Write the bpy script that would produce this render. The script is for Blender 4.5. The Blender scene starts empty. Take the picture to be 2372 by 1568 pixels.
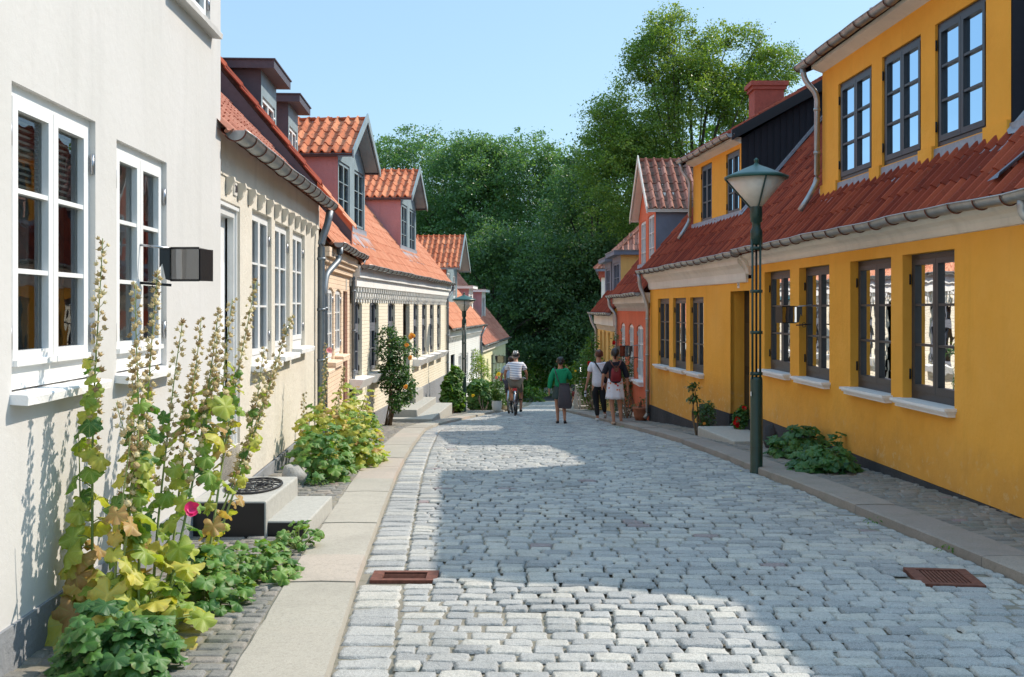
import bpy, bmesh, math, random
import numpy as np
from mathutils import Vector, Matrix, noise
R = math.radians
random.seed(7); RNG = np.random.default_rng(11)
scene = bpy.context.scene
col = scene.collection
EYE = 1.68            # eye height above the paving under the camera; everything below is built relative to the eye, then lifted
# ---------------------------------------------------------------- camera, sky, sun, exposure
FP, CX, HY = 2400.0, 1186.0, 715.0
cam = bpy.data.cameras.new('camera'); camo = bpy.data.objects.new('camera', cam); col.objects.link(camo)
camo.location = (0, 0, EYE); camo.rotation_euler = (R(90), 0, 0)
cam.sensor_width = 36; cam.lens = 36*FP/2372; cam.shift_y = -(784-HY)/2372
cam.clip_end = 2000; scene.camera = camo
SUN_AZ, SUN_EL = R(61.5), R(44.0)
w = bpy.data.worlds.new('World'); scene.world = w; w.use_nodes = True
nt = w.node_tree; nt.nodes.clear()
sky = nt.nodes.new('ShaderNodeTexSky'); sky.sky_type = 'NISHITA'; sky.sun_disc = False
sky.sun_elevation = SUN_EL; sky.sun_rotation = SUN_AZ
sky.air_density = 1.1; sky.dust_density = 0.8; sky.ozone_density = 2.0
bg = nt.nodes.new('ShaderNodeBackground'); bg.inputs[1].default_value = 0.15
out = nt.nodes.new('ShaderNodeOutputWorld')
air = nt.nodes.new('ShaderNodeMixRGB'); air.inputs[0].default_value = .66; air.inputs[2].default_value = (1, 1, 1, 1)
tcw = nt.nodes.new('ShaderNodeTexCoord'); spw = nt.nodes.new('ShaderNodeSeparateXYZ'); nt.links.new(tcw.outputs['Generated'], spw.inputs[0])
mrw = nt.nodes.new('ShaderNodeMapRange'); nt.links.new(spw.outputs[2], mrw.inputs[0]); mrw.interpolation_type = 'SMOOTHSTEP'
for i_, v_ in zip((1, 2, 3, 4), (.28, .9, 1.0, 2.1)): mrw.inputs[i_].default_value = v_     # overhead sky brightened above the view as added fill, clear blue low down
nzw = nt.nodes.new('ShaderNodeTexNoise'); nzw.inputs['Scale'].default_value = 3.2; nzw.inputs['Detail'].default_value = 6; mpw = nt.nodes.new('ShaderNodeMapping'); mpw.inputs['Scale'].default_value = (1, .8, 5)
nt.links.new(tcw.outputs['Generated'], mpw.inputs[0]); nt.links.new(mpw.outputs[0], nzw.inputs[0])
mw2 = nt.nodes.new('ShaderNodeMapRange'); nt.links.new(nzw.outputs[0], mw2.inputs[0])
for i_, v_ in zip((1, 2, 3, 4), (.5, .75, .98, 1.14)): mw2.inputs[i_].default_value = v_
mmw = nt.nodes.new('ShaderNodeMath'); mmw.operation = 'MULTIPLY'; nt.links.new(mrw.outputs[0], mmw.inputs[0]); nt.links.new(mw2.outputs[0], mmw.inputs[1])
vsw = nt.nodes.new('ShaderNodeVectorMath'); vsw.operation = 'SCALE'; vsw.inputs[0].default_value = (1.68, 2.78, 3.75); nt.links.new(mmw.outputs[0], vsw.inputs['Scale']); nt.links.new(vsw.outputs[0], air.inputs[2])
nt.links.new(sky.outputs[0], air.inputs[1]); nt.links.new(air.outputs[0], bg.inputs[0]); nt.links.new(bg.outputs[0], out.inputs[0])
sl = bpy.data.lights.new('sun', 'SUN'); sl.energy = 3.15; sl.angle = R(0.53); sl.color = (1, .90, .765)
so = bpy.data.objects.new('sun', sl); col.objects.link(so); so.location = (20, 10, 30)
sd = Vector((math.sin(SUN_AZ)*math.cos(SUN_EL), math.cos(SUN_AZ)*math.cos(SUN_EL), math.sin(SUN_EL)))
so.rotation_euler = (-sd).to_track_quat('-Z', 'Y').to_euler()
scene.view_settings.view_transform = 'Standard'; scene.view_settings.look = 'None'
scene.view_settings.exposure = 0.71; scene.view_settings.gamma = 1
scene.render.engine = 'CYCLES'
scene.cycles.use_denoising = True
scene.cycles.max_bounces = 8; scene.cycles.transparent_max_bounces = 12
scene.cycles.caustics_reflective = False; scene.cycles.caustics_refractive = False

# ---------------------------------------------------------------- materials
MATS = {}
def newmat(name):
    m = bpy.data.materials.new(name); m.use_nodes = True; m.node_tree.nodes.clear()
    o = m.node_tree.nodes.new('ShaderNodeOutputMaterial'); MATS[name] = m
    return m, m.node_tree, o
def N(t, kind, **kw):
    n = t.nodes.new(kind)
    for k, v in kw.items():
        if k in ('operation', 'blend_type', 'data_type', 'attribute_name', 'wave_type', 'feature', 'distance', 'noise_dimensions', 'bands_direction', 'offset', 'squash'): setattr(n, k, v)
        else: n.inputs[k.replace('_', ' ')].default_value = v
    return n
def ramp(t, fac, stops):
    n = t.nodes.new('ShaderNodeValToRGB'); e = n.color_ramp.elements
    while len(e) < len(stops): e.new(0.5)
    for i, (p, c) in enumerate(stops):
        e[i].position = p; e[i].color = (*c, 1) if len(c) == 3 else c
    t.links.new(fac, n.inputs[0]); return n.outputs[0]
def coords(t):
    g = t.nodes.new('ShaderNodeNewGeometry'); return g.outputs['Position']
def mixc(t, f, a, b, bt='MIX'):
    n = t.nodes.new('ShaderNodeMixRGB'); n.blend_type = bt
    for s, v in ((n.inputs[0], f), (n.inputs[1], a), (n.inputs[2], b)):
        if hasattr(v, 'links'): t.links.new(v, s)
        elif isinstance(v, (int, float)): s.default_value = v
        else: s.default_value = (*v, 1)
    return n.outputs[0]
def nz(t, vec, scale, detail=4, rough=.55, sc=None, dist=0):
    n = t.nodes.new('ShaderNodeTexNoise'); n.inputs['Scale'].default_value = scale
    n.inputs['Detail'].default_value = detail; n.inputs['Roughness'].default_value = rough; n.inputs['Distortion'].default_value = dist
    if sc:
        m = t.nodes.new('ShaderNodeMapping'); m.inputs['Scale'].default_value = sc; t.links.new(vec, m.inputs[0]); vec = m.outputs[0]
    t.links.new(vec, n.inputs[0]); return n.outputs['Fac']
def mr(t, v, a, b, c, d):
    n = t.nodes.new('ShaderNodeMapRange'); t.links.new(v, n.inputs[0])
    for i, x in zip((1, 2, 3, 4), (a, b, c, d)): n.inputs[i].default_value = x
    return n.outputs[0]
def mth(t, op, a, b=0.0):
    n = t.nodes.new('ShaderNodeMath'); n.operation = op
    for s, v in ((n.inputs[0], a), (n.inputs[1], b)):
        if hasattr(v, 'links'): t.links.new(v, s)
        else: s.default_value = v
    return n.outputs[0]
def bump(t, h, dist, strength=1.0):
    n = t.nodes.new('ShaderNodeBump'); n.inputs['Distance'].default_value = dist; n.inputs['Strength'].default_value = strength
    t.links.new(h, n.inputs['Height']); return n.outputs[0]
def princ(t, o, colr, rough=.8, bmp=None, metal=0, spec=.5, ior=None):
    b = t.nodes.new('ShaderNodeBsdfPrincipled')
    if hasattr(colr, 'links'): t.links.new(colr, b.inputs['Base Color'])
    else: b.inputs['Base Color'].default_value = (*colr, 1)
    if hasattr(rough, 'links'): t.links.new(rough, b.inputs['Roughness'])
    else: b.inputs['Roughness'].default_value = rough
    b.inputs['Metallic'].default_value = metal; b.inputs['Specular IOR Level'].default_value = spec
    if bmp is not None: t.links.new(bmp, b.inputs['Normal'])
    t.links.new(b.outputs[0], o.inputs[0]); return b
def attr(t):
    a = t.nodes.new('ShaderNodeAttribute'); a.attribute_name = 'rnd'
    s = t.nodes.new('ShaderNodeSeparateColor'); t.links.new(a.outputs['Color'], s.inputs[0])
    return s.outputs[0], s.outputs[1], s.outputs[2]

def plaster(name, c, dirt=.12, fine=.0025, c2=None, streak=.1, brick=False):
    m, t, o = newmat(name); p = coords(t)
    big = nz(t, p, .9, 5, .6); med = nz(t, p, 5, 5, .6)
    st = nz(t, p, 1.6, 4, .6, sc=(3.2, 3.2, .35))
    c2 = c2 or tuple(x*(1-dirt*1.6) for x in c)
    k = mixc(t, mr(t, big, .35, .7, 0, 1), c, c2)
    k = mixc(t, mth(t, 'MULTIPLY', mr(t, st, .52, .75, 0, 1), streak*5), k, tuple(x*.72 for x in c))
    k = mixc(t, mth(t, 'MULTIPLY', mr(t, med, .45, .8, 0, 1), dirt*1.5), k, tuple(x*.82 for x in c))
    if name == 'ochre_plaster':   # splash dirt, rubbed patches and pale scuffs low on the wall
        sz = t.nodes.new('ShaderNodeSeparateXYZ'); t.links.new(p, sz.inputs[0]); low = mr(t, mth(t, 'ADD', sz.outputs[2], mth(t, 'MULTIPLY', nz(t, p, 2.2, 5, .65), .9)), .35, .95, 1, 0)
        k = mixc(t, mth(t, 'MULTIPLY', low, .42), k, (.42, .24, .09))
        k = mixc(t, mth(t, 'MULTIPLY', mth(t, 'MULTIPLY', low, mr(t, nz(t, p, 9, 6, .75), .56, .62, 0, 1)), .5), k, (.72, .52, .27))
        k = mixc(t, mth(t, 'MULTIPLY', mr(t, nz(t, p, .55, 6, .6), .48, .66, 0, 1), .35), k, (.90, .47, .11))
    f = nz(t, p, 160, 3, .7); f2 = nz(t, p, 14, 4, .6)
    h = mth(t, 'ADD', mth(t, 'MULTIPLY', f, .35), f2)
    nrm = bump(t, h, fine*2.2)
    if brick:
        s = t.nodes.new('ShaderNodeSeparateXYZ'); t.links.new(p, s.inputs[0])
        cb = t.nodes.new('ShaderNodeCombineXYZ'); t.links.new(s.outputs[1], cb.inputs[0]); t.links.new(s.outputs[2], cb.inputs[1])
        b = t.nodes.new('ShaderNodeTexBrick'); t.links.new(cb.outputs[0], b.inputs[0])
        b.inputs['Scale'].default_value = 1; b.inputs['Brick Width'].default_value = .24; b.inputs['Row Height'].default_value = .075
        b.inputs['Mortar Size'].default_value = .008; b.inputs['Mortar Smooth'].default_value = .6
        inv = mth(t, 'SUBTRACT', 1.0, b.outputs['Fac'])
        n2 = t.nodes.new('ShaderNodeBump'); n2.inputs['Distance'].default_value = .006; t.links.new(inv, n2.inputs['Height']); t.links.new(nrm, n2.inputs['Normal'])
        nrm = n2.outputs[0]
        k = mixc(t, mth(t, 'MULTIPLY', b.outputs['Fac'], .3), k, tuple(x*.8 for x in c))
    princ(t, o, k, .92, nrm, spec=.2)
    return m
def plain(name, c, rough=.5, metal=0, var=.12, scale=9, bmp=.0008, spec=.5):
    m, t, o = newmat(name); p = coords(t)
    f = nz(t, p, scale, 5, .6)
    k = mixc(t, mr(t, f, .35, .7, 0, 1), c, tuple(x*(1-var) for x in c))
    princ(t, o, k, rough, bump(t, nz(t, p, 60, 3), bmp), metal, spec)
    return m
def stone(name, ca, cb, cc, speck=.5, rough=.85, bscale=1, moss=None, sheen=.3):
    """granite: per-stone colour from the rnd attribute, mineral speckle, chipped bump"""
    m, t, o = newmat(name); p = coords(t); r, g, b = attr(t)
    k = ramp(t, r, [(0, ca), (.5, cb), (.9, cc), (.99, cc), (1, (.27, .19, .19))])
    sp = nz(t, p, 260, 2, .8); sp2 = nz(t, p, 32, 4, .7)
    k = mixc(t, mr(t, sp, .52, .66, 0, speck), k, tuple(min(1, x*1.45) for x in cb))
    k = mixc(t, mr(t, sp, .46, .34, 0, speck), k, tuple(x*.55 for x in ca))
    k = mixc(t, mr(t, sp2, .45, .75, 0, .35), k, tuple(x*.66 for x in ca))
    k = mixc(t, mr(t, nz(t, p, 1.3, 6, .65), .48, .68, 0, .38), k, tuple(x*.72 for x in ca))
    k = mixc(t, mr(t, nz(t, p, 75, 3, .7), .52, .70, 0, .45), k, tuple(x*.5 for x in ca))
    if moss: k = mixc(t, mth(t, 'MULTIPLY', mr(t, nz(t, p, 2.5, 5), .5, .75, 0, 1), moss), k, (.07, .09, .03))
    h = mth(t, 'ADD', mth(t, 'MULTIPLY', sp2, 1.0), mth(t, 'MULTIPLY', nz(t, p, 120, 3, .7), .4))
    princ(t, o, k, rough, bump(t, h, .006*bscale), spec=sheen)
    return m
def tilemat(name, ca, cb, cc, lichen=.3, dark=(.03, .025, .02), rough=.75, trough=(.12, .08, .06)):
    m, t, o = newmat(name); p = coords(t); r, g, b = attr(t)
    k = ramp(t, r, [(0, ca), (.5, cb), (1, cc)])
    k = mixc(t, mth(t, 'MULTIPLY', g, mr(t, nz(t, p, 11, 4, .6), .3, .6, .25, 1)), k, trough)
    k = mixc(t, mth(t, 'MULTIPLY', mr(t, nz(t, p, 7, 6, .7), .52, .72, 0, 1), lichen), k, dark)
    k = mixc(t, mth(t, 'MULTIPLY', mr(t, nz(t, p, 38, 4, .7), .6, .75, 0, 1), lichen*.8), k, (.3, .29, .24))
    princ(t, o, k, .9, bump(t, nz(t, p, 70, 4, .7), .003), spec=.15)
    return m
def leafmat(name, stops, trans=.35, vein=None, rough=.5):
    m, t, o = newmat(name); r, u, v = attr(t); p = coords(t)
    k = ramp(t, r, stops)
    if vein:
        a = mth(t, 'ARCTAN2', mth(t, 'SUBTRACT', v, .5), mth(t, 'SUBTRACT', u, .5))
        rad = mth(t, 'POWER', mth(t, 'ADD', mth(t, 'POWER', mth(t, 'SUBTRACT', u, .5), 2.0), mth(t, 'POWER', mth(t, 'SUBTRACT', v, .5), 2.0)), .5)
        main = mth(t, 'POWER', mth(t, 'ABSOLUTE', mth(t, 'COSINE', mth(t, 'MULTIPLY', a, 3.5))), 60.0)
        wob = mth(t, 'SINE', mth(t, 'ADD', mth(t, 'MULTIPLY', rad, 75.0), mth(t, 'MULTIPLY', mth(t, 'ABSOLUTE', mth(t, 'SINE', mth(t, 'MULTIPLY', a, 3.5))), 9.0)))
        sec = mth(t, 'MULTIPLY', mr(t, wob, .75, 1, 0, 1), .5)
        vv = mth(t, 'MINIMUM', mth(t, 'ADD', main, sec), 1.0)
        k = mixc(t, mth(t, 'MULTIPLY', vv, .5), k, vein)
        blot = nz(t, p, 30, 4, .7)
        edge = mth(t, 'MULTIPLY', mr(t, rad, .3, .48, 0, 1), mr(t, blot, .45, .62, 0, 1))
        k = mixc(t, mth(t, 'MULTIPLY', edge, mr(t, r, .35, .8, 0, .8)), k, (.3, .16, .05))
        k = mixc(t, mr(t, nz(t, p, 14, 4), .5, .7, 0, .4), k, mixc(t, 1.0, k, (.45, .75, .4), 'MULTIPLY'))
    d = t.nodes.new('ShaderNodeBsdfPrincipled'); d.inputs['Roughness'].default_value = rough; d.inputs['Specular IOR Level'].default_value = .45
    t.links.new(k, d.inputs['Base Color'])
    tr = t.nodes.new('ShaderNodeBsdfTranslucent'); t.links.new(mixc(t, 1.0, k, (1.25, 1.3, .5), 'MULTIPLY'), tr.inputs[0])
    mx = t.nodes.new('ShaderNodeMixShader'); mx.inputs[0].default_value = trans
    t.links.new(d.outputs[0], mx.inputs[1]); t.links.new(tr.outputs[0], mx.inputs[2]); t.links.new(mx.outputs[0], o.inputs[0])  # thin near-black plate over the near end of each step
    return m
def glassmat(name, ior=1.75, tint=(.75, .8, .78), wav=.0):
    m, t, o = newmat(name); p = coords(t)
    f = t.nodes.new('ShaderNodeFresnel'); f.inputs[0].default_value = ior
    g = t.nodes.new('ShaderNodeBsdfGlossy'); g.inputs['Roughness'].default_value = .006; g.inputs[0].default_value = (.58, .76, .94, 1) if 'sky' in name else (.95, .97, 1, 1)
    bm = bump(t, nz(t, p, 3.0, 2), (.0012+wav)); t.links.new(bm, g.inputs['Normal'])
    tr = t.nodes.new('ShaderNodeBsdfTransparent'); tr.inputs[0].default_value = (*tint, 1)
    mx = t.nodes.new('ShaderNodeMixShader'); t.links.new(f.outputs[0], mx.inputs[0])
    t.links.new(tr.outputs[0], mx.inputs[1]); t.links.new(g.outputs[0], mx.inputs[2]); t.links.new(mx.outputs[0], o.inputs[0])
    return m

plaster('white_plaster', (.595, .578, .56), .07, .0014, c2=(.56, .545, .52), streak=.05)
plaster('cream_grey_plaster', (.72, .665, .57), .10, .005)
plaster('peach_plaster', (.86, .66, .49), .08, .004, brick=True)
plaster('cream_brick', (.86, .78, .62), .05, .003, brick=True, streak=.03)
plaster('white_brick', (.80, .80, .77), .06, .003, brick=True)
plaster('pale_yellow_plaster', (.80, .77, .50), .06, .003)
plaster('ochre_plaster', (.88, .415, .06), .09, .004, c2=(.78, .35, .045), streak=.06)
plaster('red_plaster', (.74, .18, .09), .10, .004)
plaster('maize_plaster', (.78, .50, .17), .08, .004)
plaster('chalk_white', (.86, .85, .82), .06, .003)
plaster('cornice_white', (.80, .75, .66), .10, .004, streak=.1)
plaster('grey_plinth', (.30, .31, .33), .15, .006)
plaster('dark_plinth', (.075, .075, .08), .3, .010)
plaster('pink_plaster', (.50, .27, .27), .3, .005, c2=(.40, .22, .24), streak=.15)
plaster('purple_plaster', (.30, .17, .15), .4, .006)
plaster('salmon_plaster', (.56, .20, .12), .15, .004)
plaster('rough_brown', (.17, .10, .085), .6, .02)
plain('white_paint', (.82, .82, .81), .35, var=.05)
plain('sill_white', (.84, .83, .82), .6, var=.08, bmp=.003)
plain('grey_paint', (.17, .18, .21), .45, var=.1)
plain('dark_paint', (.030, .034, .042), .4, var=.15)
plain('black_paint', (.015, .015, .017), .35)
plain('black_boards', (.010, .010, .018), .75, var=.3)
plain('bluegrey_metal', (.27, .35, .38), .55, .05, var=.25, scale=3)
plain('dark_flashing', (.085, .075, .095), .55, .1, var=.2)
plain('brown_flashing', (.075, .03, .028), .6)
plain('blue_cheek', (.17, .20, .26), .6, .1, var=.3, scale=2)
plain('lead', (.32, .33, .37), .55, .35, var=.25, scale=14, bmp=.004)
plain('zinc', (.42, .43, .43), .42, .75, var=.35, scale=5)
plain('zinc_dark', (.22, .25, .28), .5, .6, var=.3, scale=5)
plain('gutter_brown', (.06, .03, .03), .5)
plain('green_paint', (.012, .045, .035), .35, var=.3)
plain('green_roof', (.012, .075, .058), .4, var=.2)
plain('rust', (.20, .075, .05), .8, .3, var=.5, scale=30, bmp=.003)
plain('iron', (.02, .02, .022), .6, .4)
plain('steel', (.4, .4, .42), .3, .9)
plain('door_dark', (.012, .014, .014), .5)
plain('interior', (.035, .03, .028), .9)
plain('interior_warm', (.30, .23, .18), .9)
plain('curtain', (.72, .68, .60), .9, var=.1)
plain('sheer', (.30, .32, .31), .9, var=.35, scale=4); plain('curtain_rose', (.42, .30, .26), .9)
plain('terracotta', (.42, .15, .08), .8, var=.3)
plain('pot_white', (.72, .72, .70), .4)
plain('pot_pale', (.62, .50, .36), .8)
plain('pot_black', (.03, .03, .03), .6)
plain('bark', (.08, .065, .05), .95, var=.5, scale=14, bmp=.02)
plain('cane', (.14, .09, .05), .8)
plain('soil', (.05, .04, .03), .95)
plain('step_stone', (.42, .41, .37), .85, var=.15, scale=20, bmp=.003)
plain('chimney_red', (.40, .09, .06), .85, var=.25, bmp=.01)
plain('number_plate', (.75, .72, .66), .4); plain('number_ink', (.08, .07, .08), .5)
plain('lamp_plastic', (.62, .56, .48), .3)
plain('asphalt', (.06, .06, .065), .9, var=.2, scale=20, bmp=.004)
glassmat('glass', 1.48); glassmat('glass_sky', 1.7, (.5, .55, .6)); glassmat('glass_left', 1.7, (.8, .84, .82)); glassmat('mirror_glass', 2.6, (.2, .24, .22))
stone('sett', (.27, .275, .275), (.42, .415, .40), (.54, .51, .45), speck=.85, bscale=1.6, moss=.12)
stone('sett_side', (.17, .165, .155), (.25, .24, .22), (.31, .27, .23), moss=.3)
stone('kerbstone', (.36, .33, .28), (.42, .39, .33), (.46, .38, .32), speck=.35, bscale=.35)
stone('kerbstone_grey', (.27, .235, .21), (.31, .27, .235), (.33, .29, .25), speck=.35, bscale=.4, moss=.25)
stone('boulder', (.3, .3, .29), (.36, .35, .33), (.4, .39, .36), bscale=2)
m_, t_, o_ = newmat('mortar'); p_ = coords(t_)
princ(t_, o_, mixc(t_, mr(t_, nz(t_, p_, 3, 6, .7), .4, .7, 0, 1), (.24, .215, .17), mixc(t_, mr(t_, nz(t_, p_, 9, 4), .52, .64, 0, .6), (.30, .27, .215), (.08, .10, .04))), .95, bump(t_, nz(t_, p_, 200, 3, .8), .006))
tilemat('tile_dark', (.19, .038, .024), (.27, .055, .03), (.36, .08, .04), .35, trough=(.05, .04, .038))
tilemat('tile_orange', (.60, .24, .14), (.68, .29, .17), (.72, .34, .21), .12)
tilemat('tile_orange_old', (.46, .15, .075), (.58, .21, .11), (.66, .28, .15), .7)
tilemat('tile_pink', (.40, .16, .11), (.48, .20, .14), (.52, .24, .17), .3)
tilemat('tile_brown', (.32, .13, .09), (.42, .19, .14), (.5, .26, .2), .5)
leafmat('holly_leaf', [(0, (.06, .17, .035)), (.35, (.20, .33, .05)), (.6, (.44, .48, .08)), (.88, (.66, .56, .11)), (1, (.5, .3, .12))], .42, vein=(.5, .55, .2))
leafmat('green_leaf', [(0, (.03, .11, .03)), (.5, (.07, .19, .04)), (1, (.17, .32, .05))], .35, vein=(.16, .25, .09))
leafmat('rose_leaf', [(0, (.025, .08, .02)), (.6, (.06, .15, .03)), (1, (.20, .29, .05))], .3, rough=.35)
leafmat('bright_leaf', [(0, (.05, .13, .02)), (.5, (.12, .24, .03)), (1, (.3, .36, .05))], .4)
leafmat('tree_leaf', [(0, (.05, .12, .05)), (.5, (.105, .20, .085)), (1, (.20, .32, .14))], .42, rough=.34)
leafmat('beech_leaf', [(0, (.065, .125, .03)), (.5, (.155, .24, .05)), (1, (.30, .35, .08))], .5, rough=.38)
leafmat('dark_leaf', [(0, (.04, .09, .045)), (.5, (.085, .165, .075)), (1, (.17, .27, .10))], .42)
leafmat('seed_head', [(0, (.28, .18, .08)), (.5, (.55, .42, .21)), (1, (.72, .62, .36))], .15, rough=.9)
leafmat('stem_green', [(0, (.12, .2, .05)), (.6, (.26, .32, .1)), (1, (.4, .38, .16))], .1)
leafmat('petal_pink', [(0, (.8, .25, .35)), (1, (.85, .5, .55))], .4)
leafmat('petal_magenta', [(0, (.6, .01, .12)), (1, (.8, .05, .25))], .3)
leafmat('petal_red', [(0, (.5, .008, .012)), (1, (.7, .02, .02))], .3)
leafmat('petal_orange', [(0, (.8, .35, .06)), (1, (.85, .5, .15))], .3)
leafmat('petal_yellow', [(0, (.85, .6, .05)), (1, (.85, .65, .1))], .3)
m_, t_, o_ = newmat('grass'); p_ = coords(t_)
princ(t_, o_, mixc(t_, nz(t_, p_, 2, 6, .7), (.05, .11, .018), (.11, .19, .03)), .9, bump(t_, nz(t_, p_, 30, 4, .8), .05))

# ---------------------------------------------------------------- mesh builder
class MB:
    def __init__(s): s.ch = []; s.mats = []
    def mi(s, m):
        if m not in s.mats: s.mats.append(m)
        return s.mats.index(m)
    def add(s, V, F, m, smooth=False, C=None):
        V = np.asarray(V, float).reshape(-1, 3)
        if isinstance(F, np.ndarray): F = [F]
        else:
            d = {}
            for f in F: d.setdefault(len(f), []).append(f)
            F = [np.array(x, int) for x in d.values()]
        if C is None: C = np.zeros((len(V), 3)); C[:, 0] = random.random()
        s.ch.append((V, F, s.mi(m), smooth, np.asarray(C, float)))
    def quad(s, a, b, c, d, m): s.add([a, b, c, d], [(0, 1, 2, 3)], m)
    def poly(s, pts, m): s.add(pts, [tuple(range(len(pts)))], m)
    def box(s, o, ax, ay, az, m, smooth=False):
        o, ax, ay, az = map(Vector, (o, ax, ay, az))
        V = [o, o+ax, o+ax+ay, o+ay, o+az, o+ax+az, o+ax+ay+az, o+ay+az]
        s.add(V, [(3, 2, 1, 0), (4, 5, 6, 7), (0, 1, 5, 4), (1, 2, 6, 5), (2, 3, 7, 6), (3, 0, 4, 7)], m, smooth)
    def abox(s, x0, x1, y0, y1, z0, z1, m): s.box((x0, y0, z0), (x1-x0, 0, 0), (0, y1-y0, 0), (0, 0, z1-z0), m)
    def prism(s, pts, e, m):
        n = len(pts); P = [Vector(p) for p in pts]; e = Vector(e)
        s.add(P+[p+e for p in P], [tuple(range(n))[::-1], tuple(range(n, 2*n))]+[(i, (i+1) % n, (i+1) % n+n, i+n) for i in range(n)], m)
    def tube(s, pts, r, m, n=8, cap=True, smooth=True, C=None, flat=1.0, half=None):
        P = [Vector(p) for p in pts]; k = len(P)
        rr = r if hasattr(r, '__len__') else [r]*k
        V = []; up = Vector((.013, .021, 1))
        for i, p in enumerate(P):
            d = (P[min(i+1, k-1)]-P[max(i-1, 0)]).normalized()
            a = d.cross(up)
            if a.length < .05: a = d.cross(Vector((1, 0.1, 0)))
            a.normalize(); b = a.cross(d).normalized()
            for j in range(n):
                t = 2*math.pi*j/n if half is None else -math.pi+math.pi*j/(n-1)
                V.append(p+a*math.cos(t)*rr[i]+b*math.sin(t)*rr[i]*flat)
        F = []
        for i in range(k-1):
            for j in range(n if half is None else n-1):
                q = (j+1) % n; F.append((i*n+j, i*n+q, (i+1)*n+q, (i+1)*n+j))
        if cap and half is None: F += [tuple(range(n))[::-1], tuple(range((k-1)*n, k*n))]
        s.add(V, F, m, smooth, None if C is None else np.tile(C, (len(V), 1)))
    def lathe(s, c, prof, m, n=20, smooth=True, sx=1, sy=1):
        c = Vector(c); V = []; F = []; k = len(prof)
        for r_, z in prof:
            for j in range(n):
                t = 2*math.pi*j/n; V.append((c.x+r_*math.cos(t)*sx, c.y+r_*math.sin(t)*sy, c.z+z))
        for i in range(k-1):
            for j in range(n): F.append((i*n+j, i*n+(j+1) % n, (i+1)*n+(j+1) % n, (i+1)*n+j))
        F += [tuple(range(n))[::-1], tuple(range((k-1)*n, k*n))]
        s.add(V, F, m, smooth)
    def blob(s, c, r_, m, n=12, k=8, jit=0):
        V = []; F = []; c = Vector(c)
        for i in range(k+1):
            a = math.pi*i/k
            for j in range(n):
                t = 2*math.pi*j/n; d = Vector((math.sin(a)*math.cos(t), math.sin(a)*math.sin(t), math.cos(a)))
                q = 1+jit*noise.noise(d*1.7+c*3)
                V.append((c.x+d.x*r_[0]*q, c.y+d.y*r_[1]*q, c.z+d.z*r_[2]*q))
        for i in range(k):
            for j in range(n): F.append((i*n+j, (i+1)*n+j, (i+1)*n+(j+1) % n, i*n+(j+1) % n))
        s.add(V, F, m, True)
    def build(s, name, root=None, loc=None, props=None):
        off = root.location if root is not None and root.type == 'EMPTY' else (Vector(root['o_']) if root is not None else (Vector(loc) if loc is not None else Vector((0, 0, 0))))
        me = bpy.data.meshes.new(name)
        nv = 0; Vs = []; L = []; S = []; MI = []; SM = []; Cs = []
        for V, F, mi, sm, C in s.ch:
            Vs.append(V); Cs.append(C)
            for f in F:
                L.append((f+nv).ravel()); S.append(np.full(len(f), f.shape[1])); MI.append(np.full(len(f), mi)); SM.append(np.full(len(f), sm))
            nv += len(V)
        V = np.concatenate(Vs) - np.array(off)[None]; L = np.concatenate(L); S = np.concatenate(S); C = np.concatenate(Cs)
        me.vertices.add(len(V)); me.vertices.foreach_set('co', V.ravel())
        me.loops.add(len(L)); me.loops.foreach_set('vertex_index', L.astype(np.int32))
        me.polygons.add(len(S)); me.polygons.foreach_set('loop_start', np.concatenate([[0], np.cumsum(S)[:-1]]).astype(np.int32))
        me.polygons.foreach_set('loop_total', S.astype(np.int32))
        me.polygons.foreach_set('material_index', np.concatenate(MI).astype(np.int32))
        me.polygons.foreach_set('use_smooth', np.concatenate(SM).astype(bool))
        a = me.color_attributes.new('rnd', 'FLOAT_COLOR', 'POINT')
        a.data.foreach_set('color', np.concatenate([C, np.ones((len(C), 1))], 1).ravel())
        for m in s.mats: me.materials.append(MATS[m])
        me.update(calc_edges=True); me.validate()
        o = bpy.data.objects.new(name, me); col.objects.link(o)
        o['o_'] = tuple(off)
        if root is not None: o.parent = root
        else: o.location = off
        return o
def thing(name, label, cat, loc=(0, 0, 0), group=None):
    o = bpy.data.objects.new(name, None); col.objects.link(o); o.location = loc; o.empty_display_size = .3
    return tag(o, label, cat, group)
def tag(o, label=None, cat=None, group=None, kind=None):
    if label: o['label'] = label
    if cat: o['category'] = cat
    if group: o['group'] = group
    if kind: o['kind'] = kind
    return o
def copy_tree(o, parent=None):
    c = o.copy(); col.objects.link(c)
    if parent is not None: c.parent = parent
    for ch in list(o.children): copy_tree(ch, c)
    return c
def struct(name, mb, loc=None): return tag(mb.build(name, loc=loc), kind='structure')
def scatter(mb, TV, TF, M, P, m, rnd, smooth=True, TC=None):
    """instance a template mesh by N rotation/scale matrices and positions into one mesh"""
    n = len(P)
    if n == 0: return
    V = np.einsum('nij,kj->nki', M, TV)+P[:, None, :]
    k = len(TV); C = np.zeros((n, k, 3)); C[..., 0] = np.asarray(rnd)[:, None]
    if TC is not None: C[..., 1:] = TC[None]
    F = []
    d = {}
    for f in TF: d.setdefault(len(f), []).append(f)
    for q in d.values():
        q = np.array(q); F.append((q[None]+(np.arange(n)*k)[:, None, None]).reshape(-1, q.shape[1]))
    V = V.reshape(-1, 3)
    s_ = (V, F, mb.mi(m), smooth, C.reshape(-1, 3)); mb.ch.append(s_)
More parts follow.
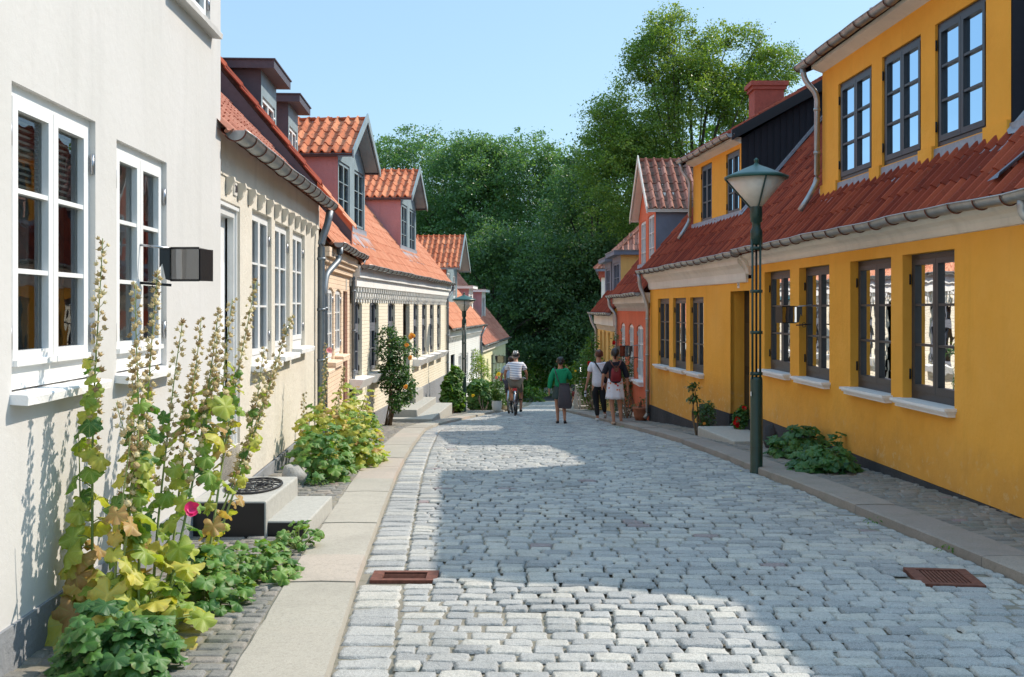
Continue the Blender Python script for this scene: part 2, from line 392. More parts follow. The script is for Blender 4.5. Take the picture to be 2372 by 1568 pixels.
def frames(nrm, rot, size):
    """matrices whose z axis is nrm, spun by rot, scaled"""
    nrm = nrm/np.linalg.norm(nrm, axis=1, keepdims=True)
    h = np.where(np.abs(nrm[:, 2:3]) > .9, np.array([[1., 0, 0]]), np.array([[0, 0, 1.]]))
    a = np.cross(h, nrm); a /= np.linalg.norm(a, axis=1, keepdims=True); b = np.cross(nrm, a)
    c, s = np.cos(rot)[:, None], np.sin(rot)[:, None]
    x = a*c+b*s; y = -a*s+b*c
    return np.stack([x, y, nrm], 2)*np.asarray(size).reshape(-1, 1, 1)

# ---------------------------------------------------------------- the lie of the land
KN = [(-14, -1.42), (0, -1.66), (5, -1.72), (8.6, -1.80), (12.7, -1.94), (18, -2.25), (24.5, -2.70), (28, -2.93), (32, -3.23), (40, -3.92), (50, -4.75), (57, -5.25), (64, -5.5), (80, -5.5), (100, -4.6), (130, -2.6), (200, 0), (500, 8)]
kx = np.array([k[0] for k in KN], float); kz = np.array([k[1] for k in KN], float)
_h = np.diff(kx); _d = np.diff(kz)/_h; _m = np.concatenate([[_d[0]], [0 if a*b <= 0 else 3*(h0+h1)/((2*h1+h0)/a+(h1+2*h0)/b) for a, b, h0, h1 in zip(_d[:-1], _d[1:], _h[:-1], _h[1:])], [_d[-1]]])
def zc(Y):
    Y = np.clip(np.asarray(Y, float), kx[0], kx[-1]); i = np.clip(np.searchsorted(kx, Y)-1, 0, len(_h)-1)
    t = (Y-kx[i])/_h[i]
    return (2*t**3-3*t**2+1)*kz[i]+(t**3-2*t**2+t)*_h[i]*_m[i]+(-2*t**3+3*t**2)*kz[i+1]+(t**3-t**2)*_h[i]*_m[i+1]
def lin(pts): 
    xs = [p[0] for p in pts]; ys = [p[1] for p in pts]
    return lambda Y: np.interp(Y, xs, ys)
WL = lin([(-14, -1.66), (8.8, -2.47), (8.81, -2.57), (20.2, -3.16), (35.9, -2.26), (46.6, -1.44), (60.2, -.36), (70, .4)])
KL = lin([(-14, -.15), (0, -.6), (4.73, -.84), (6.58, -.976), (11.7, -1.30), (15.6, -1.5), (20.5, -1.72), (23, -1.66), (25, -1.42), (28, -1.02), (35, -.30), (46, .1), (60, .9)])
KR = lin([(-14, 3.9), (0, 3.6), (6.6, 3.26), (12, 2.85), (17.2, 2.72), (24.5, 2.29), (30, 1.93), (38, 1.7), (60, 3)])
WR = lin([(-14, 5.05), (0, 4.55), (17.06, 3.94), (24.3, 3.23), (30.7, 3.12), (38, 3.0), (60, 4)])
def gz(X, Y, lift=True):
    """paving height"""
    z = float(zc(Y)); kl, kr = float(KL(Y)), float(KR(Y))
    if X < kl: return z+.05
    if X > kr: return z+.07
    return z
def pix(x, y, Y): return Vector(((x-CX)/FP*Y, Y, (HY-y)/FP*Y))
def onground(x, y):
    lo, hi = 2.5, 90.0
    for _ in range(50):
        mid = (lo+hi)/2; p = pix(x, y, mid)
        if p.z > gz(p.x, mid): lo = mid
        else: hi = mid
    p = pix(x, y, lo); p.z = gz(p.x, lo); return p

class F:
    """a facade line in plan; s runs away from the camera, out towards the street"""
    def __init__(s, X0, Y0, slope, side, z=0):
        s.O = Vector((X0, Y0, 0)); s.u = Vector((slope, 1, 0)).normalized(); s.side = side
        s.n = Vector((s.u.y, -s.u.x, 0)) if side == 'L' else Vector((-s.u.y, s.u.x, 0))
    def shift(s, out):
        f = F(0, 0, 0, s.side); f.O = s.O+s.n*out; f.u = s.u; f.n = s.n; return f
    def s(s_, x):
        k = (x-CX)/FP; return (k*s_.O.y-s_.O.x)/(s_.u.x-k*s_.u.y)
    def z(s_, x, y):
        s = s_.s(x); return (HY-y)/FP*(s_.O.y+s_.u.y*s)
    def atY(s_, Y): return (Y-s_.O.y)/s_.u.y
    def p(s_, s, out, z): v = s_.O+s_.u*s+s_.n*out; return Vector((v.x, v.y, z))
    def box(s_, mb, s0, s1, o0, o1, z0, z1, m): mb.box(s_.p(s0, o0, z0), s_.u*(s1-s0), s_.n*(o1-o0), (0, 0, z1-z0), m)
# ================================================================ GROUND, ROAD, PAVEMENTS
def ribbon(mb, fa, fb, Ys, dz, m, sub=4):
    V = []; F_ = []
    for Y in Ys:
        a, b = float(fa(Y)), float(fb(Y))
        for i in range(sub+1): V.append((a+(b-a)*i/sub, Y, float(zc(Y))+dz))
    k = sub+1
    for j in range(len(Ys)-1):
        for i in range(sub): F_.append((j*k+i, j*k+i+1, (j+1)*k+i+1, (j+1)*k+i))
    mb.add(V, F_, m, True)
g = MB(); xs = [-500, -200, -90, -50, -30, -18, -10, -5, 0, 5, 10, 18, 30, 50, 90, 200, 500]
ys = list(np.arange(-14, 130, 2.0))+[140, 160, 200, 260, 350, 500]
V_ = [(x, y, float(zc(y))-.12+(.0 if abs(x) < 9 else .25*noise.noise(Vector((x*.05, y*.05, 0))))) for y in ys for x in xs]
V_ = [(x, y, z-(1.0 if y < -13 else 0)) for x, y, z in V_]
k_ = len(xs)
g.add(V_, [(j*k_+i, j*k_+i+1, (j+1)*k_+i+1, (j+1)*k_+i) for j in range(len(ys)-1) for i in range(k_-1)], 'grass', True)
struct('ground', g)
YS = list(np.arange(-6, 62, .5))
b_ = MB(); ribbon(b_, lambda y: KL(y)-.03, lambda y: KR(y)+.03, YS, -.0095, 'mortar', 6); struct('road', b_)
b_ = MB(); ribbon(b_, lambda y: WL(y)-.2, lambda y: KL(y)-.44, YS, .035, 'mortar', 3); struct('sidewalk_bed', b_)
b_ = MB(); ribbon(b_, lambda y: KR(y)+.36, lambda y: WR(y)+.2, YS, .050, 'mortar', 3); struct('sidewalk_bed', b_)
b_ = MB(); ribbon(b_, lambda y: -40+0*y, lambda y: 40+0*y, list(np.arange(60, 67, 1.0)), -.06, 'asphalt', 6); struct('path', b_)

def sett_template(nx, ny):
    us = np.linspace(-1, 1, nx); vs = np.linspace(-1, 1, ny); us = np.sign(us)*np.abs(us)**.42; vs = np.sign(vs)*np.abs(vs)**.46; return np.meshgrid(us, vs)
def setts(mb, rows, m, nx, ny, hgt, edge, jit=.006, pillow=20):
    """rows: list of (cx, cy, cz, hx, hy, ang, slope); each stone its own worn, slightly tilted block"""
    if not len(rows): return
    A = np.array(rows); n = len(A); U, Vv = sett_template(nx, ny); U = U.ravel(); Vv = Vv.ravel()
    # worn rounded corners: map the square towards a superellipse
    q = 1-.03*(U**6*Vv**6); Ux = U*q; Vx = Vv*q
    bor = np.maximum(np.abs(U), np.abs(Vv))
    ph = RNG.uniform(0, 6.28, (n, 6))
    wob = 1+.03*np.sin(2.3*U[None]*2+ph[:, :1])*np.cos(1.9*Vv[None]*2+ph[:, 1:2])
    X = Ux[None]*wob*A[:, 3:4]*(1+.03*np.sin(3*Vv[None]+ph[:, 2:3])); Y = Vx[None]*wob*A[:, 4:5]*(1+.05*np.sin(2.6*U[None]+ph[:, 3:4]))
    top = (1-np.abs(U)**pillow*.5)*(1-np.abs(Vv)**pillow*.5)*(1-.12*U**2-.12*Vv**2)
    Z = hgt*top[None]-hgt+(hgt*.13)*np.sin(2.2*U[None]+ph[:, 4:5])*np.sin(2.0*Vv[None]+ph[:, 5:6])
    Z = Z + np.where(bor > .99, -edge, 0)[None]
    tilt = RNG.normal(0, .016, (n, 2)); Z = Z+tilt[:, :1]*X+tilt[:, 1:]*Y+RNG.normal(0, .0035, (n, 1))
    Z = Z+A[:, 6:7]*Y
    Z = Z+np.where(bor < .99, RNG.normal(0, hgt*.06, Z.shape), 0)
    c, s = np.cos(A[:, 5:6]), np.sin(A[:, 5:6])
    X = X+np.where(bor > .8, RNG.normal(0, .0022, X.shape), 0); Y = Y+np.where(bor > .8, RNG.normal(0, .0022, X.shape), 0)
    P = np.stack([A[:, :1]+X*c-Y*s, A[:, 1:2]+X*s+Y*c, A[:, 2:3]+Z], 2)
    k = nx*ny; f = np.array([(j*nx+i, j*nx+i+1, (j+1)*nx+i+1, (j+1)*nx+i) for j in range(ny-1) for i in range(nx-1)])
    Fc = (f[None]+(np.arange(n)*k)[:, None, None]).reshape(-1, 4)
    r = np.clip(RNG.beta(1.4, 1.4, n), 0, .97); r[RNG.random(n) < .005] = 1.0
    C = np.zeros((n, k, 3)); C[..., 0] = r[:, None]
    mb.ch.append((P.reshape(-1, 3), [Fc], mb.mi(m), True, C.reshape(-1, 3)))
def slope_at(Y): return float(zc(Y+.2)-zc(Y-.2))/.4
GR_L = onground(938, 1338); GR_R = onground(2185, 1340)
def blocked(x, y):
    return (abs(x-GR_L.x) < .24 and abs(y-GR_L.y) < .15) or (abs(x-GR_R.x) < .27 and abs(y-GR_R.y) < .25)
road = MB(); near = []; mid = []; far = []
Y = 2.6
while Y < 60:
    hy = random.uniform(.112, .150)*(.92 if Y > 14 else 1)
    kl, kr = float(KL(Y)), float(KR(Y)); bend = .012*math.sin(Y*.7)
    x = kl+.285+random.uniform(-.004, .004); ang = -.03+bend
    near_ = near if Y < 11 else (mid if Y < 26 else far)
    while x < kr-.02:
        wd = random.uniform(.145, .23) if x > kl+.3 else random.uniform(.10, .26)
        if x+wd > kr-.06: wd = kr-.01-x
        if wd < .07: break
        cx = x+wd/2
        yy = Y+(cx-kl)*math.sin(ang)*.6+.02*math.sin(cx*2.1+Y*.35)
        if not blocked(cx, yy):
            crown = .02*(1-((cx-(kl+kr)/2)/((kr-kl)/2))**2)
            near_.append((cx, yy, float(zc(yy))+crown+.022*noise.noise(Vector((cx*.8, yy*.8, 0))), wd/2-random.uniform(.003, .009), hy/2-random.uniform(.003, .008), ang+random.uniform(-.02, .02), slope_at(Y)))
        x += wd
    Y += hy
Y = 2.6    # channel course of longer stones beside the left kerb
while Y < 40:
    hy = random.uniform(.15, .21); kl = float(KL(Y)); (near if Y < 11 else mid if Y < 26 else far).append((kl+.142, Y, float(zc(Y))+.003, .136, hy*.5-random.uniform(.004, .008), random.uniform(-.03, .03), slope_at(Y))) if not blocked(kl+.15, Y) else None
    Y += hy
setts(road, near, 'sett', 11, 9, .011, .013); setts(road, mid, 'sett', 8, 6, .011, .012); setts(road, far, 'sett', 4, 4, .011, .01)
struct('cobblestones', road)
side = MB(); near = []; far = []
for fa, fb, dz, s_ in ((lambda y: float(WL(y))-.05, lambda y: float(KL(y))-.45, .05, .85), (lambda y: float(KR(y))+.37, lambda y: float(WR(y))+.1, .068, .85)):
    Y = 2.4
    while Y < 46:
        hy = random.uniform(.085, .125)*(1 if Y < 20 else 1.3); a, b = fa(Y), fb(Y); x = a
        while x < b:
            wd = min(random.uniform(.12, .22)*(1 if Y < 20 else 1.3), b-x)
            if wd < .03: break
            (near if Y < 12 else far).append((x+wd/2, Y+random.uniform(-.006, .006)+.02*math.sin(x*3+Y), float(zc(Y))+dz-.008+.012*noise.noise(Vector((x, Y, 3))), wd/2-.004, hy/2-.004, random.uniform(-.05, .05), slope_at(Y)))
            x += wd
        Y += hy
setts(side, near, 'sett_side', 7, 6, .007, .02); setts(side, far, 'sett_side', 4, 4, .007, .02)
struct('pavement', side)
# kerb flags: worn slabs butted end to end
def kerb(fa, wd, dz, lens, m, name, drop, y0=-5, y1=58):
    mb = MB(); Y = y0
    while Y < y1:
        L = random.uniform(*lens)*(1 if Y < 14 else 1.2); Y2 = Y+L-.008; n = 7; tw = random.uniform(-.004, .004)
        V = []; 
        for j in range(n+1):
            y = Y+(Y2-Y)*j/n; a = float(fa(y)); z = float(zc(y))+dz+tw; e = .010*noise.noise(Vector((a, y*5, 1)))
            ins = .008 if j in (0, n) else 0
            for (o, zz) in ((-.004, -.16), (e, -.012), (.014+e, 0-ins), (wd*.5, .001-ins*.5), (wd-.01, 0-ins), (wd, -.10)): V.append((a+o if wd > 0 else a+o, y, z+zz))
        V = np.array(V); 
        F_ = [(j*6+i, j*6+i+1, (j+1)*6+i+1, (j+1)*6+i) for j in range(n) for i in range(5)]+[(0, 1, 2, 3, 4, 5)[::-1], tuple(n*6+i for i in range(6))]
        mb.add(V, F_, m, False, np.tile([random.uniform(0, .9), 0, 0], (len(V), 1))); Y += L
    return struct(name, mb)
kerb(lambda y: float(KL(y))-.45, .45, .052, (.75, 1.25), 'kerbstone', 'kerb', .1)
kerb(lambda y: float(KR(y)), .37, .078, (1.3, 2.4), 'kerbstone_grey', 'kerb', .1)

# drain gratings
def grate(p, wx, wy, nb, label, ang):
    mb = MB(); X, Y_, z = p.x, p.y, float(zc(p.y))+.004; c = math.cos(ang); s = math.sin(ang)
    def bx(x0, x1, y0, y1, z0, z1, m='rust'):
        mb.box((X+x0*c-y0*s, Y_+x0*s+y0*c, z+z0), ((x1-x0)*c, (x1-x0)*s, 0), (-(y1-y0)*s, (y1-y0)*c, 0), (0, 0, z1-z0), m)
    e = .045 if nb < 12 else .03; ex = wx*.17
    bx(-wx/2, wx/2, -wy/2, -wy/2+e, -.03, .012); bx(-wx/2, wx/2, wy/2-e, wy/2, -.03, .012)
    bx(-wx/2, -wx/2+ex, -wy/2+e, wy/2-e, -.03, .012); bx(wx/2-ex, wx/2, -wy/2+e, wy/2-e, -.03, .012)
    L = wy-2*e
    for i in range(nb):
        if L < .2: y = -wy/2+e+L*(i+.5)/nb; bx(-wx/2+ex, wx/2-ex, y-.004, y+.004, -.03, .0)
        else: x = -wx/2+ex+(wx-2*ex)*(i+.5)/nb; bx(x-.007, x+.007, -wy/2+e, wy/2-e, -.03, .006)
    bx(-wx/2+.01, wx/2-.01, -wy/2+.01, wy/2-.01, -.07, -.045, 'iron')
    o = mb.build('drain_grate', loc=(X, Y_, z)); return tag(o, label, 'drain grate')
grate(GR_L, .43, .25, 5, 'flat rusty drain grate beside the sunlit left kerb slabs', .0)
grate(GR_R, .40, .42, 11, 'square rusty drain grate in the shaded cobbles by the right kerb', -.12)

# ================================================================ BUILDING PARTS
def walls(mb, f, s0, s1, z0, z1, holes, rev, m, mrev=None, out=0.0, ztop=None, amp=.0):
    """facade sheet with openings (a,b,c,d,rise) and their reveals"""
    hs = [h if len(h) == 5 else (*h, 0) for h in holes]
    S = sorted({s0, s1, *[v for h in hs for v in h[:2]]}); Z = sorted({z0, z1, *[v for h in hs for v in (h[2], h[3])]})
    for i in range(len(S)-1):
        for j in range(len(Z)-1):
            a, b, c, d = S[i], S[i+1], Z[j], Z[j+1]; ms, mz = (a+b)/2, (c+d)/2
            if any(h[0] < ms < h[1] and h[2] < mz < h[3] for h in hs): continue
            mb.quad(f.p(a, out, c), f.p(b, out, c), f.p(b, out, d), f.p(a, out, d), m)
    mr_ = mrev or m
    for a, b, c, d, r in hs:
        zs = d-r
        # slightly uneven hand-made arrises
        def rv(p0, p1, n=10):
            for k in range(n):
                t0, t1 = k/n, (k+1)/n
                q0 = (p0[0]+(p1[0]-p0[0])*t0, p0[1]+(p1[1]-p0[1])*t0); q1 = (p0[0]+(p1[0]-p0[0])*t1, p0[1]+(p1[1]-p0[1])*t1)
                mb.quad(f.p(q0[0], out, q0[1]), f.p(q1[0], out, q1[1]), f.p(q1[0], out-rev, q1[1]), f.p(q0[0], out-rev, q0[1]), mr_)
        rv((a, c), (a, zs), 1); rv((b, zs), (b, c), 1); rv((b, c), (a, c), 1)
        if r <= 0: rv((a, d), (b, d), 1)
        else:
            n = 8; w_ = (b-a)/2; cs = (a+b)/2; Rr = (w_*w_+r*r)/(2*r); th = math.asin(min(1, w_/Rr))
            arc = [(cs+Rr*math.sin(-th+2*th*i/n), d-Rr+Rr*math.cos(-th+2*th*i/n)) for i in range(n+1)]
            for i in range(n):
                p0, p1 = arc[i], arc[i+1]
                mb.quad(f.p(p0[0], out, p0[1]), f.p(p1[0], out, p1[1]), f.p(p1[0], out, d), f.p(p0[0], out, d), m)
                mb.quad(f.p(p0[0], out, p0[1]), f.p(p1[0], out, p1[1]), f.p(p1[0], out-rev, p1[1]), f.p(p0[0], out-rev, p0[1]), mr_)
def sash_window(root, f, a, b, c, d, rec, mat='white_paint', rows=3, nsash=2, transom=None, cols=1, arch=0, glass='glass', curtain=None, fw=.045, sw=.05, bar=.022, hinges=True, low=.0, hinge_mat='steel', name='window', lowrail=.0):
    """outer frame, hinged sashes, glazing bars as one mesh; pane, curtain and hinges below it"""
    w = MB(); th = .06; o1 = -rec; o0 = -rec-th
    def bx(s0, s1, z0, z1, q0=o0, q1=o1, m=mat, mb=w): f.box(mb, s0, s1, q0, q1, z0, z1, m)
    e = .003
    bx(a-e, a+fw, c, d); bx(b-fw, b+e, c, d); bx(a+fw, b-fw, d-fw, d+e); bx(a+fw, b-fw, c-e, c+fw+lowrail)
    zones = [(c+fw+lowrail, d-fw)] if transom is None else [(c+fw+lowrail, transom-.03), (transom+.03, d-fw)]
    if transom is not None: bx(a+fw, b-fw, transom-.03, transom+.03, o0, o1+.012)
    W = (b-a-2*fw)/nsash
    for zi, (z0, z1) in enumerate(zones):
        nr = rows if transom is None else (rows[zi])
        for k in range(nsash):
            s0, s1 = a+fw+W*k+.003, a+fw+W*(k+1)-.003; q1 = o1+.014; q0 = o1-.035
            z0_, z1_ = z0+.003, z1-.003
            bx(s0, s0+sw, z0_, z1_, q0, q1); bx(s1-sw, s1, z0_, z1_, q0, q1)
            bx(s0+sw, s1-sw, z1_-sw, z1_, q0, q1); bx(s0+sw, s1-sw, z0_, z0_+sw*1.25, q0, q1)
            if low: f.box(w, s0+.004, s1-.004, q1, q1+.02, z0_, z0_+.03, mat)
            hh = (z1_-sw-z0_-sw*1.25)
            for r_ in range(1, nr):
                z = z0_+sw*1.25+hh*r_/nr; bx(s0+sw, s1-sw, z-bar/2, z+bar/2, q0, q1-.004)
            for c_ in range(1, cols):
                s = s0+sw+(s1-s0-2*sw)*c_/cols; bx(s-bar/2, s+bar/2, z0_+sw, z1_-sw, q0, q1-.004)
    if arch:
        n = 8; w_ = (b-a)/2; cs = (a+b)/2
        bx(a+fw, b-fw, d-arch-fw, d-arch)
    wo = w.build(name, root)
    p = MB()
    p.quad(f.p(a+fw, o1-.022, c+fw), f.p(b-fw, o1-.022, c+fw), f.p(b-fw, o1-.022, d-fw), f.p(a+fw, o1-.022, d-fw), glass); p.build('pane', wo)
    if hinges:
        for s in (a+.012, b-.012):
            zz = [c+(d-c)*.17, c+(d-c)*.83] if transom is None else [c+.15, transom-.18, transom+.15, d-.2]
            for z in zz: h = MB(); h.tube([f.p(s, o1+.022, z-.055), f.p(s, o1+.022, z+.055)], .011, hinge_mat, 8); h.build('hinge', wo)
    if curtain:
        cm = MB(); kind = curtain
        def cloth(s0, s1, z0, z1, o, m, fold=9, amp=.02):
            n = max(6, int((s1-s0)*50)); V = []; 
            for i in range(n+1):
                s = s0+(s1-s0)*i/n; oo = o+amp*math.sin(i*fold*.35+s*7)+amp*.5*math.sin(i*1.9)
                V += [f.p(s, oo, z0), f.p(s, oo*1, z1)]
            cm.add(V, [(2*i, 2*i+2, 2*i+3, 2*i+1) for i in range(n)], m, True)
        o = -rec-.16; wd = b-a
        if 'side' in kind: cloth(a-.03, a+wd*.33, c, d, o, 'curtain'); cloth(b-wd*.33, b+.03, c, d, o, 'curtain')
        if 'full' in kind: cloth(a, b, c, d, o, 'curtain', amp=.012)
        if 'sheer' in kind: cloth(a, b, c, d, o-.06, 'sheer', amp=.03)
        if 'half' in kind: cloth(a, b, c, c+(d-c)*.5, o, 'curtain', amp=.015)
        if 'rose' in kind: cloth(a, a+wd*.42, c, d, o-.05, 'curtain_rose'); cloth(b-wd*.36, b, c, d, o-.05, 'curtain_rose')
        if 'blind' in kind:
            for k in range(14):
                z = d-.06-k*.032; f.box(cm, a+.06, b-.06, o+.05, o+.075, z-.012, z, 'curtain')
        if cm.ch: cm.build('curtain', wo)
    return wo
def sill(root_win, f, a, b, z, pro, th, m, over=.03, mould=False, taper=0):
    mb = MB()
    if taper:   # deep block tapering downward
        P = [f.p(a-over, -.05, z), f.p(a-over, pro, z-.02), f.p(a-over+.0, pro-taper, z-th), f.p(a-over, -.05, z-th)]
        mb.prism(P, f.u*(b-a+2*over), m)
    elif mould:
        f.box(mb, a-over, b+over, -.12, pro, z-.03, z, m)
        f.box(mb, a-over+.015, b+over-.015, -.03, pro-.02, z-.05, z-.03, m)
        f.box(mb, a-over+.03, b+over-.03, -.03, pro-.045, z-th, z-.05, m)
    else:
        n = 14; V = []
        for i in range(n+1):
            s = a-over+(b-a+2*over)*i/n
            for (o, zz) in ((-.12, 0), (pro-.008, -.012), (pro, -.022), (pro-.004, -th), (-.02, -th+.008)):
                q = .006*noise.noise(Vector((s*9, o*20, zz*20)))
                V.append(f.p(s, o+q, z+zz+q*.6))
        mb.add(V, [(i*5+k, i*5+k+1, (i+1)*5+k+1, (i+1)*5+k) for i in range(n) for k in range(4)]+[(0, 1, 2, 3, 4), tuple(n*5+i for i in range(5))[::-1]], m)
    return mb.build('sill', root_win)
def tiles(mb, A, U, V, nu, nv, tw, th, m, amp=.03, K=7, keep=None, jit=.004):
    """pantiles laid in courses from corner A, U along the eave, V up the slope"""
    U = Vector(U).normalized(); V = Vector(V).normalized(); Nn = U.cross(V)
    if Nn.z < 0: Nn = -Nn
    ij = [(i, j) for j in range(nv) for i in range(nu) if keep is None or keep((i+.5)*tw, (j+.5)*th)]
    if not ij: return
    ij = np.array(ij, float); n = len(ij)
    t = np.linspace(0, 1, K+1)
    # S profile: broad trough and a narrow roll
    prof = amp*1.25*(np.where(t < .58, -.40*np.sin(t/.58*np.pi), 1.25*np.maximum(0, np.sin(np.clip((t-.58)/.42, 0, 1)*np.pi))**.8))
    r = RNG.random(n); jz = RNG.normal(0, jit, n); ju = RNG.normal(0, jit, n)
    u = (ij[:, :1]+t[None]*1.04)*tw+ju[:, None]
    P = []
    for vv, lift in ((0.0, -.014), (0.0, .018), (1.03, .0)):
        v = (ij[:, 1:]+vv)*th+np.zeros_like(u); h = prof[None]+lift+jz[:, None]
        P.append(np.array(A)[None, None]+u[..., None]*np.array(U)+v[..., None]*np.array(V)+h[..., None]*np.array(Nn))
    P = np.stack(P, 1).reshape(n, -1, 3); k = K+1
    f_ = np.array([(q*k+i, q*k+i+1, (q+1)*k+i+1, (q+1)*k+i) for q in range(2) for i in range(K)])
    Fc = (f_[None]+(np.arange(n)*3*k)[:, None, None]).reshape(-1, 4)
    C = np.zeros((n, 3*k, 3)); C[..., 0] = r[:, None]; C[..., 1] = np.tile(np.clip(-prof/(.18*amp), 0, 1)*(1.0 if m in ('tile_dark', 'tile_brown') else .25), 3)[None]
    mb.ch.append((P.reshape(-1, 3), [Fc], mb.mi(m), False, C.reshape(-1, 3)))
def ridge_tiles(mb, a, b, r_, m, L=.36):
    a = Vector(a); b = Vector(b); d = (b-a); n = max(1, int(d.length/L))
    for i in range(n):
        p = a+d*(i/n); q = a+d*((i+1.06)/n)
        mb.tube([p+Vector((0, 0, -.02)), q+Vector((0, 0, -.035))], [r_*1.06, r_*.92], m, 9, half=True, smooth=True)
def gutter(root, P, Q, r_=.07, m='zinc', every=.55, ends=True):
    mb = MB(); P = Vector(P); Q = Vector(Q); d = Q-P; n = max(2, int(d.length/every))
    sag = [Vector((0, 0, .006*math.sin(i*2.1)+.007*math.sin(i*.9))) for i in range(n+1)]
    pts = [P+d*(i/n)+sag[i] for i in range(n+1)]
    # half round trough (open top), thick lip bead and brackets
    up = Vector((0, 0, 1)); dn = d.normalized(); side = dn.cross(up).normalized()
    V = []; k = 9
    for p in pts:
        for rr in (r_, r_-.006):
            for j in range(k):
                t = math.pi+math.pi*j/(k-1); V.append(p+side*math.cos(t)*rr+up*math.sin(t)*rr)
    F_ = []
    for i in range(n):
        for q in (0, k):
            for j in range(k-1): F_.append((i*2*k+q+j, i*2*k+q+j+1, (i+1)*2*k+q+j+1, (i+1)*2*k+q+j))
    mb.add(V, F_, m, True)
    for sg in (-1, 1): mb.tube([p+side*sg*(r_) for p in pts], .009, m, 6)
    for p, s in ((pts[0], -1), (pts[-1], 1)):
        mb.poly([p+side*math.cos(math.pi+math.pi*j/(k-1))*r_+up*math.sin(math.pi+math.pi*j/(k-1))*r_ for j in range(k)], m)
    for i in range(n+1):
        p = pts[i]; mb.tube([p+side*math.cos(math.pi+math.pi*j/12)*(r_+.008)+up*math.sin(math.pi+math.pi*j/12)*(r_+.008) for j in range(13)], .007, 'rust' if m == 'zinc' else m, 5)
    return mb.build('gutter', root)
def downpipe(root, pts, r_=.04, m='zinc'):
    mb = MB(); P = [Vector(p) for p in pts]; Q = [P[0]]
    for i in range(1, len(P)-1):
        a = (P[i-1]-P[i]).normalized(); b = (P[i+1]-P[i]).normalized(); L = min(.09, (P[i-1]-P[i]).length/2.2, (P[i+1]-P[i]).length/2.2)
        for t in (0, .25, .5, .75, 1): Q.append((P[i]+a*L)*(1-t)**2+P[i]*2*t*(1-t)+(P[i]+b*L)*t*t)
    Q.append(P[-1]); mb.tube(Q, r_, m, 12)
    L = P[-2]-P[-3] if len(P) > 3 else P[-1]-P[-2]
    for a, b in zip(P[:-1], P[1:]):
        if abs((b-a).z) > 1.0:
            n = int(abs((b-a).z)/1.0)+1
            for i in range(n):
                p = a+(b-a)*((i+.35)/n); mb.tube([p-Vector((0, 0, .02)), p+Vector((0, 0, .02))], r_+.009, m, 12)
    return mb.build('downpipe', root)
def corbels(mb, f, s0, s1, n, z, m, kind='scroll', size=.1, pro=.12):
    for i in range(n):
        s = s0+(s1-s0)*(i+.5)/n; w_ = size*.5
        if kind == 'scroll':
            P = [f.p(s-w_/2, .01, z+size), f.p(s-w_/2, pro, z+size), f.p(s-w_/2, pro*1.05, z+size*.45), f.p(s-w_/2, pro*.75, z+size*.15), f.p(s-w_/2, pro*.5, z+size*.1), f.p(s-w_/2, pro*.45, z-size*.35), f.p(s-w_/2, .01, z-size*.4)]
            mb.prism(P, f.u*w_, m)
        else:
            f.box(mb, s-w_/2, s+w_/2, .0, pro, z, z+size, m); f.box(mb, s-w_/2*.8, s+w_/2*.8, .0, pro*.55, z-size*.8, z, m)
def number(root, f, s, z, txt, w_=.12, h_=.17):
    mb = MB(); f.box(mb, s-w_/2, s+w_/2, 0, .014, z-h_/2, z+h_/2, 'number_plate'); o = mb.build('house_number', root)
    if not txt: return o
    cu = bpy.data.curves.new('digits', 'FONT'); cu.body = txt; cu.size = h_*.85; cu.align_x = 'CENTER'; cu.align_y = 'CENTER'; cu.extrude = .002
    t = bpy.data.objects.new('digits', cu); col.objects.link(t); bpy.context.view_layer.update()
    me = bpy.data.meshes.new_from_object(t.evaluated_get(bpy.context.evaluated_depsgraph_get())); bpy.data.objects.remove(t)
    me.materials.clear(); me.materials.append(MATS['number_ink'])
    x = (f.u if f.side == 'R' else -f.u)*-1   # reading direction seen from the street
    M = Matrix((x, Vector((0, 0, 1)), f.n)).transposed().to_4x4(); M.translation = f.p(s, .017, z)-root.location
    if (x.cross(Vector((0, 0, 1)))).dot(f.n) < 0:
        x = -x; M = Matrix((x, Vector((0, 0, 1)), f.n)).transposed().to_4x4(); M.translation = f.p(s, .017, z)-root.location
    me.transform(M); d = bpy.data.objects.new('digits', me); col.objects.link(d); d.parent = o
    return o
def bodywalls(root, f, s0, s1, eave, depth, ridge, m, zb, half=None, name='wall', gaps=(1, 1)):
    """gable ends and back wall behind the facade"""
    half = half or depth/2; mb = MB()
    for s, on in ((s0, gaps[0]), (s1, gaps[1])):
        if on: mb.poly([f.p(s, -.01, zb), f.p(s, -depth, zb), f.p(s, -depth, eave), f.p(s, -half, ridge), f.p(s, -.01, eave)], m)
    mb.quad(f.p(s0, -depth, zb), f.p(s1, -depth, zb), f.p(s1, -depth, eave), f.p(s0, -depth, eave), m)
    return mb.build(name, root)
